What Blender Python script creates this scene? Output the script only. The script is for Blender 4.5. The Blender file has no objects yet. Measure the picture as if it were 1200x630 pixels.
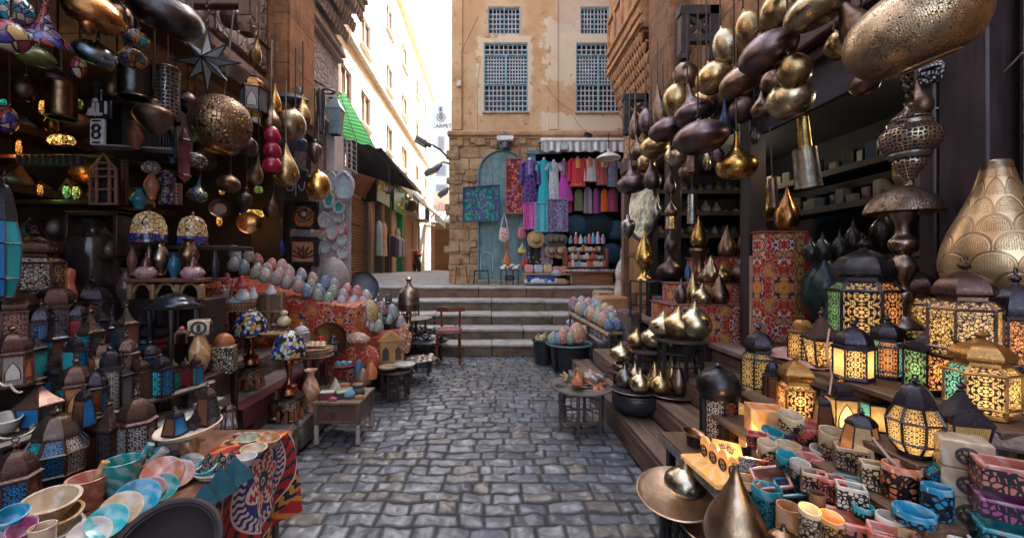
import bpy,math,random
import numpy as np
from mathutils import Vector,Matrix,Euler,noise
RND=random.Random(11)
pi=math.pi
C=bpy.context.scene.collection
F,U0,V0,H=480.0,575.0,312.0,1.41
def P(u,v,d):
 return Vector(((u-U0)*d/F,d,H-(v-V0)*d/F))
def G(u,v,z):
 d=(H-z)*F/(v-V0)
 return Vector(((u-U0)*d/F,d,z))
def S(px,d,u=None):
 w=px*d/F
 if u is not None:w*=math.cos(math.atan((u-U0)/F))
 return w
ORD=['first','second','third','fourth','fifth','sixth','seventh','eighth','ninth','tenth','eleventh','twelfth','thirteenth','fourteenth','fifteenth','sixteenth','seventeenth','eighteenth','nineteenth','twentieth']
# mesh builder
def smooth_profile(pr,k=4):
 if k<=1:return pr
 out=[]
 n=len(pr)
 for i in range(n-1):
  p0,p1,p2,p3=pr[max(i-1,0)],pr[i],pr[i+1],pr[min(i+2,n-1)]
  for j in range(k):
   t=j/k
   q=[]
   for a in(0,1):
    q.append(0.5*(2*p1[a]+(p2[a]-p0[a])*t+(2*p0[a]-5*p1[a]+4*p2[a]-p3[a])*t*t+(3*p1[a]-p0[a]-3*p2[a]+p3[a])*t**3))
   out.append((max(q[0],0.0),q[1]))
 out.append(pr[-1])
 return out
class MB:
 def __init__(self):
  self.v,self.f,self.uv,self.mi=[],[],[],[]
 def add(self,vs,fs,uvs=None,m=0,T=None):
  o=len(self.v)
  for p in vs:
   p=Vector(p)
   self.v.append(tuple(T@p)if T is not None else tuple(p))
  for i,f in enumerate(fs):
   self.f.append([o+a for a in f])
   if uvs is not None:
    self.uv.append(list(uvs[i]))
   else:
    pts=[Vector(vs[a])for a in f]
    n=(pts[1]-pts[0]).cross(pts[-1]-pts[0])
    ax=max(range(3),key=lambda k:abs(n[k]))
    self.uv.append([((p.y,p.z)if ax==0 else(p.x,p.z)if ax==1 else(p.x,p.y))for p in pts])
   self.mi.append(m)
  return self
 def box(self,c,s,b=0.0,m=0,T=None,rz=0.0):
  hx,hy,hz=s[0]/2,s[1]/2,s[2]/2
  M_=Matrix.Translation(c)@Matrix.Rotation(rz,4,'Z')
  if T is not None:M_=T@M_
  b=min(b,hx*.49,hy*.49,hz*.49)
  if b<=0:
   vs=[(x,y,z)for x in(-hx,hx)for y in(-hy,hy)for z in(-hz,hz)]
   return self.add(vs,[(0,1,3,2),(4,6,7,5),(0,4,5,1),(2,3,7,6),(0,2,6,4),(1,5,7,3)],None,m,M_)
  vs,ix=[],{}
  for sx in(-1,1):
   for sy in(-1,1):
    for sz in(-1,1):
     for a in range(3):
      p=[sx*(hx-b),sy*(hy-b),sz*(hz-b)]
      p[a]=(sx*hx,sy*hy,sz*hz)[a]
      ix[(sx,sy,sz,a)]=len(vs);vs.append(tuple(p))
  fs=[]
  def quad(keys,nrm):
   q=[ix[k]for k in keys]
   pts=[Vector(vs[a])for a in q]
   n=(pts[1]-pts[0]).cross(pts[2]-pts[0])
   if n.dot(Vector(nrm))<0:q.reverse()
   fs.append(tuple(q))
  for s_ in(-1,1):
   quad([(s_,-1,-1,0),(s_,1,-1,0),(s_,1,1,0),(s_,-1,1,0)],(s_,0,0))
   quad([(-1,s_,-1,1),(1,s_,-1,1),(1,s_,1,1),(-1,s_,1,1)],(0,s_,0))
   quad([(-1,-1,s_,2),(1,-1,s_,2),(1,1,s_,2),(-1,1,s_,2)],(0,0,s_))
  for a in(-1,1):
   for c_ in(-1,1):
    quad([(a,c_,-1,0),(a,c_,1,0),(a,c_,1,1),(a,c_,-1,1)],(a,c_,0))
    quad([(a,-1,c_,0),(a,1,c_,0),(a,1,c_,2),(a,-1,c_,2)],(a,0,c_))
    quad([(-1,a,c_,1),(1,a,c_,1),(1,a,c_,2),(-1,a,c_,2)],(0,a,c_))
    for d in(-1,1):
     quad([(a,c_,d,0),(a,c_,d,1),(a,c_,d,2)],(a,c_,d))
  return self.add(vs,fs,None,m,M_)
 def lathe(self,pr,seg=24,o=(0,0,0),m=0,T=None,ph=0.0,sx=1.0,sy=1.0,wob=None,k=1):
  pr=smooth_profile(pr,k)
  M_=Matrix.Translation(o)
  if T is not None:M_=T@M_
  vs,fs,uvs,L=[],[],[],0.0
  rm=max(p[0]for p in pr)or 1.0
  rows,lens=[],[]
  for i,(r,z)in enumerate(pr):
   if i:L+=math.hypot(r-pr[i-1][0],z-pr[i-1][1])
   lens.append(L)
   if r<1e-6:
    rows.append([len(vs)]);vs.append((0,0,z))
   else:
    row=[]
    for j in range(seg):
     a=ph+2*pi*j/seg
     q=r*(wob(a,z)if wob else 1.0)
     row.append(len(vs));vs.append((q*math.cos(a)*sx,q*math.sin(a)*sy,z))
    rows.append(row)
  cu=2*pi*rm/seg
  for i in range(len(pr)-1):
   A,B=rows[i],rows[i+1]
   for j in range(seg):
    j2=(j+1)%seg
    if len(A)==1 and len(B)==1:continue
    if len(A)==1:
     fs.append((A[0],B[j2],B[j]));uvs.append([((j+.5)*cu,lens[i]),((j+1)*cu,lens[i+1]),(j*cu,lens[i+1])])
    elif len(B)==1:
     fs.append((A[j],A[j2],B[0]));uvs.append([(j*cu,lens[i]),((j+1)*cu,lens[i]),((j+.5)*cu,lens[i+1])])
    else:
     fs.append((A[j],A[j2],B[j2],B[j]))
     uvs.append([(j*cu,lens[i]),((j+1)*cu,lens[i]),((j+1)*cu,lens[i+1]),(j*cu,lens[i+1])])
  return self.add(vs,fs,uvs,m,M_)
 def tube(self,pts,r,seg=6,m=0,closed=False,r2=None,T=None):
  pts=[Vector(p)for p in pts]
  n=len(pts)
  vs,fs,uvs=[],[],[]
  prev=None
  for i,p in enumerate(pts):
   if closed:t=pts[(i+1)%n]-pts[i-1]
   else:t=pts[min(i+1,n-1)]-pts[max(i-1,0)]
   if t.length<1e-9:t=Vector((0,0,1))
   t.normalize()
   if prev is None:
    a=Vector((0,0,1))if abs(t.z)<.9 else Vector((1,0,0))
    x=t.cross(a).normalized()
   else:
    x=(prev-t*prev.dot(t))
    x=x.normalized()if x.length>1e-6 else t.orthogonal().normalized()
   prev=x
   y=t.cross(x)
   rr=r if r2 is None else r+(r2-r)*i/max(n-1,1)
   for j in range(seg):
    a=2*pi*j/seg
    vs.append(p+x*rr*math.cos(a)+y*rr*math.sin(a))
  cu=2*pi*r/seg
  for i in range(n if closed else n-1):
   a,b=i*seg,((i+1)%n)*seg
   for j in range(seg):
    j2=(j+1)%seg
    fs.append((a+j,a+j2,b+j2,b+j))
    L=(pts[(i+1)%n]-pts[i]).length
    uvs.append([(j*cu,i*L),((j+1)*cu,i*L),((j+1)*cu,(i+1)*L),(j*cu,(i+1)*L)])
  if not closed:
   fs.append(tuple(reversed(range(seg))));uvs.append([(0,0)]*seg)
   fs.append(tuple(range((n-1)*seg,n*seg)));uvs.append([(0,0)]*seg)
  return self.add(vs,fs,uvs,m,T)
 def ring(self,c,R,r,axis='Z',seg=16,s2=6,m=0,T=None,sx=1.0):
  pts=[]
  for i in range(seg):
   a=2*pi*i/seg
   q=(R*sx*math.cos(a),R*math.sin(a))
   pts.append({'Z':(q[0],q[1],0),'Y':(q[0],0,q[1]),'X':(0,q[0],q[1])}[axis])
  return self.tube([Vector(p)+Vector(c)for p in pts],r,s2,m,True,None,T)
 def prism(self,poly,y0,y1,m=0,T=None):
  n=len(poly)
  vs=[(p[0],y0,p[1])for p in poly]+[(p[0],y1,p[1])for p in poly]
  fs=[tuple(range(n)),tuple(reversed(range(n,2*n)))]
  for i in range(n):
   j=(i+1)%n
   fs.append((i,i+n,j+n,j))
  return self.add(vs,fs,None,m,T)
 def quad(self,a,b,c,d,t=0.0,nu=1,nv=1,fn=None,m=0):
  a,b,c,d=map(Vector,(a,b,c,d))
  W=(b-a).length;Hh=(d-a).length
  nrm=(b-a).cross(d-a).normalized()
  vs,uvl=[],[]
  for j in range(nv+1):
   for i in range(nu+1):
    s,q=i/nu,j/nv
    p=(a*(1-s)+b*s)*(1-q)+(d*(1-s)+c*s)*q
    if fn:p=p+nrm*fn(s,q)
    vs.append(p);uvl.append((s*W,q*Hh))
  fs=[]
  for j in range(nv):
   for i in range(nu):
    k=j*(nu+1)+i
    fs.append((k,k+1,k+nu+2,k+nu+1))
  uvs=[[uvl[k]for k in f]for f in fs]
  if t:
   n=len(vs)
   vs2=vs+[p-nrm*t for p in vs]
   fs2=fs+[tuple(reversed([k+n for k in f]))for f in fs]
   uvs2=uvs+[list(reversed(u))for u in uvs]
   rim=list(range(nu+1))+[nu+(nu+1)*j for j in range(1,nv+1)]+[(nu+1)*nv+nu-i for i in range(1,nu+1)]+[(nu+1)*(nv-j)for j in range(1,nv)]
   for i in range(len(rim)):
    p,q=rim[i],rim[(i+1)%len(rim)]
    fs2.append((p,p+n,q+n,q));uvs2.append([uvl[p],uvl[p],uvl[q],uvl[q]])
   return self.add(vs2,fs2,uvs2,m)
  return self.add(vs,fs,uvs,m)
def mesh_of(name,mb,mats,smooth=40):
 me=bpy.data.meshes.new(name)
 me.from_pydata([tuple(p)for p in mb.v],[],mb.f)
 for m in(mats if isinstance(mats,(list,tuple))else[mats]):me.materials.append(m)
 uvl=me.uv_layers.new(name='UVMap')
 flat=[c for f in mb.uv for p in f for c in p]
 uvl.data.foreach_set('uv',flat)
 me.polygons.foreach_set('material_index',mb.mi)
 if smooth:
  me.polygons.foreach_set('use_smooth',[True]*len(me.polygons))
  me.set_sharp_from_angle(angle=math.radians(smooth))
 me.update()
 return me
def obj(name,mb,mats,parent=None,loc=(0,0,0),rot=(0,0,0),smooth=40,scale=None):
 me=mb if isinstance(mb,bpy.types.Mesh)else mesh_of(name,mb,mats,smooth)
 o=bpy.data.objects.new(name,me)
 C.objects.link(o)
 if parent is not None:o.parent=parent
 o.location=loc;o.rotation_euler=rot
 if scale:o.scale=scale
 return o
LABELS={}
def tag(o,label,cat,group=None):
 if label in LABELS:print('DUP LABEL',label)
 LABELS[label]=1
 o['label']=label;o['category']=cat
 if group:o['group']=group
 return o
def thing(name,label,cat,loc=(0,0,0),rot=(0,0,0),group=None):
 o=bpy.data.objects.new(name,None);C.objects.link(o)
 o.empty_display_size=.05
 o.location=loc;o.rotation_euler=rot if not isinstance(rot,(int,float))else(0,0,rot)
 return tag(o,label,cat,group)
def struct(name,mb,m,smooth=40):
 o=obj(name,mb,m,smooth=smooth);o['kind']='structure';return o
def text_mesh(s,size,depth=0.004):
 cu=bpy.data.curves.new('lettering','FONT');cu.body=s;cu.size=size;cu.extrude=depth
 cu.align_x='CENTER';cu.align_y='CENTER'
 o=bpy.data.objects.new('lettering',cu);C.objects.link(o)
 dg=bpy.context.evaluated_depsgraph_get();dg.update()
 me=bpy.data.meshes.new_from_object(o.evaluated_get(dg))
 bpy.data.objects.remove(o);bpy.data.curves.remove(cu)
 return me
# materials
class NB:
 def __init__(self,name):
  self.m=bpy.data.materials.new(name);self.m.use_nodes=True
  self.t=self.m.node_tree;self.t.nodes.clear()
  self.out=self.t.nodes.new('ShaderNodeOutputMaterial')
 def n(self,typ,props=None,**ins):
  nd=self.t.nodes.new('ShaderNode'+typ)
  for k,v in(props or{}).items():setattr(nd,k,v)
  for k,v in ins.items():
   self.set(nd,k.replace('_',' ')if k.replace('_',' ')in nd.inputs else k,v)
  return nd
 def set(self,nd,k,v):
  s=nd.inputs[k]
  if isinstance(v,bpy.types.NodeSocket):self.t.links.new(v,s)
  elif isinstance(v,bpy.types.Node):self.t.links.new(v.outputs[0],s)
  else:s.default_value=v
 def math(self,op,a,b=0.0,c=None,clamp=False):
  nd=self.t.nodes.new('ShaderNodeMath');nd.operation=op;nd.use_clamp=clamp
  self.set(nd,0,a);self.set(nd,1,b)
  if c is not None:self.set(nd,2,c)
  return nd.outputs[0]
 def step(self,x,lo,hi):
  nd=self.t.nodes.new('ShaderNodeMapRange');nd.interpolation_type='SMOOTHSTEP'
  self.set(nd,'Value',x)
  if lo>hi:
   nd.inputs['From Min'].default_value=hi;nd.inputs['From Max'].default_value=lo
   nd.inputs['To Min'].default_value=1;nd.inputs['To Max'].default_value=0
  else:
   nd.inputs['From Min'].default_value=lo;nd.inputs['From Max'].default_value=hi
  return nd.outputs[0]
 def mix(self,f,a,b):
  nd=self.t.nodes.new('ShaderNodeMix');nd.data_type='RGBA'
  self.set(nd,0,f)
  for k,v in((6,a),(7,b)):
   if isinstance(v,(tuple,list)):v=(*v[:3],1.0)
   self.set(nd,k,v)
  return nd.outputs[2]
 def coord(self,which='Object',scale=None):
  tc=self.t.nodes.new('ShaderNodeTexCoord')
  s=tc.outputs[which]
  if scale is not None:
   mp=self.t.nodes.new('ShaderNodeMapping');self.t.links.new(s,mp.inputs[0])
   mp.inputs['Scale'].default_value=scale if isinstance(scale,tuple)else(scale,)*3
   s=mp.outputs[0]
  return s
 def noise(self,co,scale,detail=4,rough=.55,dist=0.0):
  return self.n('TexNoise',Vector=co,Scale=scale,Detail=detail,Roughness=rough,Distortion=dist).outputs[0]
 def rand(self):
  return self.n('ObjectInfo').outputs['Random']
 def bump(self,h,strength=.3,dist=.01):
  nd=self.n('Bump',Strength=strength,Distance=dist,Height=h);return nd.outputs[0]
 def pbr(self,col,rough=.6,metal=0.0,normal=None,**kw):
  nd=self.t.nodes.new('ShaderNodeBsdfPrincipled')
  if isinstance(col,(tuple,list)):col=(*col[:3],1.0)
  self.set(nd,'Base Color',col);self.set(nd,'Roughness',rough);self.set(nd,'Metallic',metal)
  if normal is not None:self.set(nd,'Normal',normal)
  for k,v in kw.items():self.set(nd,k.replace('_',' '),v)
  return nd.outputs[0]
 def done(self,sh):
  self.t.links.new(sh if isinstance(sh,bpy.types.NodeSocket)else sh.outputs[0],self.out.inputs[0]);return self.m
CACHE={}
def cached(fn):
 def g(*a,**kw):
  k=(fn.__name__,)+a+tuple(sorted(kw.items()))
  if k not in CACHE:CACHE[k]=fn(*a,**kw)
  return CACHE[k]
 return g
def sc(c,k):return tuple(min(1,x*k)for x in c)
@cached
def plain(col,rough=.6,metal=0.0,var=.25,nscale=8.0,bump=.15):
 b=NB('surface')
 co=b.coord('Object')
 n1=b.noise(co,nscale,5);n2=b.noise(co,nscale*6,3)
 f=b.math('ADD',b.math('MULTIPLY',n1,.7),b.math('MULTIPLY',n2,.3))
 c=b.mix(b.step(f,.3,.7),sc(col,1-var),sc(col,1+var))
 r=b.math('ADD',b.math('MULTIPLY',n2,.25),rough-.12,clamp=True)
 return b.done(b.pbr(c,r,metal,b.bump(n2,bump,.01)))
@cached
def wood(col,rough=.5,sc_=1.0,axis=2):
 b=NB('wood')
 s=[14.0*sc_]*3;s[axis]=1.6*sc_
 co=b.coord('Object',tuple(s))
 n1=b.noise(co,1.5,6,.6,.6);n2=b.noise(b.coord('Object'),3.0,4)
 c=b.mix(b.step(n1,.3,.72),sc(col,.5),sc(col,1.35))
 c=b.mix(b.math('MULTIPLY',b.step(n2,.45,.7),.5),c,sc(col,.45))
 return b.done(b.pbr(c,b.math('ADD',b.math('MULTIPLY',n1,.3),rough-.15,clamp=True),0,b.bump(n1,.25,.01)))
@cached
def brass(col,rough=.3,dark=.25,engrave=0):
 b=NB('brass')
 co=b.coord('Object');rn=b.rand()
 n1=b.noise(co,7.0,6,.65,.4);n2=b.noise(co,40.0,3)
 pat=b.step(n1,.42,.68)
 c=b.mix(pat,col,sc(col,dark))
 c=b.mix(b.math('MULTIPLY',rn,.55),c,sc(col,.35))
 r=b.math('ADD',b.math('ADD',b.math('MULTIPLY',pat,.2),b.math('MULTIPLY',n2,.16)),rough-.08,clamp=True)
 h=b.math('ADD',b.math('MULTIPLY',n1,.9),b.math('MULTIPLY',n2,.2));h=b.math('ADD',h,b.math('MULTIPLY',b.noise(co,16.0,2),.5))
 if engrave:
  vo=b.n('TexVoronoi',{'feature':'DISTANCE_TO_EDGE'},Vector=b.coord('UV'),Scale=engrave,Randomness=.55)
  e=b.step(vo.outputs['Distance'],.0,.12)
  c=b.mix(e,sc(col,.12),c)
  h=b.math('ADD',h,b.math('MULTIPLY',e,1.2))
 return b.done(b.pbr(c,r,1.0,b.bump(h,.35,.012)))
@cached
def pierced(col,scale=40.0,hole=.13,lit=None,rnd=.4):
 b=NB('pierced_metal')
 vo=b.n('TexVoronoi',{'feature':'DISTANCE_TO_EDGE'},Vector=b.coord('UV'),Scale=scale,Randomness=rnd)
 e=b.step(vo.outputs['Distance'],hole,hole+.06)
 n1=b.noise(b.coord('Object'),8,5)
 c=b.mix(n1,sc(col,.45),sc(col,1.3))
 metal=b.pbr(b.mix(e,c,(.004,.004,.006)),b.math('ADD',.3,b.math('MULTIPLY',e,.4)),b.math('SUBTRACT',1.0,e),b.bump(b.math('SUBTRACT',1.0,e),.5,.006))
 if lit:
  em=b.n('Emission',Color=(*lit[:3],1),Strength=lit[3])
  return b.done(b.n('MixShader',Fac=e,**{}).outputs[0])if False else b.done(_mixsh(b,e,metal,em.outputs[0]))
 return b.done(metal)
def _mixsh(b,f,s1,s2):
 nd=b.t.nodes.new('ShaderNodeMixShader')
 b.set(nd,0,f);b.set(nd,1,s1);b.set(nd,2,s2)
 return nd.outputs[0]
TIN=None
@cached
def tin(col=(.06,.045,.05),rough=.34):
 b=NB('tin')
 co=b.coord('Object');n1=b.noise(co,14,5,.6)
 c=b.mix(b.step(n1,.35,.7),sc(col,1.5),sc(col,.5))
 return b.done(b.pbr(c,b.math('ADD',b.math('MULTIPLY',n1,.3),rough-.12,clamp=True),.75,b.bump(n1,.3,.004)))
@cached
def tin_pierced(col=(.075,.055,.06),scale=190.0):
 b=NB('pierced_tin')
 vo=b.n('TexVoronoi',{'feature':'DISTANCE_TO_EDGE'},Vector=b.coord('UV'),Scale=scale,Randomness=.5)
 e=b.step(vo.outputs['Distance'],.14,.22)
 n1=b.noise(b.coord('Object'),12,4)
 c=b.mix(n1,sc(col,1.6),sc(col,.6))
 c=b.mix(b.math('MULTIPLY',e,.55),c,sc(col,.2))
 return b.done(b.pbr(c,b.math('ADD',.16,b.math('MULTIPLY',n1,.22)),.9,b.bump(e,.5,.003)))
COL=dict(turq=(.05,.56,.68),blue=(.02,.22,.55),cream=(.72,.54,.33),amber=(.80,.46,.17),orange=(.76,.34,.13),green=(.20,.42,.21),red=(.55,.03,.05),white=(.55,.50,.47),aqua=(.18,.55,.48),grey=(.13,.13,.15),brown=(.22,.09,.05),teal=(.02,.22,.24),pink=(.55,.2,.2),copper=(.45,.16,.07),yellow=(.80,.52,.22),purple=(.2,.08,.3))
@cached
def pane(colname,pat='net',lit=0.0,metalc=(.035,.028,.032)):
 b=NB('glass_pane')
 uv=b.coord('UV')
 sep=b.n('SeparateXYZ',Vector=uv);x,y=sep.outputs[0],sep.outputs[1]
 ax=b.math('ABSOLUTE',x)
 col=COL[colname]
 if pat=='rose':
  yy=b.math('MULTIPLY',b.math('PINGPONG',y,.62),1.65);xx=b.math('MULTIPLY',x,1.65)
  r=b.math('SQRT',b.math('ADD',b.math('MULTIPLY',xx,xx),b.math('MULTIPLY',yy,yy)))
  th=b.math('ARCTAN2',yy,xx)
  k=b.math('COSINE',b.math('MULTIPLY',th,8.0))
  w=b.math('SINE',b.math('ADD',b.math('MULTIPLY',r,13.0),b.math('MULTIPLY',k,.9)))
  g=b.step(b.math('ADD',b.math('MULTIPLY',w,.6),b.math('MULTIPLY',k,.5)),-.12,.12)
  g=b.math('MAXIMUM',g,b.step(r,.24,.2))
  vo=b.n('TexVoronoi',{'feature':'DISTANCE_TO_EDGE'},Vector=uv,Scale=8.5,Randomness=.3)
  net=b.step(vo.outputs['Distance'],.08,.15)
  g=b.math('MULTIPLY',g,b.math('MAXIMUM',net,b.step(r,.7,.6)))
 elif pat=='scroll':
  no=b.n('TexNoise',Vector=uv,Scale=2.2,Detail=1.0)
  add=b.n('VectorMath',{'operation':'MULTIPLY_ADD'})
  b.set(add,0,no.outputs['Color']);b.set(add,1,(.5,.5,.5));b.set(add,2,uv)
  vo=b.n('TexVoronoi',{'feature':'DISTANCE_TO_EDGE'},Vector=add.outputs[0],Scale=3.3,Randomness=.85)
  g=b.step(vo.outputs['Distance'],.07,.12)
  vo2=b.n('TexVoronoi',{'feature':'DISTANCE_TO_EDGE'},Vector=add.outputs[0],Scale=6.6,Randomness=.8)
  g=b.math('MULTIPLY',g,b.math('MAXIMUM',b.step(vo2.outputs['Distance'],.04,.09),b.step(b.noise(uv,2.0,1),.5,.55)))
 elif pat=='plain':
  g=b.math('ADD',1.0,b.math('MULTIPLY',x,0.0))
 else:
  vo=b.n('TexVoronoi',{'feature':'DISTANCE_TO_EDGE'},Vector=uv,Scale=9.0,Randomness=.4)
  g=b.step(vo.outputs['Distance'],.06,.14)
 if pat=='arch':
  yy=b.math('MULTIPLY',b.math('ADD',y,.55),.62)
  yc=b.math('MAXIMUM',yy,0.0)
  lim=b.math('MULTIPLY',b.math('SUBTRACT',1.0,b.math('POWER',yc,1.7)),.68)
  ins=b.math('MULTIPLY',b.step(b.math('SUBTRACT',lim,ax),.0,.05),b.step(yy,-.45,-.42))
  edge=b.math('MULTIPLY',b.step(b.math('SUBTRACT',lim,ax),-.12,-.07),b.step(yy,-.52,-.49))
  g=b.math('MAXIMUM',ins,b.math('MULTIPLY',g,b.math('SUBTRACT',1.0,edge)))
  g=b.math('MULTIPLY',g,b.math('MAXIMUM',ins,.75))
 g=b.math('MULTIPLY',g,b.step(ax,.96,.9))
 n1=b.noise(uv,1.7,3)
 cc=b.mix(n1,sc(col,.7),sc(col,1.3))
 metal=b.pbr(metalc,.38,.8)
 if lit:
  tr=b.n('BsdfTranslucent',Color=cc)
  em=b.n('Emission',Color=cc,Strength=lit)
  ad=b.t.nodes.new('ShaderNodeAddShader');b.set(ad,0,tr);b.set(ad,1,em)
  return b.done(_mixsh(b,g,metal,ad.outputs[0]))
 gl=b.pbr(cc,.16,0.0,None,Transmission_Weight=0.0)
 return b.done(_mixsh(b,g,metal,gl))
@cached
def onyx(col,glow=0.0):
 b=NB('onyx')
 co=b.coord('Object');rn=b.n('ObjectInfo')
 off=b.n('VectorMath',{'operation':'ADD'});b.set(off,0,co);b.set(off,1,rn.outputs['Location'])
 w=b.n('TexWave',{'wave_type':'BANDS','bands_direction':'DIAGONAL'},Vector=off.outputs[0],Scale=9.0,Distortion=9.0,Detail=3.0)
 n1=b.noise(off.outputs[0],9,3)
 f=b.step(w.outputs['Fac'],.3,.95)
 c=b.mix(b.math('MULTIPLY',f,.45),col,sc(tuple(.5*x+.4 for x in col),1.0))
 c=b.mix(b.step(n1,.5,.75),c,sc(col,.6))
 kw=dict(Subsurface_Weight=.25,Subsurface_Radius=(.02,.012,.008),Subsurface_Scale=.4,Coat_Weight=.3)
 if glow:kw.update(Emission_Color=(*sc(col,1.0),1),Emission_Strength=glow)
 return b.done(b.pbr(c,.2,0.0,None,**kw))
@cached
def lace(col,scale=55.0,cover=.12,zig=0,dark=(.008,.007,.012),glow=0.0):
 b=NB('lace_sleeve')
 uv=b.coord('UV')
 vo=b.n('TexVoronoi',{'feature':'DISTANCE_TO_EDGE'},Vector=uv,Scale=scale*1.45,Randomness=.85)
 g=b.step(vo.outputs['Distance'],cover*.8,cover*.8+.06)
 if zig:
  sep=b.n('SeparateXYZ',Vector=uv)
  t=b.math('PINGPONG',sep.outputs[0],.035)
  lim=b.math('ADD',b.math('MULTIPLY',t,.9),.022)
  g=b.math('MAXIMUM',g,b.step(b.math('SUBTRACT',sep.outputs[1],lim),.0,.003))
 n1=b.noise(b.coord('Object'),14,3)
 c=b.mix(n1,sc(col,.75),sc(col,1.2))
 kw={}
 if glow:kw=dict(Emission_Color=b.mix(g,(0,0,0),sc(col,1)),Emission_Strength=glow)
 return b.done(b.pbr(b.mix(g,dark,c),b.math('ADD',.3,b.math('MULTIPLY',g,-.1)),0.0,b.bump(g,-.4,.003),**kw))
@cached
def egg_mat(c1,c2,scale=17.0):
 b=NB('painted_mosaic')
 co=b.coord('Object')
 vo=b.n('TexVoronoi',Vector=co,Scale=scale,Randomness=1.0)
 sep=b.n('SeparateColor',Color=vo.outputs['Color'])
 vd=b.n('TexVoronoi',{'feature':'DISTANCE_TO_EDGE'},Vector=co,Scale=scale,Randomness=1.0)
 c=b.mix(b.step(sep.outputs[0],.25,.75),c1,c2)
 c=b.mix(b.math('GREATER_THAN',sep.outputs[1],.80),c,(.58,.55,.53))
 c=b.mix(b.math('LESS_THAN',sep.outputs[2],.08),c,sc(c2,.45))
 c=b.mix(.18,c,(.55,.52,.5))
 e=b.step(vd.outputs['Distance'],.02,.09)
 c=b.mix(e,sc(c1,.5),c)
 return b.done(b.pbr(c,.35,0.0,b.bump(e,.3,.004)))
@cached
def mosaic(palette,scale=28.0,grout=(.012,.012,.015),glow=0.0):
 b=NB('glass_mosaic')
 co=b.coord('Object')
 vo=b.n('TexVoronoi',Vector=co,Scale=scale,Randomness=.9)
 sep=b.n('SeparateColor',Color=vo.outputs['Color'])
 vd=b.n('TexVoronoi',{'feature':'DISTANCE_TO_EDGE'},Vector=co,Scale=scale,Randomness=.9)
 rp=b.t.nodes.new('ShaderNodeValToRGB');rp.color_ramp.interpolation='CONSTANT'
 els=rp.color_ramp.elements
 els[0].position=0;els[0].color=(*palette[0],1)
 els[1].position=1/len(palette);els[1].color=(*palette[1],1)
 for i in range(2,len(palette)):
  e=els.new(i/len(palette));e.color=(*palette[i],1)
 b.set(rp,0,sep.outputs[0])
 e=b.step(vd.outputs['Distance'],.03,.08)
 c=b.mix(e,grout,rp.outputs[0])
 kw=dict(Emission_Color=c,Emission_Strength=glow)if glow else{}
 return b.done(b.pbr(c,.18,0.0,b.bump(e,.4,.004),**kw))
@cached
def tentcloth(base=(.32,.018,.02),c2=(.60,.45,.34),c3=(.02,.025,.12),c4=(.55,.18,.03),scale=6.0):
 b=NB('applique_cloth')
 uv=b.coord('UV');sep=b.n('SeparateXYZ',Vector=uv)
 p=1.5/scale;k=2*pi/p
 x=b.math('MULTIPLY',b.math('PINGPONG',sep.outputs[0],p),k*1.1);y=b.math('MULTIPLY',b.math('PINGPONG',sep.outputs[1],p),k*1.1)
 sn=lambda v:b.math('SINE',v);ad=lambda a,c:b.math('ADD',a,c);ml=lambda a,c:b.math('MULTIPLY',a,c)
 f=ad(sn(ad(x,ml(sn(ml(y,1.7)),1.9))),sn(ad(y,ml(sn(ml(x,1.9)),1.7))))
 g=ad(sn(ad(ml(x,2.3),ml(sn(ml(y,2.9)),1.5))),sn(ad(ml(y,2.3),ml(sn(ml(x,3.1)),1.5))))
 c=b.mix(b.step(f,.28,.36),base,c3)
 c=b.mix(b.step(f,.95,1.02),c,c4)
 c=b.mix(ml(b.step(b.math('ABSOLUTE',ad(g,.2)),.26,.18),b.step(f,.1,-.0)),c,c2)
 c=b.mix(ml(b.step(b.math('ABSOLUTE',ad(g,-.3)),.22,.15),b.step(f,1.0,1.1)),c,c3)
 c=b.mix(b.step(b.math('ABSOLUTE',ad(f,-.32)),.15,.10),c,c2)
 c=b.mix(b.step(b.math('ABSOLUTE',ad(f,1.15)),.12,.07),c,c4)
 n=b.noise(uv,300,2)
 return b.done(b.pbr(c,.85,0,b.bump(n,.25,.002)))
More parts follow.
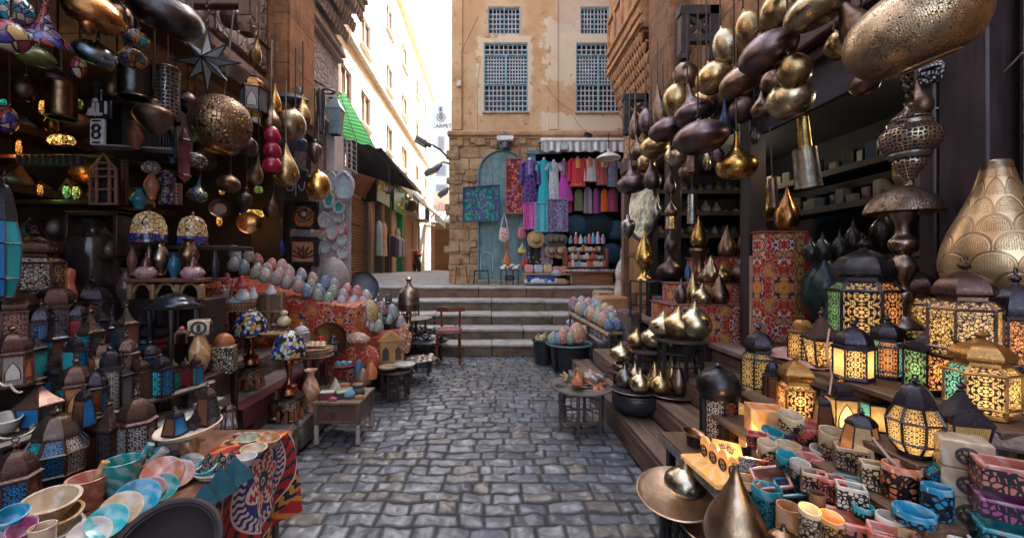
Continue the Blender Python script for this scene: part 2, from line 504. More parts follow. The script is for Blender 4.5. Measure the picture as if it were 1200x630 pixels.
@cached
def medallion_cloth(cx,cy):
 b=NB('medallion_cloth');sep=b.n('SeparateXYZ',Vector=b.coord('UV'))
 x=b.math('SUBTRACT',sep.outputs[0],cx);y=b.math('SUBTRACT',sep.outputs[1],cy)
 ml=lambda a,c:b.math('MULTIPLY',a,c)
 r=b.math('SQRT',b.math('ADD',ml(x,x),ml(y,y)));th=b.math('ARCTAN2',y,x)
 def band(c,col,a,z,e=.002):return b.mix(ml(b.step(r,a-e,a+e),b.step(r,z+e,z-e)),c,col)
 def wav(n,f,ph):return b.math('SINE',b.math('ADD',ml(th,n),ml(b.math('SINE',b.math('ADD',ml(r,f),ph)),1.1)))
 red,wht,blu,org,dk=(.36,.02,.02),(.62,.50,.45),(.02,.03,.16),(.55,.22,.04),(.015,.02,.03)
 c=b.mix(b.step(b.math('SINE',ml(b.math('ADD',x,ml(y,1.4)),46.0)),.55,.65),red,org)
 c=band(c,b.mix(b.step(wav(34.0,150.0,.5),-.1,.15),dk,org),.27,.325)
 c=band(c,wht,.262,.27);c=band(c,b.mix(b.step(wav(22.0,90.0,1.5),.35,.5),red,dk),.205,.262)
 c=band(c,wht,.197,.205);c=band(c,b.mix(b.step(wav(36.0,190.0,0.0),-.15,.1),blu,wht),.145,.197)
 pet=b.math('ADD',.095,ml(b.math('ABSOLUTE',b.math('COSINE',ml(th,3.0))),.05))
 c=b.mix(b.step(r,.150,.147),c,blu)
 dd=b.math('SUBTRACT',pet,r)
 c=b.mix(b.step(dd,-.002,.002),c,wht)
 c=b.mix(b.step(dd,.008,.011),c,b.mix(b.step(wav(12.0,220.0,.3),-.2,.1),wht,red))
 c=band(c,(.02,.07,.09),-1,.045);c=band(c,wht,-1,.018);c=band(c,red,-1,.010)
 return b.done(b.pbr(c,.85,0,b.bump(b.noise(b.coord('UV'),300,2),.25,.002)))
@cached
def cloth(c1,c2=None,scale=40.0,kind='plain'):
 b=NB('cloth')
 uv=b.coord('UV');co=b.coord('Object')
 n=b.noise(co,9,4)
 c=b.mix(n,sc(c1,.75),sc(c1,1.25))
 if c2 is not None:
  if kind=='dots':
   vo=b.n('TexVoronoi',Vector=co,Scale=scale,Randomness=.8)
   c=b.mix(b.step(vo.outputs['Distance'],.33,.27),c,c2)
  elif kind=='stripe':
   sep=b.n('SeparateXYZ',Vector=uv)
   c=b.mix(b.step(b.math('SINE',b.math('MULTIPLY',sep.outputs[0],scale)),-.1,.1),c,c2)
  elif kind=='patch':
   ch=b.n('TexVoronoi',{'distance':'CHEBYCHEV'},Vector=co,Scale=scale,Randomness=.6)
   sp=b.n('SeparateColor',Color=ch.outputs['Color'])
   c=b.mix(b.step(sp.outputs[0],.4,.6),c,c2)
   c=b.mix(b.math('GREATER_THAN',sp.outputs[1],.72),c,(c2[1],c1[2],c2[0]))
   c=b.mix(b.math('GREATER_THAN',ch.outputs['Distance'],.42),c,sc(c1,.4))
  else:
   vo=b.n('TexVoronoi',{'feature':'DISTANCE_TO_EDGE'},Vector=co,Scale=scale,Randomness=.8)
   c=b.mix(b.step(vo.outputs['Distance'],.1,.05),c,c2)
 return b.done(b.pbr(c,.85,0,b.bump(b.noise(co,160,2),.2,.002)))
@cached
def blocks(c1,c2,mortar,bw=.5,bh=.26,msz=.012,axes='xz',bumpk=.6):
 b=NB('stone_blocks')
 tc=b.coord('Object');sep=b.n('SeparateXYZ',Vector=tc)
 cmb=b.n('CombineXYZ',X=sep.outputs['XYZ'.index(axes[0].upper())],Y=sep.outputs['XYZ'.index(axes[1].upper())])
 dn=b.n('TexNoise',Vector=tc,Scale=3.0,Detail=3.0)
 add=b.n('VectorMath',{'operation':'MULTIPLY_ADD'});b.set(add,0,dn.outputs['Color']);b.set(add,1,(.05,.05,.0));b.set(add,2,cmb)
 br=b.n('TexBrick',{'offset':.5},Vector=add.outputs[0],Color1=(*c1,1),Color2=(*c2,1),Mortar=(*mortar,1),Scale=1.0)
 br.inputs['Mortar Size'].default_value=msz;br.inputs['Brick Width'].default_value=bw;br.inputs['Row Height'].default_value=bh
 br.inputs['Mortar Smooth'].default_value=.3
 n1=b.noise(tc,4,6,.65);n2=b.noise(tc,22,5,.6)
 c=b.mix(b.step(n1,.35,.72),br.outputs['Color'],sc(c2,.5))
 c=b.mix(b.math('MULTIPLY',b.step(n2,.5,.75),.5),c,sc(c1,1.35))
 h=b.math('ADD',b.math('MULTIPLY',br.outputs['Fac'],-1.2),b.math('ADD',b.math('MULTIPLY',n1,1.0),b.math('MULTIPLY',n2,.5)))
 return b.done(b.pbr(c,.85,0,b.bump(h,bumpk,.03)))
@cached
def carved(c1,c2,scale=9.0,axes='yz'):
 b=NB('carved_stone')
 tc=b.coord('Object')
 no=b.n('TexNoise',Vector=tc,Scale=scale*.4,Detail=1.0)
 add=b.n('VectorMath',{'operation':'MULTIPLY_ADD'});b.set(add,0,no.outputs['Color']);b.set(add,1,(.2,.2,.2));b.set(add,2,tc)
 vo=b.n('TexVoronoi',{'feature':'DISTANCE_TO_EDGE'},Vector=add.outputs[0],Scale=scale,Randomness=.9)
 e=b.step(vo.outputs['Distance'],.03,.16)
 n1=b.noise(tc,5,5)
 c=b.mix(e,c2,c1);c=b.mix(b.step(n1,.4,.75),c,sc(c2,.9))
 return b.done(b.pbr(c,.85,0,b.bump(e,.8,.02)))
@cached
def metal_plain(col,rough=.35):
 b=NB('metal')
 n1=b.noise(b.coord('Object'),20,4)
 return b.done(b.pbr(b.mix(n1,sc(col,.6),sc(col,1.3)),b.math('ADD',rough-.1,b.math('MULTIPLY',n1,.2)),1.0,b.bump(n1,.12,.004)))
@cached
def glowmat(col,s):
 b=NB('lit_glass');co=b.coord('Object')
 vo=b.n('TexVoronoi',Vector=co,Scale=45.0);vd=b.n('TexVoronoi',{'feature':'DISTANCE_TO_EDGE'},Vector=co,Scale=45.0)
 sp=b.n('SeparateColor',Color=vo.outputs['Color'])
 c=b.mix(sp.outputs[0],sc(col,.12),col);c=b.mix(b.step(vd.outputs['Distance'],.05,.14),(0,0,0),c)
 return b.done(b.n('Emission',Color=c,Strength=s))
WHITE=plain((.72,.70,.66),.6)
DARKWOOD=wood((.045,.022,.017));BLACKWOOD=wood((.022,.016,.018),.4);BROWNWOOD=wood((.16,.07,.035));PALEWOOD=wood((.36,.22,.11))
REDWOOD=wood((.22,.05,.022),.35)
BRASS=brass((.62,.44,.22),.27);PALEBRASS=brass((.64,.54,.36),.26,.35);BRONZE=brass((.30,.20,.15),.33,.35);PURPLE=brass((.20,.145,.15),.36,.45)
GOLD=brass((.75,.45,.14),.22,.4);COPPER=brass((.55,.26,.10),.22,.35);STEEL=brass((.42,.40,.38),.25,.35)
PBRASS=brass((.55,.40,.22),.3,.35,60);PCOPPER=brass((.42,.27,.17),.33,.3,34)
BLACK=plain((.012,.011,.014),.4);ROPE=plain((.11,.075,.05),.9)
CHAIN=metal_plain((.12,.10,.09),.4)
# camera, light, sky
sn=bpy.context.scene
cam=bpy.data.cameras.new('camera');co_=bpy.data.objects.new('camera',cam);C.objects.link(co_)
co_.location=(0,0,H);co_.rotation_euler=(pi/2,0,0)
cam.sensor_width=36;cam.lens=F/1200*36
cam.shift_x=(600-U0)/1200;cam.shift_y=(V0-315)/1200
cam.clip_start=.02;cam.clip_end=2000
sn.camera=co_
SUN_EL,SUN_AZ=math.radians(50),math.radians(38)
w=bpy.data.worlds.new('World');sn.world=w;w.use_nodes=True
wt=w.node_tree;wt.nodes.clear()
sky=wt.nodes.new('ShaderNodeTexSky');sky.sky_type='NISHITA';sky.sun_disc=False
sky.sun_elevation=SUN_EL;sky.sun_rotation=SUN_AZ;sky.air_density=1.0;sky.dust_density=5.0;sky.ozone_density=.6
bg=wt.nodes.new('ShaderNodeBackground');bg.inputs[1].default_value=.15
wo=wt.nodes.new('ShaderNodeOutputWorld');hs=wt.nodes.new('ShaderNodeHueSaturation');hs.inputs['Saturation'].default_value=.62;wt.links.new(sky.outputs[0],hs.inputs['Color']);wt.links.new(hs.outputs[0],bg.inputs[0]);wt.links.new(bg.outputs[0],wo.inputs[0])
sl=bpy.data.lights.new('sun','SUN');sl.energy=4.0;sl.angle=math.radians(.5);sl.color=(1,.95,.87)
so=bpy.data.objects.new('sun',sl);C.objects.link(so)
dirv=Vector((math.sin(SUN_AZ)*math.cos(SUN_EL),math.cos(SUN_AZ)*math.cos(SUN_EL),math.sin(SUN_EL)))
so.rotation_euler=dirv.to_track_quat('Z','Y').to_euler();so.location=(10,20,30)
sn.view_settings.view_transform='Standard';sn.view_settings.look='None';sn.view_settings.gamma=1.0
sn.view_settings.use_curve_mapping=False;sn.view_settings.exposure=2.95
sn.cycles.max_bounces=7;sn.cycles.diffuse_bounces=4;sn.cycles.glossy_bounces=3;sn.cycles.transmission_bounces=3
sn.cycles.caustics_reflective=False;sn.cycles.caustics_refractive=False
sn.cycles.sample_clamp_indirect=6.0;sn.cycles.use_denoising=True
sn.cycles.use_light_tree=True
# ground
gm=MB();gm.add([(-400,-400,-.06),(400,-400,-.06),(400,400,-.06),(-400,400,-.06)],[(0,1,2,3)])
struct('ground',gm,plain((.11,.10,.095),.8))
def vnoise(x,y,seed):
 r=np.random.RandomState(seed);tb=r.rand(256,256)
 xi,yi=np.floor(x).astype(int),np.floor(y).astype(int)
 fx,fy=x-xi,y-yi
 fx=fx*fx*(3-2*fx);fy=fy*fy*(3-2*fy)
 g=lambda a,b:tb[a%256,b%256]
 return(g(xi,yi)*(1-fx)+g(xi+1,yi)*fx)*(1-fy)+(g(xi,yi+1)*(1-fx)+g(xi+1,yi+1)*fx)*fy
def cobbles():
 xs=np.arange(-1.56,1.30,.0115)
 ys=np.concatenate([np.arange(-3,1.6,.06),np.arange(1.6,4.4,.0105),np.arange(4.4,6.62,.017)])
 X,Y=np.meshgrid(xs,ys)
 wob=(vnoise(X*1.1+9,Y*1.1+9,3)-.5)*.09+(vnoise(X*4+5,Y*4+5,4)-.5)*.035
 Yw=Y+wob;Xw=X+(vnoise(X*5+40,Y*5+40,5)-.5)*.035
 rr=np.random.RandomState(5)
 jit=rr.rand(200,400);tone=rr.rand(200,400);tl=rr.rand(200,400,2)-.5;tn2=rr.rand(200,400)
 edges=[-3.4];k=0
 while edges[-1]<7.2:edges.append(edges[-1]+.098+.036*jit[k%200,0]);k+=1
 edges=np.array(edges)
 row=np.searchsorted(edges,Yw)-1
 dy=np.minimum(Yw-edges[row],edges[row+1]-Yw)
 Wd=.155+.06*jit[row%200,7]
 q=Xw/Wd+jit[row%200,1]*5+50
 i0=np.floor(q).astype(int)
 b=lambda i:i+(jit[row%200,i%400]-.5)*.55
 i=np.where(q<b(i0),i0-1,np.where(q>=b(i0+1),i0+1,i0))
 dx=np.minimum(q-b(i),b(i+1)-q)*Wd
 joint=.003+.006*vnoise(X*7+3,Y*7+3,9)
 dd=np.minimum(dx,dy)-joint
 e=np.clip(dd/.011,0,1);dome=np.sqrt(np.clip(1-(1-e)**2,0,1))
 t=tone[row%200,i%400]
 cx=(q-(b(i)+b(i+1))/2)*Wd;cy=Yw-(edges[row]+edges[row+1])/2
 hgt=.011*dome+(cx*tl[row%200,i%400,0]+cy*tl[row%200,i%400,1])*.13*(dd>0)+.010*(tn2[row%200,i%400]-.5)*(dd>0)
 chip=(vnoise(X*16,Y*16,6)-.5)*.013+(vnoise(X*34,Y*34,7)-.5)*.007+(np.abs(vnoise(X*9+20,Y*11+20,8)-.5))*-.022
 hgt=hgt+chip*(.45+.65*(dd>0))
 Z=hgt-.012+(vnoise(X*.7+3,Y*.7+3,2)-.5)*.03
 ny,nx=X.shape
 idx=np.arange(nx*ny).reshape(ny,nx)
 faces=np.stack([idx[:-1,:-1],idx[:-1,1:],idx[1:,1:],idx[1:,:-1]],-1).reshape(-1,4)
 me=bpy.data.meshes.new('alley_paving')
 me.from_pydata(np.stack([X,Y,Z],-1).reshape(-1,3).tolist(),[],faces.tolist())
 me.polygons.foreach_set('use_smooth',[True]*len(me.polygons))
 for nm,arr in(('tone',t),('inside',np.clip(dd/.012,0,1)),('hue',tn2[row%200,i%400])):
  a=me.attributes.new(nm,'FLOAT','POINT');a.data.foreach_set('value',arr.reshape(-1).astype(np.float32))
 bm_=NB('basalt_cobbles')
 at=lambda n:bm_.n('Attribute',{'attribute_name':n}).outputs['Fac']
 cc=bm_.coord('Object')
 n1=bm_.noise(cc,9,6,.65);n2=bm_.noise(cc,60,4)
 c=bm_.mix(at('tone'),(.070,.086,.122),(.20,.212,.245))
 c=bm_.mix(bm_.step(at('hue'),.72,.85),c,(.17,.15,.13))
 c=bm_.mix(bm_.step(n1,.38,.75),c,(.055,.06,.072))
 c=bm_.mix(bm_.math('MULTIPLY',bm_.step(n2,.5,.75),.4),c,(.22,.21,.2))
 c=bm_.mix(at('inside'),(.026,.025,.026),c)
 rg=bm_.math('ADD',.24,bm_.math('MULTIPLY',bm_.math('SUBTRACT',1.0,at('inside')),.5))
 rg=bm_.math('ADD',rg,bm_.math('MULTIPLY',n1,.3))
 m=bm_.done(bm_.pbr(c,rg,0,bm_.bump(n2,.3,.006),Specular_IOR_Level=.6))
 me.materials.append(m)
 o=bpy.data.objects.new('alley_paving',me);C.objects.link(o);o['kind']='structure'
cobbles()
def plaza_z(x,y):
 t=min(max((-x-.9)/2.4,0),1);t=t*t*(3-2*t)
 return .98+.2*t*min(max((y-8.6)/2.0,0),1)
pm=MB()
NX,NY=36,40
pv,pf=[],[]
for j in range(NY+1):
 for i in range(NX+1):
  x,y=-5.2+i*.28,8.72+(j/NY)**1.7*44
  pv.append((x,y,plaza_z(x,y)+.006*(noise.noise((x*2,y*2,0)))))
for j in range(NY):
 for i in range(NX):
  k=j*(NX+1)+i;pf.append((k,k+1,k+NX+2,k+NX+1))
pm.add(pv,pf)
struct('plaza',pm,blocks((.33,.31,.29),(.24,.23,.22),(.12,.11,.10),.8,.5,.01,'xy',.25))
# stairs and ledges
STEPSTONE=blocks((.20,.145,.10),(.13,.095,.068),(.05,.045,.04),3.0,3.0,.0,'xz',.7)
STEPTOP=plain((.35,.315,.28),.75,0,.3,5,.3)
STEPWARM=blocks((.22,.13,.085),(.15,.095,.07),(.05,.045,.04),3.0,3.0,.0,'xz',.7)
st=thing('stone_stairs','five worn stone steps climbing from the cobbled alley to the plaza','stairs',(0,6.45,0))
STZ=[.187,.365,.554,.752,.98];STY=[0,.42,.89,1.45,2.12]
JO=[[-1.25,.02,1.42],[-.62,.55,1.3],[-1.0,.02,1.1],[-1.5,.02,1.05],[-1.55,-.25,.75]]
for k in range(5):
 z0=0 if k==0 else STZ[k-1]
 xs=[-2.35]+JO[k]+[3.0]
 for a,b in zip(xs[:-1],xs[1:]):
  mb=MB();dz=RND.uniform(-.006,.006)
  y1=(STY[k+1]if k<4 else STY[4]+.45)+.06
  mb.box(((a+b)/2,(STY[k]+y1)/2,(z0+STZ[k]-.05)/2-.004),(b-a-.008,y1-STY[k],STZ[k]-.05-z0+.008),.012)
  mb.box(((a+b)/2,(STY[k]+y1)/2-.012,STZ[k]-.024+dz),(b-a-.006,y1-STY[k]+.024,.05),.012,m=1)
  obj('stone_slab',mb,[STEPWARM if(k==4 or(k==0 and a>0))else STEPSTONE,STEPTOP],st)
PLANK=wood((.17,.105,.075),.6,1.0,1);PLANK2=wood((.22,.10,.06),.6,1.0,1)
rs=thing('side_steps','three long brown plank steps running along the right of the alley','steps',(1.05,3.4,0))
for(x0,x1,z0,z1,y0,y1)in((1.05,1.28,0,.21,.6,5.33),(1.28,1.51,.21,.38,.6,5.13),(1.51,2.02,.38,.54,.6,4.76)):
 L=y1-y0;cy=(y0+y1)/2-3.4;ox=x0-1.05;w_=x1-x0
 mb=MB();mb.box((ox+.02,cy,(z0+z1)/2-.02),(.04,L,z1-z0-.04),.006)
 obj('riser_board',mb,PLANK,rs)
 mb=MB();mb.box((ox+w_/2+.03,L/2+cy-.02,(z0+z1)/2-.02),(w_,.04,z1-z0-.04),.005);obj('end_board',mb,PLANK2,rs)
 n=2 if w_<.3 else 4
 for q in range(n):
  mb=MB();mb.box((ox-.012+w_*(q+.5)/n+.012,cy,z1-.02+RND.uniform(-.002,.002)),(w_/n-.004,L+.02,.04),.006)
  obj('tread_plank',mb,PLANK,rs)
LEDGE=blocks((.20,.13,.10),(.14,.10,.085),(.06,.05,.045),.7,.3,.01,'yz',.6)
lg=thing('stone_ledge','raised pavement of brown stone in front of the lamp shop on the right','ledge',(2.02,3.6,0))
mb=MB();mb.box((1.0,0,.33),(2.0,6.1,.66),.02);obj('ledge_block',mb,LEDGE,lg)
for yy in(-2.4,-1.2,0.05,1.25,2.45):
 mb=MB();mb.box((.25,yy,.692),(.56,1.19,.06),.014);obj('coping_stone',mb,plain((.24,.17,.13),.75,0,.35,6,.4),lg)
LST=blocks((.22,.18,.165),(.16,.135,.125),(.07,.06,.055),.55,.2,.008,'yz',.5)
l1=thing('kerb_ledge','low worn stone step under brass mortar and amber vase on the left','ledge',(-1.575,4.2,0))
for yy in(-1.63,-.55,.5,1.55):
 mb=MB();mb.box((0,yy,.115),(.26,1.04,.23),.022);obj('stone_block',mb,LST,l1)
l2=thing('kerb_ledge','second stone step on the left with dark red carpet along its edge','ledge',(-1.885,4.4,0))
for yy in(-.93,.1,1.1):
 mb=MB();mb.box((0,yy,.21),(.36,1.0,.42),.022);obj('stone_block',mb,LST,l2)
l3=thing('kerb_ledge','broad top stone ledge inside the left bazaar front','ledge',(-2.6,3.2,0))
mb=MB();mb.box((0,0,.30),(1.08,5.4,.60),.02);obj('stone_block',mb,LST,l3)
CARPET=cloth((.075,.008,.014),(.04,.006,.012),60,'dots')
cp=MB();cp.quad((-1.698,2.8,.43),(-1.698,4.9,.43),(-1.82,4.9,.43),(-1.82,2.8,.43),.006,20,3,lambda s,t:.003*math.sin(s*30))
cp.quad((-1.69,2.8,.30),(-1.69,4.9,.32),(-1.694,4.9,.432),(-1.694,2.8,.432),.006,20,3,lambda s,t:.006*math.sin(s*22)*(1-t))
tag(obj('carpet',cp,CARPET),'dark red carpet runner laid over the second left ledge','carpet')
# plaza facade building
def wall_xz(mb,x0,x1,z0,z1,holes,y=0.0,depth=.25,m=0):
 xs=sorted({x0,x1}|{h[0]for h in holes}|{h[1]for h in holes});zs=sorted({z0,z1}|{h[2]for h in holes}|{h[3]for h in holes})
 xs=[x for x in xs if x0<=x<=x1];zs=[z for z in zs if z0<=z<=z1]
 ins=lambda x,z:any(h[0]<x<h[1]and h[2]<z<h[3]for h in holes)
 for i in range(len(xs)-1):
  for j in range(len(zs)-1):
   a,b,c,d=xs[i],xs[i+1],zs[j],zs[j+1]
   if ins((a+b)/2,(c+d)/2):continue
   mb.add([(a,y,c),(b,y,c),(b,y,d),(a,y,d)],[(0,1,2,3)],None,m)
 for(a,b,c,d)in holes:
  for q in([(a,y,c),(a,y,d),(a,y+depth,d),(a,y+depth,c)],[(b,y,d),(b,y,c),(b,y+depth,c),(b,y+depth,d)],[(a,y,d),(b,y,d),(b,y+depth,d),(a,y+depth,d)],[(b,y,c),(a,y,c),(a,y+depth,c),(b,y+depth,c)]):
   mb.add(q,[(0,1,2,3)],None,m)
FY=10.5
def plaster():
 b=NB('ochre_plaster');tc=b.coord('Object');sep=b.n('SeparateXYZ',Vector=tc)
 x,z=sep.outputs[0],sep.outputs[2]
 n1=b.noise(tc,1.1,6,.6,.5);n2=b.noise(tc,5,6,.65);n3=b.noise(tc,30,4)
 c=b.mix(b.step(n1,.35,.68),(.53,.295,.14),(.63,.43,.25))
 c=b.mix(b.step(n2,.55,.72),c,(.33,.17,.08));c=b.mix(b.math('MULTIPLY',b.step(b.noise(tc,.6,4),.5,.7),.35),c,(.60,.46,.33))
 def boxmask(cx,cz,hx,hz,soft):
  dx=b.math('SUBTRACT',b.math('ABSOLUTE',b.math('SUBTRACT',x,cx)),hx)
  dz=b.math('SUBTRACT',b.math('ABSOLUTE',b.math('SUBTRACT',z,cz)),hz)
  d=b.math('ADD',b.math('MAXIMUM',dx,dz),b.math('MULTIPLY',b.math('SUBTRACT',n2,.5),soft))
  return b.step(d,.02,-.02)
 pale=b.math('MAXIMUM',boxmask(.36,6.3,.70,1.02,.55),boxmask(2.6,6.9,1.2,.75,1.1))
 pale=b.math('MAXIMUM',pale,boxmask(2.6,5.1,1.3,.22,.5))
 c=b.mix(b.math('MULTIPLY',pale,b.step(n1,.2,.45)),c,(.66,.52,.36))
 c=b.mix(b.math('MULTIPLY',boxmask(2.5,8.0,.8,.6,.9),.6),c,(.58,.44,.36))
 c=b.mix(b.math('MULTIPLY',b.step(n3,.55,.75),.35),c,(.30,.17,.09))
 h=b.math('ADD',b.math('MULTIPLY',n2,.8),b.math('MULTIPLY',n3,.3))
 h=b.math('ADD',h,b.math('MULTIPLY',pale,.25))
 return b.done(b.pbr(c,.9,0,b.bump(h,.55,.03)))
PLASTER=plaster()
OCHRE=plain((.40,.20,.09),.9,0,.3,3,.5)
BASESTONE=blocks((.56,.36,.19),(.42,.25,.13),(.24,.14,.08),.52,.30,.016,'xz',1.0)
fb=thing('plaster_building','ochre plastered old house with blue lattice windows facing the stairs','building',(0,FY,0))
WINS=[(-.175,.96,5.37,7.14),(-.07,.77,7.36,8.06),(2.19,3.35,5.37,7.14),(2.3,3.04,7.36,8.06)]
mb=MB();wall_xz(mb,-1.0,14,4.8,15,WINS,0,.22)
mb.add([(-1.0,0,4.8),(-1.0,5,4.8),(-1.0,5,15),(-1.0,0,15)],[(3,2,1,0)])
mb.add([(-1.0,0,15),(14,0,15),(14,5,15),(-1.0,5,15)],[(0,1,2,3)])
mb.add([(-1.0,5,1),(14,5,1),(14,5,15),(-1.0,5,15)],[(0,1,2,3)])
obj('upper_wall',mb,PLASTER,fb,smooth=0)
mb=MB();mb.box((6.5,11,5.6),(15,11.8,9.4),0);obj('hidden_shade_mass',mb,PLASTER,fb,smooth=0)  # added mass out of view, keeps direct sun off the street shops
mb=MB();wall_xz(mb,-1.06,14,.9,4.72,[(-.28,.875,.9,3.76),(.98,3.42,.9,4.32)],-.04,.32)
mb.add([(-1.06,-.04,.9),(-1.06,5,.9),(-1.06,5,4.72),(-1.06,-.04,4.72)],[(3,2,1,0)])
obj('stone_base',mb,BASESTONE,fb,smooth=0)
for i in range(30):
 x=RND.choice([RND.uniform(-1.0,-.42),RND.uniform(-1.0,.9)]);z=RND.uniform(1.1,4.6)if x<-.4 else RND.uniform(4.4,4.65)
 wq,hq=RND.uniform(.16,.42),RND.uniform(.12,.26)
 if x+wq/2>-.33 and z-hq/2<4.4:continue
 mb=MB();mb.box((x,-.05,z),(wq,.07,hq),.028,rz=RND.uniform(-.05,.05));obj('rough_stone',mb,BASESTONE,fb)
mb=MB();mb.box((2.7,-.06,4.78),(7.6,.2,.13),.045);mb.box((2.7,-.03,4.69),(7.5,.12,.07),.02);obj('cornice',mb,plain((.42,.24,.13),.9,0,.3,4,.5),fb)
for(a,b_)in((-1.0,-.72),(1.47,1.72)):
 mb=MB();mb.box(((a+b_)/2,-.012,9.2),(b_-a,.05,8.6),.01);obj('pilaster',mb,PLASTER,fb)
BLUEFRAME=plain((.20,.36,.42),.6,0,.3,9,.3);LATT=plain((.42,.46,.48),.65,0,.25,12,.2);PANED=plain((.06,.028,.024),.5,0,.6,3)
for k,(x0,x1,z0,z1)in enumerate(WINS):
 wf=MB();t=.035
 def bar(x,z,sx,sz,y=.05,d=.06):wf.box((x,y,z),(sx,d,sz),.004)
 bar(x0+t/2,(z0+z1)/2,t,z1-z0);bar(x1-t/2,(z0+z1)/2,t,z1-z0)
 bar((x0+x1)/2,z0+t/2,x1-x0-2*t,t);bar((x0+x1)/2,z1-t/2,x1-x0-2*t,t)
 lt=MB();cx=(x0+x1)/2
 def grid(a,b,c,d,nx,nz):
  for i in range(1,nx):lt.box((a+(b-a)*i/nx,.07,(c+d)/2),(.024,.03,d-c),0)
  for j in range(0,nz+1):lt.box(((a+b)/2,.066,c+(d-c)*j/nz),(b-a,.024,.024),0)
 if k in(0,2):
  zt=z1-(z1-z0)*.17;zm=z0+(z1-z0)*.405
  bar(cx,zt,x1-x0-2*t,.04);bar(cx,(z0+zt)/2,.05,zt-z0-.04);bar(cx,zm,x1-x0-2*t,.035,.048)
  grid(x0+t,x1-t,zt+.02,z1-t,9,2)
  for a,b in((x0+t,cx-.025),(cx+.025,x1-t)):
   grid(a,b,zm+.02,zt-.02,7,8);grid(a,b,z0+t,zm-.02,5,5)
 else:
  bar(cx,(z0+z1)/2,.03,z1-z0-2*t);grid(x0+t,cx-.015,z0+t,z1-t,4,5);grid(cx+.015,x1-t,z0+t,z1-t,4,5)
 wn=obj('window',wf,BLUEFRAME,fb)
 obj('lattice',lt,LATT,wn,smooth=0)
 pn=MB();pn.box((cx,.19,(z0+z1)/2),(x1-x0,.02,z1-z0),0);obj('pane',pn,PANED,wn)
 if k in(0,2):
  sh=MB();sh.box((cx,-.02,z0-.03),(x1-x0+.08,.10,.05),.01);obj('sill',sh,plain((.45,.36,.27),.9),wn)
DOORBLUE=plain((.14,.235,.25),.7,0,.35,5,.3)
dr=MB();cx,zs_,r_=.2975,3.76,.577
door=None
for i in range(7):
 a,b=-.28+1.155*i/7,-.28+1.155*(i+1)/7
 top=lambda x:zs_+math.sqrt(max(r_*r_-(x-cx)**2,0))
 poly=[(a+.004,1.08),(b-.004,1.08),(b-.004,top(b-.004)),((a+b)/2,top((a+b)/2)),(a+.004,top(a+.004))]
 dr.prism(poly,-.055,.02+.004*(i%2))
door=obj('door',dr,DOORBLUE,fb,smooth=0)
af=MB();pts=[(cx-r_-.02,-.07,1.0),(cx-r_-.02,-.07,zs_)]+[(cx-(r_+.02)*math.cos(a),-.07,zs_+(r_+.02)*math.sin(a))for a in np.linspace(.1,pi-.1,22)]+[(cx+r_+.02,-.07,zs_),(cx+r_+.02,-.07,1.0)]
af.tube(pts,.03,6);obj('arch_frame',af,plain((.10,.17,.19),.6),door)
sl_=MB();sl_.box((.3,-.1,1.02),(1.25,.16,.10),.02);obj('door_sill',sl_,plain((.3,.24,.18),.9),door)
kb=MB();kb.box((.33,-.10,4.44),(.20,.10,.14),.03);kb.lathe([(0,-.06),(.07,-.05),(.09,0),(.05,.06),(0,.1)],8,(.33,-.12,4.54),k=2)
kb.box((.20,-.09,4.42),(.12,.06,.05),.015);kb.box((.46,-.09,4.42),(.12,.06,.05),.015)
obj('keystone_ornament',kb,plain((.10,.14,.15),.6),fb)
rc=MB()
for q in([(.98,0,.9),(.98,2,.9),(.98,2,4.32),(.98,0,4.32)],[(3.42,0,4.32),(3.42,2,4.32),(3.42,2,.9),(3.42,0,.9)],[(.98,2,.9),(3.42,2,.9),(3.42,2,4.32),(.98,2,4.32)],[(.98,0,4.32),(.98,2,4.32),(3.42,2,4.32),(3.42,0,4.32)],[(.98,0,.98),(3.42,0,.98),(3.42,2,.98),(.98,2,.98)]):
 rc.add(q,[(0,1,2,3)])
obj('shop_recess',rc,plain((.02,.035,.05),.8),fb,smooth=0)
bd=MB();bd.box((1.06,-.075,2.75),(.16,.05,3.2),.006);bd.box((1.25,-.08,1.9),(.62,.04,1.7),.006);obj('blue_board',bd,plain((.04,.16,.25),.6),fb)
bf=MB();bf.box((1.36,-.09,4.30),(.9,.07,.10),.01);obj('shop_lintel',bf,plain((.10,.19,.22),.6),fb)
def cable(pts,r,label,mat=BLACK,sag=0.0,n=14):
 out=[]
 for a,b in zip(pts[:-1],pts[1:]):
  a,b=Vector(a),Vector(b)
  for i in range(n):
   t=i/n;p=a.lerp(b,t);p.z-=sag*4*t*(1-t);out.append(p)
 out.append(Vector(pts[-1]))
 mb=MB();mb.tube(out,r,5)
 return tag(obj('cable',mb,mat),label,'cable')
cable([P(541,160,10.4),P(541,60,10.4),P(560,20,10.4)],.008,'thin vertical cable down the left corner of the ochre house',plain((.2,.12,.07),.8))
cable([P(560,163,10.42),P(559,100,10.42),P(564,66,10.42)],.006,'thin brown cable beside the big left lattice window',plain((.2,.12,.07),.8))
cable([P(640,100,10.42),P(668,128,10.42),P(690,156,10.36)],.006,'slack cable crossing the plaster between the lattice windows',plain((.2,.12,.07),.8),.1)
cb=thing('cable_box','small pale junction box on the left pilaster of the ochre house','box',P(538,98,10.42))
m_=MB();m_.box((0,0,0),(.12,.06,.15),.01);obj('box_body',m_,plain((.62,.52,.4),.6),cb)
m_=MB();m_.tube([(-.06,-.02,.06),(-.12,-.02,.13),(-.02,-.02,.2),(.05,-.02,.12)],.008,5);obj('wire_loop',m_,plain((.3,.2,.12),.8),cb)
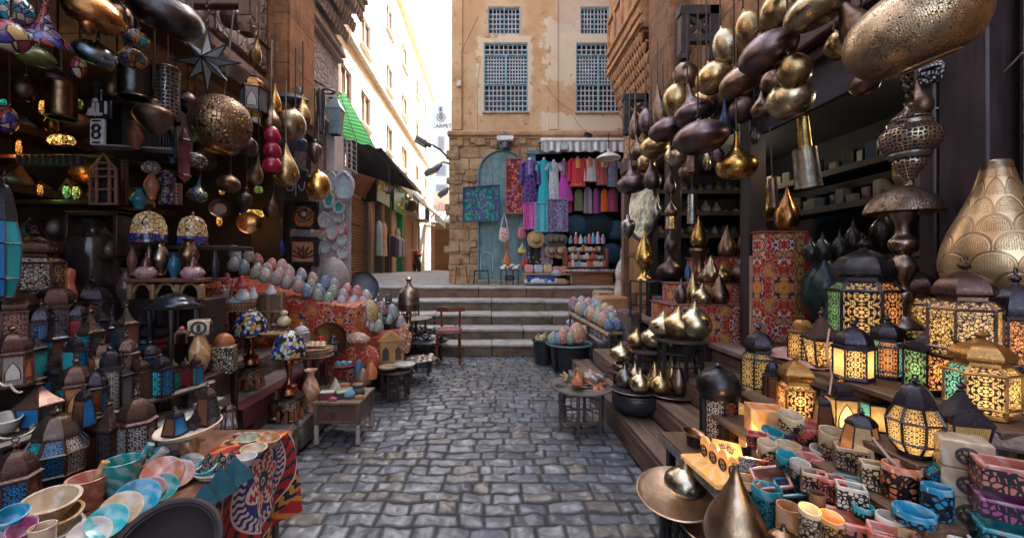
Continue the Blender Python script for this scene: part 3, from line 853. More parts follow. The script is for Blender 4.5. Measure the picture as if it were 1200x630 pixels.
# cream building along the left street
CREAM=plain((.58,.53,.46),.9,0,.12,.8,.25);CREAM2=plain((.52,.47,.40),.85)
WX=-4.1
cbld=thing('cream_building','tall cream building with small windows in strong sun beyond the green awning','building',(WX,10,0),pi/2)
cols=[(1.25,2.1),(2.95,3.96),(6.1,7.1),(8.9,10.1),(12.4,13.4),(15.4,16.4)]
rows=[(4.05,5.0),(6.0,7.05),(8.48,9.5),(10.8,11.9)]
holes=[(a,b,c,d)for a,b in cols for c,d in rows]
mb=MB();wall_xz(mb,0,19,1.0,13.2,holes,0,.16)
mb.add([(0,0,13.2),(19,0,13.2),(19,4,13.2),(0,4,13.2)],[(0,1,2,3)])
mb.add([(19,0,1),(19,4,1),(19,4,13.2),(19,0,13.2)],[(0,1,2,3)])
mb.add([(0,0,1),(0,4,1),(0,4,13.2),(0,0,13.2)],[(3,2,1,0)])
obj('street_wall',mb,CREAM,cbld,smooth=0)
for(a,b,c,d)in holes:
 mb=MB();mb.box(((a+b)/2,.06,c+.03),(b-a,.05,.06),0);mb.box(((a+b)/2,.06,d-.03),(b-a,.05,.06),0)
 mb.box((a+.03,.06,(c+d)/2),(.06,.05,d-c-.12),0);mb.box((b-.03,.06,(c+d)/2),(.06,.05,d-c-.12),0);mb.box(((a+b)/2,.06,(c+d)/2),(.05,.05,d-c-.12),0)
 wn=obj('window',mb,plain((.34,.27,.21),.7),cbld,smooth=0)
 mb=MB();mb.box(((a+b)/2,.11,(c+d)/2),(b-a,.02,d-c),0);obj('shutter',mb,plain((.33,.22,.14),.7,0,.3,2),wn)
 mb=MB();mb.box(((a+b)/2,-.05,c-.05),(b-a+.16,.14,.06),0);obj('sill',mb,CREAM2,wn)
for z,t in((5.35,.10),(7.9,.08),(13.15,.22)):
 mb=MB();mb.box((9.5,-.06-t*.3,z),(19.1,.14+t*.6,t),.01);obj('string_course',mb,CREAM2,cbld)
for i in range(24):
 mb=MB();mb.box((.5+i*.8,-.03,13.42),(.34,.2,.34),.02);obj('parapet_block',mb,CREAM2,cbld)
for(y,z)in((7.6,5.4),(14.3,5.7),(11.3,5.6)):
 t=thing('air_conditioner',['white air conditioner on the cream wall above the black awning','small far air conditioner high on the cream wall','air conditioner between two far windows of the cream wall'][[7.6,14.3,11.3].index(y)],'air conditioner',(WX,10+y,z),pi/2)
 mb=MB();mb.box((0,-.18,0),(.75,.3,.5),.02);obj('casing',mb,WHITE,t)
 mb=MB();mb.ring((.1,-.335,0),.17,.012,'Y');mb.box((.1,-.332,0),(.33,.004,.02),0);mb.box((.1,-.334,0),(.02,.004,.33),0);obj('fan_grille',mb,plain((.3,.3,.3),.5),t)
for yy in(8.9,12.4,15.4):
 t=thing('balcony','small iron railed balcony, '+{8.9:'nearest',12.4:'middle',15.4:'farthest'}[yy]+' one on the cream wall over the shops','balcony',(WX,10+yy+.5,3.95),pi/2)
 mb=MB();mb.box((0,-.3,0),(1.5,.6,.08),.01);obj('slab',mb,CREAM2,t)
 mb=MB()
 for i in range(11):mb.tube([(-.72+i*.144,-.57,.03),(-.72+i*.144,-.57,.75)],.011,4)
 mb.box((0,-.57,.75),(1.5,.03,.03),0);obj('railing',mb,plain((.05,.045,.045),.5),t,smooth=0)
# shops at the foot of it (x = WX)
def shutter_mat(col):
 b=NB('rolling_shutter');sep=b.n('SeparateXYZ',Vector=b.coord('Object'))
 wv=b.math('SINE',b.math('MULTIPLY',sep.outputs[2],78.0));n=b.noise(b.coord('Object'),2,4)
 c=b.mix(b.step(wv,-.8,.2),sc(col,.45),col);c=b.mix(b.step(n,.4,.7),c,sc(col,.75))
 return b.done(b.pbr(c,.6,.0,b.bump(wv,.8,.02)))
s1=thing('shutter_shop','closed shop with rolled down brown shutter left of the green shopfront','shop',(WX,10.45,1.15),pi/2)
mb=MB();mb.box((1.45,-.10,1.15),(2.5,.03,2.35),0);obj('shutter',mb,shutter_mat((.30,.155,.085)),s1)
mb=MB()
for z in(.75,1.5):mb.box((1.45,-.13,z),(2.5,.03,.05),.008)
obj('shutter_bar',mb,plain((.17,.085,.05),.6),s1)
mb=MB();mb.quad((.1,-.16,2.35),(2.85,-.16,2.35),(2.85,-.75,3.45),(.1,-.75,3.45),.05);obj('fascia',mb,plain((.20,.08,.05),.7,0,.3,3),s1)
for x in(.1,2.82):
 mb=MB();mb.box((x,-.12,1.3),(.16,.16,2.6),.01);obj('post',mb,plain((.14,.065,.04),.7),s1)
s2=thing('green_shopfront','narrow open clothes shop under green signs with black canopy','shop',(WX,12.95,1.15),pi/2)
mb=MB();mb.box((2.6,.5,1.5),(5.2,.05,3.2),0);obj('back_wall',mb,plain((.05,.05,.055),.8),s2)
for i,x in enumerate((.0,1.55,2.9,4.9)):
 mb=MB();mb.box((x+.12,-.12,1.5),(.26,.24,3.0),.01);obj('pier',mb,plain((.02,.30,.13),.6)if i==3 else plain((.16,.14,.12),.7),s2)
for i,(x,wd)in enumerate(((.85,1.5),(2.35,1.3),(3.9,1.8))):
 mb=MB();mb.box((x,.06,1.15),(wd-.2,.02,2.2),0);obj('display_window',mb,plain(((.16,.30,.38),(.03,.03,.035),(.22,.2,.24))[i],.25,0,.8,2),s2)
for i,(x,wd,tx)in enumerate(((1.2,2.2,'HELMI'),(4.0,2.0,'al'))):
 mb=MB();mb.box((x,-.30,2.95),(wd,.08,1.0),.01);sg=obj('sign_board',mb,plain((.02,.20,.07),.5),s2)
 if i==0:
  me=text_mesh('HELMI',.62);me.materials.append(plain((.75,.62,.12),.5))
  o=obj('lettering',me,None,sg,(x,-.348,2.95),(pi/2,0,0))
 else:
  mb=MB();mb.tube([(x+.6,-.348,3.2),(x+.55,-.348,2.75),(x+.2,-.348,2.7),(x-.1,-.348,2.78),(x-.5,-.348,2.72)],.04,5);obj('lettering',mb,plain((.75,.62,.12),.5),sg)
mb=MB();mb.quad((-.1,-.05,3.95),(5.2,-.05,3.95),(5.2,-1.0,3.55),(-.1,-1.0,3.55),.05);mb.box((2.55,-1.0,3.5),(5.3,.05,.16),0);obj('canopy',mb,plain((.03,.028,.03),.7),s2)
mb=MB();mb.quad((.0,-.5,3.46),(2.4,-.5,3.46),(2.4,-.15,3.62),(.0,-.15,3.62),.03);mb.quad((2.9,-.5,3.46),(5.0,-.5,3.46),(5.0,-.15,3.62),(2.9,-.15,3.62),.03);obj('canopy_lining',mb,plain((.38,.30,.22),.8),s2)
mb=MB();mb.box((-.06,-.3,3.1),(.14,.45,1.6),.02);obj('black_side_panel',mb,plain((.014,.013,.016),.7),s2)
s3=thing('beige_shop','beige shopfront with pale teal awning past the green shop','shop',(WX,18.2,1.15),pi/2)
mb=MB();mb.box((2.4,-.05,1.6),(5.0,.1,3.2),0);obj('front_wall',mb,plain((.46,.33,.24),.85),s3)
for(x,wd,c)in((.5,.5,(.20,.15,.12)),(3.2,1.3,(.30,.16,.08)),(4.6,.35,(.22,.30,.32))):
 mb=MB();mb.box((x,-.12,1.25),(wd,.06,2.5),.01);obj('door',mb,plain(c,.5),s3)
mb=MB();mb.quad((1.0,-1.5,2.75),(5.4,-1.5,2.75),(5.4,-.1,3.9),(1.0,-.1,3.9),.03);mb.quad((1.0,-1.5,2.45),(5.4,-1.5,2.45),(5.4,-1.5,2.78),(1.0,-1.5,2.78),.03);obj('awning',mb,plain((.30,.40,.44),.7),s3)
mb=MB();mb.lathe([(0,-.3),(.25,-.2),(.3,0),(.25,.2),(0,.3)],10,(.3,-.5,3.0));obj('black_lamp_box',mb,BLACK,s3)
s4=thing('shutter_shop','far brown shuttered shop at the bend by the stone corner','shop',(-3.3,26.0,1.15),.25)
mb=MB();mb.box((.9,0,1.6),(2.8,.2,3.2),0);obj('front_wall',mb,plain((.38,.24,.16),.8),s4)
mb=MB();mb.box((.9,-.12,1.3),(2.3,.04,2.6),0);obj('shutter',mb,shutter_mat((.32,.17,.09)),s4)
mb=MB();mb.quad((-.6,-1.3,2.9),(2.4,-1.3,2.9),(2.4,-.1,3.7),(-.6,-.1,3.7),.04)
for i in range(7):mb.box((-.5+i*.46,-.7,3.36),(.05,1.4,.04),0,T=None)
obj('awning',mb,plain((.08,.075,.08),.7),s4)
def block_building(name,label,x0,x1,y,z1,col,win,dep=6,z0=0.5):
 t=thing(name,label,'building',(0,y,0))
 mb=MB();mb.box(((x0+x1)/2,dep/2,(z0+z1)/2),(x1-x0,dep,z1-z0),0);obj('block_walls',mb,plain(col,.9,0,.12,.5),t)
 for(a,b,c,d,cc)in win:
  mb=MB();mb.box(((a+b)/2,-.02,(c+d)/2),(b-a,.12,d-c),0);wn=obj('window',mb,plain(sc(col,.6),.7),t)
  mb=MB();mb.box(((a+b)/2,-.06,(c+d)/2),(b-a-.25,.1,d-c-.25),0);obj('pane',mb,plain(cc,.3),wn)
 return t
def pxwin(u0,u1,v0,v1,d,col):
 a,b=P(u0,v1,d),P(u1,v0,d);return(a.x,b.x,a.z,b.z,col)
fg=block_building('grey_building','far pale grey block with dark round emblem and lettering beyond the street',P(510,0,45).x,P(560,0,45).x,45,P(0,118,45).z,(.42,.46,.47),[pxwin(514,519,125,132,45,(.02,.05,.12)),pxwin(513,521,160,176,45,(.16,.18,.22)),pxwin(511,523,193,206,45,(.14,.17,.22)),pxwin(511,524,216,228,45,(.12,.15,.2))])
p=P(517,138,45)
mb=MB();mb.lathe([(.42,-.03),(.5,0),(.42,.03)],20,(0,0,0),T=Matrix.Rotation(pi/2,4,'X'));mb.lathe([(0,-.05),(.28,-.04),(.28,.04),(0,.05)],8,(0,0,0),T=Matrix.Rotation(pi/2,4,'X'))
mb.box((0,0,.42),(.25,.1,.2),0);obj('emblem',mb,plain((.10,.12,.15),.6),fg,(p.x,-.1,p.z))
me=text_mesh('CARPET',.62,.02);me.materials.append(plain((.08,.1,.13),.6));obj('lettering',me,None,fg,(p.x+.05,-.08,p.z-.95),(pi/2,0,0))
tw=block_building('grey_tower','narrow blue grey far tower behind the cream roofline',P(500,0,60).x,P(512,0,60).x,60,P(0,116,60).z,(.38,.44,.46),[])
pb=block_building('pink_house','faded pinkish brown far house with a small balcony at the street end',P(490,0,34).x,P(533,0,34).x,34,P(0,224,34).z,(.38,.27,.24),[pxwin(514,519,238,252,34,(.2,.2,.22)),pxwin(521,526,240,254,34,(.16,.16,.18)),pxwin(507,511,241,254,34,(.18,.17,.18))])
mb=MB();a=P(509,258,34);mb.box((a.x+.45,-.35,a.z),(1.3,.8,.1),0);mb.box((a.x+.45,-.72,a.z+.35),(1.3,.05,.6),0);obj('balcony',mb,plain((.42,.33,.28),.8),pb)
# near left building
LX=-2.3
GREYSTONE=blocks((.40,.33,.30),(.29,.24,.22),(.13,.11,.10),.6,.34,.010,'yz',.6)
BROWNSTONE=blocks((.38,.165,.065),(.28,.12,.05),(.13,.06,.04),.8,.5,.008,'yz',.7)
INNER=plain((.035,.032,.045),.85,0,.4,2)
lb=thing('stone_building','old carved stone building over the dark bazaar front on the left','building',(0,0,0))
mb=MB();mb.box((LX-.5,.5,5.55),(1.0,7.4,4.9),0);obj('upper_wall',mb,GREYSTONE,lb,smooth=0)
mb=MB();mb.box((LX-1.2,5.65,5.5),(2.4,.8,10),0);obj('pier',mb,GREYSTONE,lb,smooth=0)
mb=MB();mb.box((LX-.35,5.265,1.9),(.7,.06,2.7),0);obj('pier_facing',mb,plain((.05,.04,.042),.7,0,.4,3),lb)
mb=MB();mb.box((LX-.5,-1.6,1.5),(1.0,4.4,3.2),0);obj('lower_wall',mb,GREYSTONE,lb,smooth=0)
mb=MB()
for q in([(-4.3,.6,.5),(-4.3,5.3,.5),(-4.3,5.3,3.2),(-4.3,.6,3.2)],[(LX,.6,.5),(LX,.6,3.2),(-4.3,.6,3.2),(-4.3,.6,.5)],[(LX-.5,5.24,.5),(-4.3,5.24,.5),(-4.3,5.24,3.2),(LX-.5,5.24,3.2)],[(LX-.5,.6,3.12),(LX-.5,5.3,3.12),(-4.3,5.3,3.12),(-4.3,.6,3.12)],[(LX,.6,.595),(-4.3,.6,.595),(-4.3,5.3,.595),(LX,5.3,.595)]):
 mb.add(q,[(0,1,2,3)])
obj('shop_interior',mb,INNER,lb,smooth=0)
mb=MB();mb.box((LX+.03,2.95,3.06),(.20,4.8,.16),.01);obj('lintel_beam',mb,DARKWOOD,lb)
mb=MB();mb.box((LX+.02,5.4,3.9),(.10,1.22,.95),.01);obj('carved_panel',mb,carved((.66,.61,.60),(.42,.38,.37),11,'yz'),lb)
for z,o in((3.36,.10),(3.42,.06),(4.42,.10),(4.5,.14),(4.58,.10)):
 mb=MB();mb.box((LX+o/2,5.4,z),(o+.06,1.3,.05),.006);obj('moulding',mb,plain((.52,.47,.45),.85,0,.25,6,.4),lb)
mb=MB();mb.box((LX+.10,4.45,4.6),(.32,.62,3.2),.02);mb.box((LX+.06,4.45,3.1),(.24,.55,.5),.02);obj('buttress',mb,BROWNSTONE,lb)
mb=MB();mb.box((LX+.02,3.72,3.85),(.08,.78,1.0),.01);obj('carved_panel',mb,carved((.42,.34,.31),(.18,.14,.13),10,'yz'),lb)
mb=MB();mb.box((LX+.03,3.9,3.22),(.1,2.4,.09),.01);obj('moulding',mb,plain((.26,.16,.15),.8,0,.3),lb)
def muqarnas(mb,x,y0,y1,z0,out,n,hgt,sgn):
 for k in range(n):
  o=out*(k+1)/n;z=z0+hgt*k/n;hh=hgt/n
  m=max(3,int((y1-y0)/(hh*.62)))
  mb.box((x+sgn*o*.42,(y0+y1)/2,z+hh*.86),(o*.84,y1-y0,hh*.28),.006)
  for i in range(m):
   y=y0+(y1-y0)*(i+.5+.0)/m;r=(y1-y0)/m*.46
   mb.lathe([(.0,z-hh*.35),(r*.35,z-hh*.1),(r*.9,z+hh*.3),(r*1.0,z+hh*.74)],6,(x+sgn*(o-r*.6),y,0),ph=.5*(k%2))
mb=MB();muqarnas(mb,LX,4.85,6.05,4.55,.42,4,.62,1);obj('stalactite_corbel',mb,plain((.50,.44,.41),.85,0,.35,8,.5),lb)
mb=MB();mb.box((LX+.2,5.45,6.2),(.5,1.2,2.1),.01)
for z in(5.3,5.6,5.9,6.5):mb.box((LX+.46,5.45,z),(.06,1.24,.07),.008)
obj('oriel',mb,plain((.46,.41,.40),.85,0,.3,5,.4),lb)
mb=MB();mb.box((LX+.06,5.89,2.55),(.13,.34,1.75),.01);obj('white_render',mb,plain((.62,.59,.60),.85,0,.15,4,.3),lb)
def bracket(name,label,x,y,z0,z1,reach,sgn,mat):
 t=thing(name,label,'bracket',(x,y,z0))
 h=z1-z0
 def b_(c,s,n='beam',rot=None):
  mb=MB();mb.box((0,0,0),s,.008);obj(n,mb,mat,t,c,rot or(0,0,0))
 b_((sgn*.06,0,h/2),(.10,.10,h),'post')
 b_((sgn*reach/2,0,h-.05),(reach,.10,.10));b_((sgn*reach*.5,0,h*.42),(reach*.9,.08,.08))
 b_((sgn*(reach-.06),0,h*.62),(.09,.09,h*.75),'post')
 L=math.hypot(reach*.7,h*.42)
 for q in(.69,):
  b_((sgn*reach*.5,.0,h*.68),(L*.9,.05,.05),'brace',(0,math.atan2(h*.42,reach*.7),0));b_((sgn*reach*.5,.012,h*.68),(L*.9,.05,.05),'brace',(0,-math.atan2(h*.42,reach*.7),0))
 b_((sgn*(reach-.06),0,h*.2),(.1,.1,.06),'drop')
 mb=MB();mb.lathe([(0,-.09),(.05,-.07),(.06,-.02),(.03,.02)],8);obj('turned_drop',mb,mat,t,(sgn*(reach-.06),0,h*.18))
 return t
bracket('timber_bracket','dark timber hanging bracket over the star lantern on the left',LX,3.0,3.05,3.75,.58,1,plain((.10,.055,.042),.6,0,.35,8,.3))
bracket('timber_bracket','dark timber bracket high over the left display with cross braces',LX,2.3,2.75,3.25,.62,1,plain((.085,.05,.045),.6,0,.35,8,.3))
# near right building
RX=2.25
ORANGESTONE=blocks((.46,.23,.095),(.35,.165,.07),(.17,.085,.05),.55,.32,.010,'yz',.8)
rb=thing('stone_building','warm brown stone building with carved corbels over the lamp shop on the right','building',(0,0,0))
mb=MB();mb.box((RX+2.0,1.35,8.4),(4.0,10.5,11.0),0);obj('upper_wall',mb,ORANGESTONE,rb,smooth=0)
mb=MB();mb.box((7.05,8.58,7),(7.0,3.75,14),0);obj('hidden_sun_block',mb,ORANGESTONE,rb,smooth=0)  # unseen block added to stop sun from the right reaching the top step
mb=MB();mb.box((RX+.6,-1.2,1.45),(1.2,5.6,2.96),0);obj('lower_wall',mb,ORANGESTONE,rb,smooth=0)
mb=MB();mb.box((RX+.17,1.675,1.8),(.34,.15,2.3),.02);obj('corner_stones',mb,blocks((.33,.20,.15),(.22,.14,.12),(.08,.06,.05),.5,.33,.012,'xz',.9),rb)
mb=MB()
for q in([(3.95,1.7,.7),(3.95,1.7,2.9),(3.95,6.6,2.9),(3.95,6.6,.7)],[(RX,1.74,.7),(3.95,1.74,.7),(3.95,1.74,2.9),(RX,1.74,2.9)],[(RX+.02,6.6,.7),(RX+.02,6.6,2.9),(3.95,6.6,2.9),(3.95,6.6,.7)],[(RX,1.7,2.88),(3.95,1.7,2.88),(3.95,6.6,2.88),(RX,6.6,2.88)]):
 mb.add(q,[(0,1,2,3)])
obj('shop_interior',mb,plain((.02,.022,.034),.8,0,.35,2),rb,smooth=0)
TIMB=wood((.04,.024,.028),.5,1.0,2)
for(y0,y1,x,wx,nm)in((1.78,1.98,RX-.01,.16,'dark_pillar'),(1.985,2.06,RX-.05,.10,'door_post'),(3.40,3.5,RX-.03,.14,'door_post'),(3.55,3.62,RX,.1,'door_post'),(5.02,5.14,RX+.01,.16,'door_post'),(5.6,5.68,RX-.02,.12,'door_post')):
 mb=MB();mb.box((x,(y0+y1)/2,1.79),(wx,y1-y0,2.18),.008);obj(nm,mb,TIMB,rb)
mb=MB();mb.box((RX-.06,4.1,2.96),(.22,5.0,.18),.012);mb.box((RX-.02,4.1,2.83),(.12,5.0,.07),.008);obj('lintel_beam',mb,wood((.09,.05,.045),.5,1,1),rb)
mb=MB();mb.box((RX-.005,6.14,1.8),(.05,.90,2.2),.008)
obj('door_leaf',mb,wood((.30,.14,.06),.55,.7,2),rb)
for z in(.95,1.6,2.3,2.85):
 mb=MB();mb.box((RX-.035,6.14,z),(.03,.9,.07),.006);obj('door_rail',mb,wood((.24,.11,.05),.55,1,1),rb)
mb=MB();mb.box((RX-.04,6.63,1.9),(.16,.12,2.5),.01);obj('end_post',mb,wood((.20,.10,.06),.6,1,2),rb)
mb=MB();mb.quad((RX,2.06,2.62),(RX+.05,2.06,2.62),(RX+.05,2.06,2.8),(RX,2.06,2.8));mb.box((RX+.02,2.75,2.66),(.04,1.3,.3),.004);obj('transom_board',mb,plain((.07,.065,.09),.6),rb)
ORST=plain((.42,.21,.095),.85,0,.4,7,.6)
mb=MB();muqarnas(mb,RX,5.5,6.9,3.75,.24,6,.85,-1);obj('stalactite_corbel',mb,ORST,rb)
mb=MB();mb.box((RX-.02,6.2,5.9),(.46,1.5,2.6),.01)
for z in(4.66,4.8,5.0,5.5):mb.box((RX-.26,6.2,z),(.06,1.54,.08),.01)
for y in(5.5,5.85,6.2,6.55,6.9):mb.box((RX-.26,y,5.25),(.05,.05,.45),.006)
obj('oriel',mb,ORST,rb)
mb=MB();mb.box((RX-.02,6.2,3.45),(.08,1.0,.7),.01);obj('carved_panel',mb,carved((.50,.27,.13),(.20,.10,.05),11,'yz'),rb)
mb=MB();mb.box((RX-.10,4.95,4.3),(.26,.6,2.4),.02);mb.lathe([(.05,3.3),(.09,3.42),(.05,3.55),(.07,4.2),(.05,4.3)],10,(RX-.2,4.6,0));obj('buttress',mb,blocks((.26,.115,.05),(.19,.085,.04),(.09,.045,.03),.8,.5,.008,'yz',.7),rb)
bracket('timber_bracket','tall dark timber bracket under the carved corbel carrying ropes of lamps',RX,4.05,3.42,3.97,.40,-1,plain((.035,.024,.026),.55,0,.35,8,.3))
bracket('timber_bracket','small dark timber bracket at the far end of the right lamp row',RX,5.7,3.2,3.8,.42,-1,plain((.03,.022,.025),.55,0,.35,8,.3))
bracket('timber_bracket','dark timber bracket over the giant tilted brass lamp',RX,2.35,2.95,3.45,.7,-1,plain((.04,.028,.028),.55,0,.35,8,.3))
pl=MB();pl.tube([P(732,345,7.2),P(733,140,7.2)],.03,8);tag(obj('pole',pl,metal_plain((.2,.17,.15),.5)),'thin grey metal pole at the far corner of the lamp shop','pole')
cable([P(300,42,3.9),P(345,78,4.6),P(400,110,6.2)],.012,'sagging rope strung along the carved stone panels on the left',ROPE,.03)
cable([P(760,95,5.8),P(800,55,4.8),P(822,30,4.2)],.008,'thin wire strung beneath the carved corbel on the right',ROPE,.04)
cable([P(1120,95,1.95),P(1150,97,1.9),P(1199,94,1.75)],.004,'thin wire running across the dark pillar at the right edge',BLACK,.01)
# street things beyond the stairs
GREENSHEET=None
def corr():
 b=NB('green_sheet');uv=b.coord('UV');sep=b.n('SeparateXYZ',Vector=uv)
 wv=b.math('SINE',b.math('MULTIPLY',sep.outputs[1],60.0));n=b.noise(uv,3,3)
 c=b.mix(b.step(wv,-.5,.5),(.003,.30,.035),(.005,.48,.06));c=b.mix(b.step(n,.5,.8),c,(.01,.2,.05))
 return b.done(b.pbr(c,.75,0,b.bump(wv,.5,.01),Specular_IOR_Level=.2))
ga=thing('green_awning','bright green corrugated awning sheet below the cream building','awning',(0,0,0))
A,B,Cc,D=P(391,163,8.2),P(444,180,10.0),P(404,108,10.4),P(391,112,9.0)
mb=MB();mb.quad(A,B,Cc,D,.02,8,8);obj('sheet',mb,corr(),ga)
mb=MB()
for s in(.03,.5,.97):mb.tube([A.lerp(B,s)-Vector((0,0,.05)),D.lerp(Cc,s)-Vector((0,0,.05))],.035,5)
mb.tube([A-Vector((0,0,.06)),B-Vector((0,0,.06))],.03,5);obj('batten',mb,plain((.03,.02,.025),.6),ga)
ba=thing('black_awning','wide sagging black canvas awning under the green sheet','awning',(0,0,0))
mb=MB();mb.quad(P(408,198,11.2),P(488,222,12.6),P(447,175,8.2),P(402,163,7.6),.012,14,10,lambda s,t:-.12*math.sin(s*pi)*math.sin(t*pi)+.02*math.sin(s*17))
obj('canvas',mb,cloth((.020,.018,.028)),ba)
mb=MB();mb.tube([P(408,198,11.2),P(488,223,12.6)],.025,6);mb.tube([P(488,223,12.6),P(447,175,8.2)],.025,6);obj('pole',mb,BLACK,ba)
mb=MB();mb.tube([P(456,180,9.5),P(456,214,9.5)],.008,5);mb.lathe([(.12,-.16),(.10,-.05),(.02,0)],8,P(456,217,9.5));mb.box(P(456,224,9.5),(.12,.12,.14),.02)
tag(obj('street_lantern',mb,plain((.09,.05,.04),.5)),'small street lantern hanging from the black awning on a rod','lantern')
mc=thing('window_cage','grey welded window cage jutting from the wall beside the green awning','cage',P(401,182,6.4))
mb=MB()
for i in range(6):
 for a in(0,1):
  mb.tube([(-.17+.07*i,-.12+.25*a,-.24),(-.17+.07*i,-.12+.25*a,.24)],.008,4)
for j in range(7):
 z=-.24+.08*j;mb.tube([(-.17,.13,z),(-.17,-.12,z),(.18,-.12,z),(.18,.13,z)],.008,4)
obj('bars',mb,plain((.34,.31,.31),.5),mc,smooth=0)
mb=MB();mb.box((0,0,-.26),(.4,.3,.03),.005);obj('base_plate',mb,plain((.25,.22,.22),.6),mc)
def floodlight(u,v,d,label,tilt,su=.32):
 t=thing('street_lamp',label,'street lamp',P(u,v,d),(0,tilt,.3))
 mb=MB();mb.box((0,0,0),(su,.2,.12),.03);mb.box((su*.55,0,.02),(su*.4,.12,.07),.02);obj('lamp_head',mb,plain((.12,.12,.13),.5),t)
 mb=MB();mb.box((-.02,0,-.062),(su*.8,.16,.02),.005);obj('lens',mb,plain((.5,.48,.45),.3),t)
 return t
floodlight(494,166,9.3,'upper grey street lamp head on the corner arm of the ochre house',.5)
floodlight(506,200,8.8,'lower square street floodlight tilted beside the ochre house corner',-.5,.34)
floodlight(519,226,9.0,'small street floodlight partly hidden at the stone corner',-.6,.22)
for(a,b,l)in(((503,168,9.3),(527,187,10.3),'bent arm carrying the upper street lamp'),((511,194,8.8),(527,192,10.3),'short arm carrying the lower street floodlight')):
 mb=MB();p,q=P(*a),P(*b);m_=(p+q)/2+Vector((0,0,.06));mb.tube([p,m_,q],.022,6);tag(obj('lamp_arm',mb,plain((.12,.11,.11),.5)),l,'arm')
cr=thing('clothes_rack','rail of dark and grey clothes outside the green shopfront','rack',(-3.55,15.4,1.17),pi/2)
mb=MB()
for x in(-1.0,1.0):mb.tube([(x,0,0),(x,0,1.35)],.02,6)
mb.tube([(-1.0,0,1.35),(1.0,0,1.35)],.02,6);obj('rail',mb,STEEL,cr)
for i in range(9):
 x=-.85+i*.21;c=[(.05,.03,.07),(.09,.07,.12),(.05,.05,.06),(.26,.26,.32),(.4,.4,.46),(.34,.33,.38),(.12,.08,.12),(.45,.45,.5),(.2,.2,.26)][i]
 mb=MB();mb.lathe([(.16,0),(.15,.3),(.17,.6),(.08,.72),(0,.73)],10,(0,0,0),sx=.55,sy=1.2,wob=lambda a,z:1+.12*math.sin(5*a));obj('garment',mb,cloth(c),cr,(x,0,.6))
for(y,v,c,l)in((14.1,262,(.5,.25,.12),'orange print garment hung in the green shop doorway'),(16.2,262,(.3,.32,.45),'blue grey garment hung in the second green shop doorway'),(13.5,268,(.2,.4,.5),'pale blue garment hanging inside the first green shop window')):
 mb=MB();mb.lathe([(.24,-1.1),(.2,-.5),(.22,-.1),(.1,.05),(0,.06)],12,(WX+.42,y,H+.5*0+1.45),sx=.5,wob=lambda a,z:1+.1*math.sin(6*a));tag(obj('hanging_garment',mb,cloth(c,(.6,.6,.6),20)),l,'garment')
mo=thing('motorcycle','small motorcycle parked by the beige far shopfront','motorcycle',(-3.35,18.6,1.17),(0,0,1.9))
for x in(-.62,.62):
 mb=MB();mb.ring((x,0,.3),.25,.06,'Y',18,6);wh=obj('wheel',mb,BLACK,mo)
 mb=MB()
 for k in range(6):mb.tube([(x,0,.3),(x+.24*math.cos(k*pi/3),0,.3+.24*math.sin(k*pi/3))],.01,4)
 obj('rim',mb,STEEL,wh)
mb=MB();mb.box((0,0,.42),(.5,.22,.3),.05);mb.tube([(.62,0,.3),(.42,0,.95)],.03,6);mb.tube([(-.62,0,.3),(-.2,0,.5)],.03,6);obj('frame',mb,plain((.1,.1,.11),.4),mo)
mb=MB();mb.lathe([(0,-.28),(.13,-.2),(.15,0),(.11,.2),(0,.26)],10,(.18,0,.72),T=Matrix.Identity(4));obj('fuel_tank',mb,plain((.4,.03,.04),.3),mo)
mb=MB();mb.box((-.32,0,.72),(.6,.24,.1),.04);obj('seat',mb,BLACK,mo)
mb=MB();mb.tube([(.42,-.33,1.02),(.42,0,.95),(.42,.33,1.02)],.02,6);obj('handlebar',mb,STEEL,mo)
mb=MB();mb.lathe([(0,-.06),(.1,-.04),(.11,.03),(.05,.09)],12,T=Matrix.Translation((.52,0,.88))@Matrix.Rotation(pi/2,4,'Y'));obj('headlight',mb,STEEL,mo)
# stall at the ochre house
SD=10.3
aw=thing('striped_awning','white scalloped awning with grey stripes over the dress stall','awning',(0,0,0))
ax0,ax1=P(631,165,SD).x,P(734,165,SD).x
mb=MB();mb.box(((ax0+ax1)/2,SD-.45,P(0,164,SD-.45).z),(ax1-ax0,.1,.08),.02);obj('cassette',mb,WHITE,aw)
vz=P(0,166,SD-.5).z
mb=MB();nn=72
def scal(i):return .21+.05*abs(math.sin(i/nn*pi*8.5))
vs=[]
for i in range(nn+1):
 x=ax0+(ax1-ax0)*i/nn;y=SD-.5-.02*math.sin(i*.9)
 vs+=[(x,y,vz),(x,y-.03,vz-scal(i))]
mb.add(vs,[(2*i,2*i+1,2*i+3,2*i+2)for i in range(nn)],[[(vs[k][0],vs[k][2])for k in(2*i,2*i+1,2*i+3,2*i+2)]for i in range(nn)])
obj('valance',mb,cloth((.60,.58,.55),(.30,.29,.28),42,'stripe'),aw)
mb=MB();mb.quad((ax0,SD-.48,vz+.05),(ax1,SD-.48,vz+.05),(ax1,FY-.05,vz+.18),(ax0,FY-.05,vz+.18),.01);obj('canvas_top',mb,cloth((.62,.6,.56)),aw)
tl=thing('wall_light','white wall light box mounted over the blue arched door','light',P(592,163,10.3))
mb=MB();mb.box((0,0,0),(.42,.2,.12),.02);obj('housing',mb,WHITE,tl)
mb=MB();mb.lathe([(0,-.2),(.07,-.17),(.09,-.08),(.05,0)],10);obj('bulb_cage',mb,plain((.12,.13,.14),.4),tl,(0,0,-.05))
mb=MB();mb.box((0,.06,.12),(.1,.1,.14),.01);obj('mount',mb,plain((.12,.12,.12),.5),tl)
fl=thing('floodlight','small grey floodlight clipped to the striped awning','floodlight',P(661,173,9.65))
mb=MB();mb.box((0,0,0),(.2,.12,.16),.015);obj('housing',mb,plain((.25,.24,.23),.5),fl)
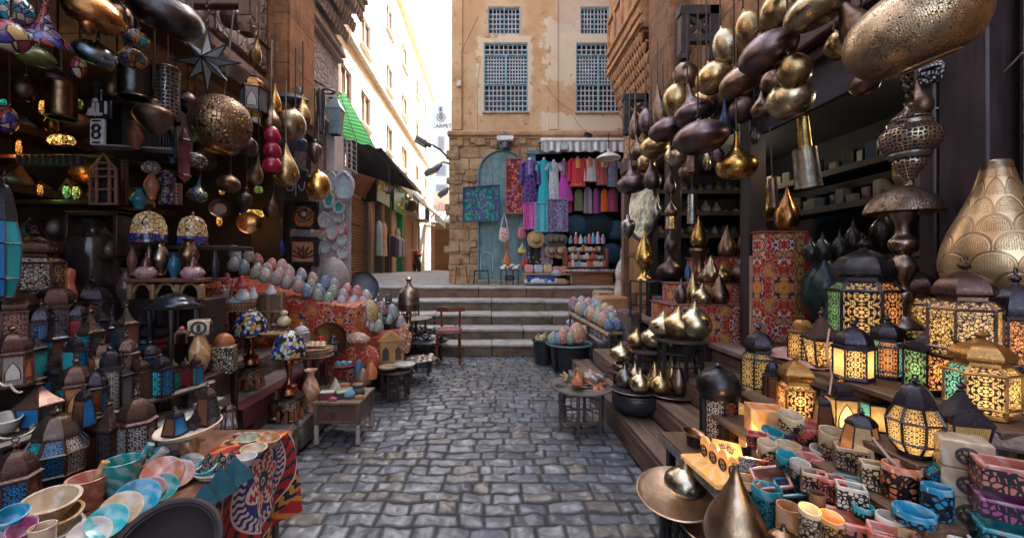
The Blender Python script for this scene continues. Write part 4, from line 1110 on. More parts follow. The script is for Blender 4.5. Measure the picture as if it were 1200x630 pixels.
mb=MB();mb.box((0,-.062,.0),(.15,.01,.11),.003);obj('lens',mb,plain((.45,.43,.4),.25),fl)
sc_=thing('security_camera','dark security camera on an arm above the striped awning','camera',P(689,158,9.9),(0,.25,.2))
mb=MB();mb.box((0,0,0),(.2,.1,.09),.03);obj('camera_body',mb,BLACK,sc_)
mb=MB();mb.tube([(.08,.0,.05),(.3,.05,.04),(.75,.3,.14),(1.0,.5,.3)],.02,6);obj('arm',mb,plain((.35,.3,.27),.5),sc_)
hl=thing('hanging_lamp','white dish lamp shade hanging over the right end of the dress stall','lamp',P(713,183,9.5))
mb=MB();mb.lathe([(.28,-.06),(.24,0),(.1,.07),(.03,.1),(.03,.16),(0,.17)],18,k=2);obj('shade',mb,WHITE,hl)
mb=MB();mb.tube([(0,0,.16),(0,0,.55)],.01,5);obj('rod',mb,BLACK,hl)
def garment(u,v0,v1,wsh,wst,whem,mat,label,sleeves=None,neck=True,yoke=None,band=None,d=10.1,name='dress',cat='dress'):
 t=thing(name,label,cat,P(u,v1,d),0,'garments hung at the stall front')
 h=S(v1-v0,d);a,b,c=S(wsh,d)/2,S(wst,d)/2,S(whem,d)/2
 pr=[(c,0),(c*.97,h*.12),((b+c)/2,h*.35),(b,h*.58),(b*1.05,h*.72),(a,h*.90),(a*.6,h*.97),(a*.25,h)]
 mb=MB();mb.lathe(pr,28,k=2,sy=.45,wob=lambda q,z:1+(1-z/h)*(.11*math.sin(9*q+u+3*z)+.06*math.sin(17*q+2*u)));obj('garment_body',mb,mat,t)
 if sleeves:
  for s in(-1,1):
   mb=MB();mb.tube([(s*a*.75,0,h*.93),(s*a*1.25,0,h*.86),(s*(a+S(sleeves[0],d)*.5),-.02,h*.93-S(sleeves[1],d))],S(3.2,d),8,r2=S(2.4,d));obj('sleeve',mb,sleeves[2]if len(sleeves)>2 else mat,t)
 if neck:
  mb=MB();mb.lathe([(a*.34,h*.955),(a*.24,h*1.0),(a*.22,h*1.04),(0,h*1.05)],12,sy=.7,k=2);obj('mannequin_neck',mb,plain((.62,.58,.52),.5),t)
 if yoke is not None:
  mb=MB();mb.quad((-a*.34,-a*.50,h*.62),(a*.34,-a*.50,h*.62),(a*.42,-a*.36,h*.94),(-a*.42,-a*.36,h*.94),.02,6,4,lambda s,q:-.05*abs(s-.5)+.03);obj('embroidered_yoke',mb,yoke,t)
 if band is not None:
  mb=MB();mb.lathe([(c*1.03,.02),(c*1.02,h*.1)],28,sy=.46,wob=lambda q,z:1+.07*(1-z/h)*math.sin(9*q+u));obj('hem_band',mb,band,t)
 return t
garment(621,187,237,15,12,17,cloth((.05,.015,.14),(.15,.09,.24),9),'long purple dress with pale beaded yoke on the stall',(6,26),True,cloth((.28,.18,.42),(.05,.02,.12),30))
garment(637.5,187,242,13,9,16,cloth((.02,.36,.42)),'tight turquoise dress with beige fringe by the purple dress',(4,10),True,None,cloth((.45,.34,.18),(.02,.3,.35),60,'stripe'))
garment(649,189,236,13,11,15,cloth((.55,.55,.56),(.25,.24,.28),34),'white printed dress with short sleeves beside the turquoise one',(6,8))
garment(661,188,236,10,8,19,cloth((.42,.05,.33)),'magenta flared dress with grey top at the stall',None,True,cloth((.22,.18,.19),(.1,.09,.1),30))
garment(677,185,219,15,15,17,cloth((.55,.03,.05)),'red tunic with orange embroidered front and gold hem',(6,26),True,cloth((.65,.22,.08),(.6,.4,.1),40),cloth((.5,.2,.08),(.3,.03,.04),30))
garment(691,185,213,14,14,17,cloth((.52,.50,.52)),'white tunic with red neckline next to the red tunic',(6,22,cloth((.5,.08,.07))),True,cloth((.6,.08,.06),(.6,.4,.3),40))
garment(706,184,217,11,11,14,cloth((.30,.05,.12),(.5,.2,.1),34),'pink striped tunic with yellow bib third in the short row',(4,8),True,cloth((.65,.42,.06)))
garment(718,187,219,12,11,13,cloth((.30,.32,.42),(.05,.07,.2),26),'blue and white print tunic at the right end of the row',(4,8))
for(u,v0,v1,w_,c,c2,l)in((678,221,247,10,(.20,.22,.10),None,'olive green trousers in the lower hanging row'),(689,219,250,10,(.38,.33,.37),(.2,.17,.22),'grey patterned long skirt in the lower hanging row'),(699,220,250,8,(.35,.07,.25),(.12,.05,.3),'violet striped scarf in the lower hanging row'),(708,221,248,8,(.75,.14,.02),None,'bright orange scarf in the lower hanging row'),(718,220,248,12,(.38,.06,.14),(.25,.04,.14),'dark pink shawl at the right of the lower hanging row'),(668,216,249,5,(.6,.06,.22),None,'narrow pink scarf hanging under the magenta dress')):
 garment(u,v0,v1,w_*.8,w_*.95,w_,cloth(c,c2,30,'stripe')if c2 else cloth(c),l,None,False,None,None,10.35,'hanging_scarf','scarf')
def panel(u0,u1,v0,v1,d,mat,label,name='textile',cat='textile',fold=.02,border=None,tilt=0):
 a,b,c,e=P(u0,v1,d),P(u1,v1,d),P(u1,v0,d),P(u0,v0+tilt,d)
 t=thing(name,label,cat,P((u0+u1)/2,v1,d));o=t.location.copy()
 mb=MB();mb.quad(a-o,b-o,c-o,e-o,.012,16,10,lambda s,q:fold*math.sin(s*11)*(1-.5*q));obj('cloth',mb,mat,t)
 mb=MB();
 for p,q in((a,b),(b,c),(c,e),(e,a)):mb.tube([p-o+Vector((0,-.025,0)),q-o+Vector((0,-.025,0))],.018,5)
 obj('border',mb,border or mat,t)
 return t
panel(543,585,217,259,10.2,cloth((.04,.24,.32),(.16,.05,.20),14,'patch'),'teal patchwork tapestry hung beside the blue arched door',border=cloth((.02,.09,.18)),tilt=3)
panel(593,612,186,250,10.22,cloth((.38,.05,.05),(.50,.17,.12),15,'patch'),'tall red patchwork panel hung over the blue door',border=cloth((.4,.12,.08)),fold=.005)
panel(614,628,238,268,10.0,cloth((.50,.02,.27),(.6,.2,.45),30),'hot pink embroidered cloth under the purple dress')
panel(627,641,238,271,9.98,cloth((.02,.36,.45),(.2,.5,.55),30),'turquoise embroidered cloth under the turquoise dress')
panel(642,665,234,271,9.95,cloth((.10,.08,.19),(.28,.24,.34),14),'dark violet paisley shawl under the white dress')
panel(620,634,289,309,10.1,cloth((.02,.018,.02),(.42,.30,.24),13,'dots'),'black rug with tan animal print under the straw hat')
panel(634,647,289,309,10.1,cloth((.36,.26,.27),(.03,.025,.03),12,'dots'),'pinkish rug with black print beside the black one')
def bag(u,v0,vb0,vb1,w_,mat,label,strap,d=10.2,shape='round'):
 t=thing('shoulder_bag',label,'bag',P(u,vb1,d),0,'bags hung on the blue door')
 h=S(vb1-vb0,d);r=S(w_,d)/2;H2=S(vb1-v0,d)
 mb=MB()
 if shape=='round':mb.lathe([(0,0),(r*.7,h*.06),(r,h*.4),(r*.85,h*.85),(r*.6,h)],16,k=2,sy=.4)
 else:mb.lathe([(0,0),(r,h*.1),(r*.9,h*.4),(r*.35,h*.75),(r*.25,h)],14,k=2,sy=.45)
 obj('bag_body',mb,mat,t)
 mb=MB();mb.tube([(-r*.6,0,h*.95),(-r*.35,-.02,(h+H2)/2),(0,-.03,H2),(r*.35,-.02,(h+H2)/2),(r*.6,0,h*.95)],.018,5);obj('strap',mb,strap,t)
bag(591,250,267,284,13,cloth((.55,.42,.36),(.5,.08,.08),11,'dots'),'floral white shoulder bag on the blue door',cloth((.5,.5,.55)))
bag(594,280,294,312,10,cloth((.50,.17,.05)),'orange leather pouch hanging low on the blue door',cloth((.4,.15,.06)),shape='drop')
bag(612,262,266,281,11,cloth((.5,.12,.18),(.1,.25,.12),12,'dots'),'pink floral bag at the edge of the stall',cloth((.2,.3,.1)))
bag(612,283,285,297,10,cloth((.60,.45,.12),(.02,.25,.4),8,'dots'),'yellow and blue bag below the pink floral one',cloth((.02,.3,.45)),shape='drop')
bag(615,295,304,313,8,cloth((.5,.04,.06)),'small red bag below the yellow and blue one',cloth((.5,.2,.25)))
def hat(u,v,w_,label,col,band,d=10.0):
 t=thing('straw_hat',label,'hat',P(u,v,d),(pi/2-.05,0,0),'hats pinned to the stall')
 r=S(w_,d)/2
 mb=MB();mb.lathe([(r,0),(r*.98,.015),(r*.55,.03),(r*.5,.08),(r*.42,.15),(0,.17)],22,k=2);mb.ring((0,0,.005),r,.012);obj('hat_crown',mb,col,t)
 mb=MB();mb.lathe([(r*.56,.03),(r*.52,.07)],22);obj('hat_band',mb,band,t)
STRAW=cloth((.46,.30,.13),(.33,.19,.08),60);DKHAT=cloth((.09,.075,.07),(.16,.13,.1),50)
hat(628,280,20,'wide straw hat with pale crown under the turquoise cloth',STRAW,plain((.6,.5,.36),.8))
for i,(u,v,w_,m)in enumerate(((645,281,14,DKHAT),(651,281,14,DKHAT),(658,281,13,DKHAT),(646,294,15,cloth((.33,.21,.15),(.25,.15,.1),50)),(656,294,17,STRAW))):
 hat(u,v,w_,['first small dark hat from the left under the paisley shawl','middle dark hat under the paisley shawl','third dark hat under the paisley shawl at the right','brown hat half behind the black and gold straw hat','straw hat with dark band and yellow tip beside the shelves'][i],m,BLACK,9.95+.01*i)
lt_=thing('stall_table','long low plank table carrying cushions in front of the dress stall','table',P(640,333,9.5))
a0,a1=P(612,321,9.5).x-lt_.location.x,P(670,321,9.5).x-lt_.location.x;zt=S(12,9.5)
mb=MB();mb.box(((a0+a1)/2,0,zt),(a1-a0,.5,.04),.008);obj('tabletop',mb,PALEWOOD,lt_)
for x in(a0+.05,a1-.05):
 mb=MB();mb.box((x,0,zt/2),(.05,.45,zt-.04),.006);obj('leg',mb,PALEWOOD,lt_)
for i,(u,w_,c,c2,l)in enumerate(((620,11,(.45,.18,.20),(.6,.35,.3),'pink patterned cushion at the left of the stall table'),(631,11,(.42,.42,.46),(.2,.28,.45),'white and blue patterned cushion on the stall table'),(642,11,(.55,.42,.28),(.35,.2,.1),'cream cushion with brown motif on the stall table'),(652,9,(.45,.12,.12),(.6,.35,.3),'red checked cushion on the stall table'),(660,9,(.42,.11,.11),(.55,.3,.28),'small red cushion beside the shelves'))):
 mb=MB();s_=S(w_,9.5);mb.box((0,0,s_*.45),(s_*.96,.12,s_*.9),.05);o=obj('cushion',mb,cloth(c,c2,22));o.location=P(u,320,9.55);o.rotation_euler=(-.15,0,0);tag(o,l,'cushion','cushions on the stall table')
nb=thing('carton','dark blue carton with white lettering under the stall table','box',P(633,327,9.35))
mb=MB();mb.box((0,0,0),(.62,.3,.13),.008);obj('carton_body',mb,plain((.015,.035,.18),.5),nb)
me=text_mesh('Henry',.11);me.materials.append(WHITE);obj('lettering',me,None,nb,(0,-.152,0),(pi/2,0,0))
for(u,v,w_,l,c)in((628,330,.5,'long white cloth bundle under the stall table at left',(.5,.5,.52)),(645,330,.4,'pale blue folded bundle under the stall table',(.42,.55,.58)),(655,331,.4,'tan folded bundle under the stall table',(.35,.2,.12)),(652,321.5,.2,'small folded scarves on the stall table end',(.3,.35,.5))):
 mb=MB();mb.lathe([(0,0),(w_*.5,.01),(w_*.52,.06),(w_*.4,.12),(0,.14)],14,k=2,sy=.5,wob=lambda a,z:1+.12*math.sin(7*a+z*30));o=obj('folded_cloth',mb,cloth(c));o.location=P(u,v+2,9.3);tag(o,l,'cloth')
mr=thing('display_rack','red brown three tier rack of small boxed souvenirs in the stall','rack',P(687,321,9.6))
rw=S(44,9.6)
RK=wood((.20,.06,.035),.5,1,0)
for k in range(3):
 z=S((313.0-[313,304,294.5][k])+8+0,9.6)
 mb=MB();mb.box((0,.25*k*.5,z),(rw*[1.05,1.0,.9][k],.22,.03),.004);obj('shelf',mb,RK,mr)
for s in(-1,1):
 mb=MB();mb.box((s*rw*.54,.15,.3),(.04,.5,.62),.005);obj('side_panel',mb,RK,mr)
for k in range(3):
 z=S([8,17,26.5][k],9.6)+.016;n=12
 for i in range(n):
  w2=rw*[1.0,.95,.86][k]/n;hh=RND.uniform(.07,.16);c=RND.choice([(.55,.5,.4),(.6,.58,.55),(.45,.08,.06),(.3,.2,.12),(.5,.12,.08),(.6,.5,.3),(.04,.3,.14)if(k==0 and i>9)else(.5,.45,.42),(.2,.3,.4)])
  cn='green' if c[1]==.3 and c[0]<.1 else 'coloured'
  mb=MB();mb.box((0,0,hh/2),(w2*.86,.10,hh),.006);o=obj('souvenir_box',mb,plain(c,.5,0,.3,25));o.location=mr.location+Vector((-rw*[.5,.475,.43][k]+(i+.5)*w2,.25*k*.5-.05,z))
  tag(o,f'small souvenir pack, {ORD[i]} from the left on the {["bottom", "middle", "top"][k]} tier of the red rack','box','souvenirs on the red rack')
for i,(u,c)in enumerate(((669,(.08,.13,.18)),(675,(.4,.1,.1)),(680.5,(.35,.45,.4)),(686,(.08,.18,.3)),(690.5,(.5,.1,.12)),(695,(.1,.3,.4)),(700.5,(.4,.4,.42)),(706.5,(.3,.25,.35)))):
 t=thing('perfume_bottle',f'{["dark", "red", "pale green", "deep blue", "bright red", "sky blue", "clear grey", "mauve"][i]} glass perfume bottle standing on top of the red rack','bottle',P(u,285.5,9.75),0,'perfume bottles on the rack')
 h=RND.uniform(.17,.3);mb=MB();mb.lathe([(0,0),(.055,0),(.06,h*.5),(.03,h*.75),(.02,h*.8)],10);obj('bottle_body',mb,plain(c,.15),t)
 mb=MB();mb.lathe([(.02,h*.8),(.028,h*.84),(.02,h*.95),(0,h)],8);obj('stopper',mb,plain((.5,.45,.3),.3),t)
ct=thing('wooden_counter','brown wooden counter with magazines laid on top at the stall','counter',P(693,334,9.4))
mb=MB();mb.box((0,.15,.14),(S(50,9.4),.4,.28),.01);obj('counter_body',mb,wood((.30,.12,.05),.5,1,0),ct)
mb=MB();mb.box((0,.12,.30),(S(54,9.4),.5,.03),.006);obj('counter_top',mb,wood((.25,.13,.08),.5,1,0),ct)
for i in range(7):
 mb=MB();mb.box((0,0,.02),(.16,.22,.03+.01*(i%3)),.003);o=obj('magazine',mb,plain(RND.choice([(.5,.5,.52),(.4,.3,.3),(.3,.28,.35),(.55,.45,.4)]),.4,0,.5,30));o.location=ct.location+Vector((-.47+i*.155,-.02,.322));o.rotation_euler=(0,0,RND.uniform(-.3,.3))
 tag(o,f'magazine laid on the brown stall counter, {ORD[i]} from the left','magazine','magazines on the counter')
for(u,v,r,c,l)in((676,262,.32,(.03,.08,.12),'dark blue knotted bag hanging under the olive trousers'),(722,268,.3,(.03,.09,.15),'dark blue folded denim at the right of the stall'),(700,262,.42,(.012,.025,.035),'black plastic wrapped clothes pile in the stall recess'),(716,295,.3,(.015,.05,.09),'navy clothes heap behind the rack')):
 mb=MB();mb.lathe([(0,-r),(r*.7,-r*.8),(r,0),(r*.6,r*.6),(0,r*.75)],16,k=2,sy=.5,wob=lambda a,z:1+.16*math.sin(5*a+z*9)+.06*math.sin(13*a));o=obj('clothes_heap',mb,cloth(c));o.location=P(u,v,10.6);tag(o,l,'clothes')
def stool(loc,h,w_,mat,label,name='stool',cat='stool',splay=.15):
 t=thing(name,label,cat,loc)
 mb=MB();mb.box((0,0,h-.02),(w_,w_*.85,.04),.006);obj('seat',mb,mat,t)
 for sx in(-1,1):
  for sy in(-1,1):
   mb=MB();mb.tube([(sx*w_*.38,sy*w_*.33,h-.04),(sx*w_*(.38+splay),sy*w_*(.33+splay*.5),0)],.02,4);obj('leg',mb,mat,t)
 mb=MB();mb.tube([(-w_*.45,-w_*.36,h*.4),(w_*.45,-w_*.36,h*.4)],.014,4);obj('stretcher',mb,mat,t)
 return t
stool(P(540,332.5,9.9),.44,.30,wood((.50,.22,.07),.5),'orange brown wooden stool at the foot of the stone corner')
ch=thing('metal_chair','black metal chair with thin hooped back before the blue door','chair',P(564,333,9.9))
mb=MB();mb.box((0,0,.33),(.36,.3,.035),.01);obj('seat',mb,BLACK,ch)
mb=MB();mb.tube([(-.02,.12,.33),(-.02,.13,.6)]+[(.13-.15*math.cos(a),.13,.62+.17*math.sin(a))for a in np.linspace(.2,pi-.2,10)]+[(.27,.12,.33)],.010,5);obj('back_hoop',mb,plain((.4,.42,.42),.4),ch)
for sx in(-.16,.16):
 for sy in(-.13,.13):
  mb=MB();mb.tube([(sx,sy,.33),(sx*1.15,sy,0)],.013,5);obj('leg',mb,BLACK,ch)
ps=thing('plant_stand','black iron stand with pale flowers before the blue door','stand',P(597,333.5,9.6))
mb=MB();mb.box((0,0,.34),(.42,.25,.02),.004)
mb.box((0,0,.16),(.22,.2,.12),.02);obj('tray',mb,BLACK,ps)
for sx in(-.2,-.08,.08,.2):
 mb=MB();mb.tube([(sx,-.1,.34),(sx,-.1,0)],.012,4);obj('leg',mb,BLACK,ps)
for i in range(12):
 c=RND.choice([(.6,.56,.56),(.55,.25,.3),(.55,.6,.55)])
 mb=MB();mb.lathe([(0,-.03),(.05,-.01),(.06,.02),(.03,.05),(0,.04)],7,wob=lambda a,z:1+.25*math.sin(5*a));obj('flower',mb,plain(c,.7),ps,(RND.uniform(-.22,.24),RND.uniform(-.1,.08),.37+RND.uniform(0,.09)),(RND.uniform(-.6,.6),RND.uniform(-.6,.6),0))
wr=thing('wrapped_statue','tall figure wrapped in pale plastic at the far corner of the lamp shop','statue',P(731,352,7.0))
mb=MB();mb.lathe([(.13,0),(.16,.12),(.13,.3),(.15,.45),(.10,.62),(.055,.72),(.06,.84),(.03,.93),(0,.95)],16,k=3,wob=lambda a,z:1+.10*math.sin(4*a+z*14));obj('wrapping',mb,plain((.42,.33,.29),.25,0,.3,12,.5),wr)
mb=MB();mb.box((0,0,-.02),(.3,.3,.06),.01);obj('plinth',mb,STEPWARM,wr)
wc=thing('wooden_chair','red brown wooden chair with curved top rail at the foot of the stairs','chair',P(528,421,6.2))
cw=S(26,6.2);hz=S(61,6.2);sz=S(35,6.2)
mb=MB();mb.quad((-cw/2-.04,.0,hz-.07),(cw/2+.05,.0,hz-.06),(cw/2+.05,.0,hz),(-cw/2-.04,.0,hz),.022,10,1,lambda s,q:.05*math.sin(s*pi)-.03);obj('top_rail',mb,REDWOOD,wc)
for s in(-1,1):
 mb=MB();mb.tube([(s*cw*.42,.0,hz-.03),(s*cw*.40,.02,sz),(s*cw*.44,.06,0)],.018,6,r2=.02);obj('back_leg',mb,REDWOOD,wc)
 mb=MB();mb.tube([(s*cw*.46,-.34,sz),(s*cw*.5,-.36,0)],.021,6,r2=.017);obj('front_leg',mb,REDWOOD,wc)
 mb=MB();mb.tube([(s*cw*.46,-.34,sz*.45),(s*cw*.44,.03,sz*.45)],.012,5);obj('stretcher',mb,REDWOOD,wc)
mb=MB();mb.box((0,-.17,sz+.0),(cw*1.02,.40,.035),.012);obj('seat',mb,wood((.20,.06,.04),.4),wc)
mb=MB();mb.box((0,-.17,sz+.03),(cw*.95,.36,.03),.012);obj('seat_pad',mb,cloth((.30,.13,.12),(.2,.06,.06),40),wc)
# kinds of goods
TIN1=tin((.045,.04,.05),.27);TIN2=tin((.10,.06,.05),.26);TINP=tin_pierced((.055,.05,.065));TINP2=tin_pierced((.11,.065,.055));TINA=tin((.40,.20,.06),.3);TINAP=tin_pierced((.42,.22,.07))
TIN3=tin((.10,.07,.06),.24);TINP3=tin_pierced((.11,.08,.065))
STY={'dome':([(.92,.04),(.92,.50)],[(1.05,.50),(1.05,.53),(.90,.555),(.90,.62),(.74,.72),(.44,.80),(.15,.845)]),'shoulder':([(.84,.03),(.95,.11),(.95,.49),(.70,.57)],[(.74,.57),(.72,.61),(.86,.64),(.84,.70),(.64,.78),(.34,.83),(.12,.86)]),'pyr':([(.86,.04),(.86,.52)],[(1.04,.52),(1.04,.56),(.84,.58),(.5,.655),(.26,.75),(.13,.85)]),'tent':([(1.0,.04),(.66,.66)],[(.74,.66),(.72,.71),(.6,.78),(.32,.86),(.1,.88)]),'slant':([(.70,.03),(.98,.47)],[(1.06,.47),(1.04,.51),(.66,.62),(.3,.76),(.12,.86)]),'globe':([(.55,.03),(.90,.17),(1.0,.44),(.70,.62)],[(.76,.62),(.74,.66),(.62,.76),(.38,.86),(.12,.90)]),'tall':([(.82,.03),(.82,.54)],[(.88,.54),(.88,.57),(.98,.62),(1.02,.69),(.92,.79),(.62,.87),(.16,.92)]),'arch':([(.96,.03),(.96,.60)],[(1.0,.60),(1.0,.64),(.70,.66),(.66,.78),(.42,.87),(.1,.90)]),'onion':([(.86,.04),(.86,.46),(.62,.52)],[(.66,.52),(.62,.56),(.82,.62),(.86,.68),(.66,.78),(.3,.86),(.1,.90)]),}
def lantern(u,vt,vb,w,label,z=None,d=None,style='dome',panes=(('turq','net'),),lit=0.0,n=6,mat=None,roof=None,rot=None,group='lanterns on the left stand',name='lantern',tilt=0.0,watt=None,ring=True):
 loc=G(u,vb,z)if d is None else P(u,vb,d)
 d=loc.y
 h=S(vb-vt,d)*1.03;R=S(w,d,u)*(.66 if u<300 else .59)
 if mat is None and u<300 and roof is None:j_=int(u*7+vb)%3;mat,roof=((TIN1,TINP),(TIN2,TINP2),(TIN3,TINP3))[j_]
 mat=mat or TIN1;roof=roof or TINP
 body,rf=STY[style]
 ph=(RND.uniform(0,pi)if rot is None else rot)
 t=thing(name,label,'lantern',loc,(tilt*.6,tilt,0),group)
 V=lambda k,r,zf:(R*r*math.cos(ph+2*pi*k/n),R*r*math.sin(ph+2*pi*k/n),h*zf)
 bar=max(.0035,R*.055)
 b0=body[0]
 mb=MB();mb.lathe([(0,0),(R*(b0[0]+.06),0),(R*(b0[0]+.06),h*.02),(R*b0[0],h*(b0[1]))],n,ph=ph);obj('base',mb,mat,t,smooth=0)
 mb=MB()
 for k in range(n):mb.tube([V(k,r,zf)for r,zf in body],bar,4)
 for r,zf in body:mb.tube([V(k,r,zf)for k in range(n)],bar,4,closed=True)
 obj('frame',mb,mat,t,smooth=0)
 for k in range(n):
  vs,fs,uvs,acc=[],[],[],0.0
  for i,(r,zf)in enumerate(body):
   a,b=Vector(V(k,r*.97,zf)),Vector(V(k+1,r*.97,zf))
   vs+=[a,b]
  half=(vs[1]-vs[0]).length/2 or 1
  L=[0.0]
  for i in range(1,len(body)):L.append(L[-1]+((vs[2*i]+vs[2*i+1])/2-(vs[2*i-2]+vs[2*i-1])/2).length)
  mid=L[-1]/2
  for i in range(len(body)-1):
   fs.append((2*i,2*i+1,2*i+3,2*i+2))
   y0,y1=(L[i]-mid)/half,(L[i+1]-mid)/half
   uvs.append([(-1,y0),(1,y0),(1,y1),(-1,y1)])
  mb=MB();mb.add(vs,fs,uvs)
  c,pt=panes[k%len(panes)]
  obj('pane',mb,pane(c,pt,lit),t,smooth=0)
 mb=MB()
 pr=[(R*r,h*zf)for r,zf in rf]
 mb.lathe([(R*rf[0][0]*.8,h*rf[0][1])]+pr[:3]+smooth_profile(pr[2:],3)[1:]+[(0,pr[-1][1])],n if style!='tall' else 16,ph=ph);obj('roof',mb,roof,t,smooth=20 if style!='tall' else 60)
 zt=rf[-1][1];q=1-zt
 mb=MB();mb.lathe([(R*.14,h*(zt-.005)),(R*.09,h*(zt+q*.1)),(R*.17,h*(zt+q*.25)),(R*.19,h*(zt+q*.4)),(R*.08,h*(zt+q*.58)),(R*.05,h*(zt+q*.68)),(0,h*(zt+q*.7))],10,k=2);fo=obj('finial',mb,mat,t)
 if ring:
  mb=MB();mb.ring((0,0,h*(1-q*.16)),h*q*.17+.002,max(.0022,h*q*.035),'Y',12,5);obj('ring',mb,mat,fo,(0,0,0),(0,0,RND.uniform(-.8,.8)))
 if lit and(watt is None or watt>0):
  L_=bpy.data.lights.new('bulb','POINT');L_.energy=.15*watt if watt else .034*(R/.07);L_.color=(1,.74,.45);L_.shadow_soft_size=R*.22
  o=bpy.data.objects.new('bulb',L_);C.objects.link(o);o.parent=t;o.location=(0,0,h*.28)
 return t
GP={'onion':[(0,.0),(.42,.0),(.70,.08),(.95,.30),(1.0,.50),(.88,.74),(.60,.92),(.32,1.06),(.18,1.20),(.10,1.36),(.05,1.42),(0,1.43)],'tear':[(0,0),(.45,.0),(.80,.16),(1.0,.55),(.97,.90),(.74,1.35),(.48,1.75),(.28,2.10),(.16,2.38),(.12,2.48),(0,2.5)],'flame':[(0,0),(.4,0),(.78,.18),(1,.6),(.9,1.1),(.55,1.6),(.25,2.05),(.1,2.4),(0,2.55)],'oval':[(.30,.28),(.46,.12),(.50,.10),(.72,.18),(.95,.42),(1.0,.60),(.90,.82),(.62,1.02),(.30,1.13),(.10,1.18),(.06,1.24),(0,1.25)],'ball':[(.22,.24),(.40,.10),(.44,.08),(.72,.26),(.95,.62),(1.0,.92),(.93,1.28),(.68,1.65),(.36,1.86),(.12,1.97),(.07,2.08),(0,2.1)],'pear':[(.28,.22),(.46,.06),(.5,.05),(.84,.24),(1.0,.6),(.94,.95),(.70,1.30),(.46,1.58),(.28,1.85),(.16,2.1),(.1,2.3),(0,2.32)],'flat':[(.35,.16),(.5,.05),(.55,.04),(.85,.14),(1.0,.34),(.92,.54),(.60,.70),(.32,.84),(.18,1.0),(.12,1.22),(.08,1.38),(0,1.4)],'drop':[(0,0),(.12,.06),(.45,.35),(.85,.85),(1.0,1.25),(.85,1.6),(.5,1.78),(.3,1.85),(.26,2.1),(.1,2.2),(0,2.22)],'cone':[(.98,.05),(1.0,.0),(.96,.12),(.62,.38),(.35,.65),(.18,1.0),(.08,1.5),(0,1.55)],}
def gourd(u,vb,w,h,kind,mat,label,z=None,d=None,group=None,feet=True,name='brass_gourd'):
 loc=G(u,vb,z)if d is None else P(u,vb,d)
 d=loc.y;R=S(w,d,u)/2;hh=S(h,d);pr=GP[kind];top=pr[-1][1]
 fz=R*.09 if feet else 0
 t=thing(name,label,'brass lamp',loc,RND.uniform(0,6),group)
 k=(hh-fz)/top
 neck=[p for p in pr if p[0]>.2 or p[1]<top*.5]
 mb=MB();mb.lathe([(r*R,q*k+fz)for r,q in neck],26,k=3);obj('body',mb,mat,t,smooth=70)
 r0,z0=neck[-1][0]*R,neck[-1][1]*k+fz
 mb=MB();mb.lathe([(r0*1.03,z0-.002),(r0*.62,z0+(hh-z0)*.4),(r0*.4,z0+(hh-z0)*.75),(r0*.5,hh*.995),(0,hh)],14,k=2);obj('neck_cap',mb,mat,t,smooth=70)
 if feet:
  for i in range(3):
   a=i*2*pi/3;mb=MB();mb.lathe([(0,-fz*.6),(R*.07,-fz*.1),(R*.10,fz*.8),(R*.05,fz*1.6)],7,(R*.42*math.cos(a),R*.42*math.sin(a),fz*.4));obj('foot',mb,mat,t)
 return t
def hanging(u,v,w,h,kind,mat,label,xh=1.85,d=None,tilt=(0,0),cord=.5,group='brass lamps hanging over the right shop',name='hanging_lamp',inner=True):
 d=d if d is not None else F*abs(xh)/abs(u-U0)
 R=S(w,d,u)/2;hh=S(h,d);pr=GP[kind];top=pr[-1][1];k=hh/top
 t=thing(name,label,'hanging lamp',P(u,v,d),(tilt[0],tilt[1],RND.uniform(0,6)if tilt==(0,0)else 0),group)
 mb=MB();mb.lathe([(r*R,q*k-hh/2)for r,q in pr],28,k=3);obj('body',mb,mat,t,smooth=70)
 mb=MB();mb.ring((0,0,hh/2+R*.05),R*.07+.004,.003,'Y',10,4)
 inv=Euler(t.rotation_euler).to_matrix().inverted()
 a=Vector((0,0,hh/2+R*.08));up=inv@Vector((0,0,1))
 mb.tube([a,a+up*cord],.006,5);obj('cord',mb,CHAIN,t)
 if inner:
  mb=MB();mb.ring((0,0,pr[1][1]*k-hh/2),pr[1][0]*R,R*.02,'Z',24,5);obj('rim',mb,mat,t)
 return t
def hollow(r,h,flare=1.0,th=.1,foot=.6,lip=.0):
 o=[(0,0),(r*foot,0),(r*foot*1.05,h*.04),(r*(.5+.5*foot),h*.35),(r*flare,h*.9),(r*(flare+lip),h*.97),(r*(flare+lip),h)]
 i=[(r*(flare-th),h),(r*(flare-th*1.2),h*.85),(r*(.42+.5*foot-th*.3),h*.35),(r*foot*.7,h*.14),(0,h*.12)]
 return o+i
def bowl(u,vb,w,hp,mat,label,z=None,d=None,tilt=(0,0),flare=1.0,foot=.55,lip=.03,name='bowl',group=None,cat=None,pestle=None,sq=1.0):
 loc=G(u,vb,z)if d is None else P(u,vb,d)
 d=loc.y;R=S(w,d,u)/2;h=S(hp,d)
 h=max(h*.45,h-R*.45)if pestle is None else h
 mb=MB();mb.lathe(hollow(R,h,flare,.1,foot,lip),30,k=2,sy=sq)
 if pestle is None:
  o=obj(name,mb,mat,None,loc,(tilt[0],tilt[1],0),smooth=50);return tag(o,label,cat or name.replace('_',' '),group)
 t=thing(name,label,cat or name,loc,(tilt[0],tilt[1],0),group)
 obj('bowl_body',mb,mat,t,smooth=50)
 return t
def plate(u,v,w,label,mat,d,lean=1.0,yaw=0.0,group='stone plates leaning in the front row'):
 R=S(w,d,u)/2
 mb=MB();mb.lathe([(0,0),(R*.6,0),(R*.98,R*.20),(R,R*.23),(R*.94,R*.235),(R*.6,R*.06),(0,R*.05)],32,k=2)
 o=obj('plate',mb,mat,None,P(u,v,d),(lean,0,yaw),smooth=50)
 return tag(o,label,'plate',group)
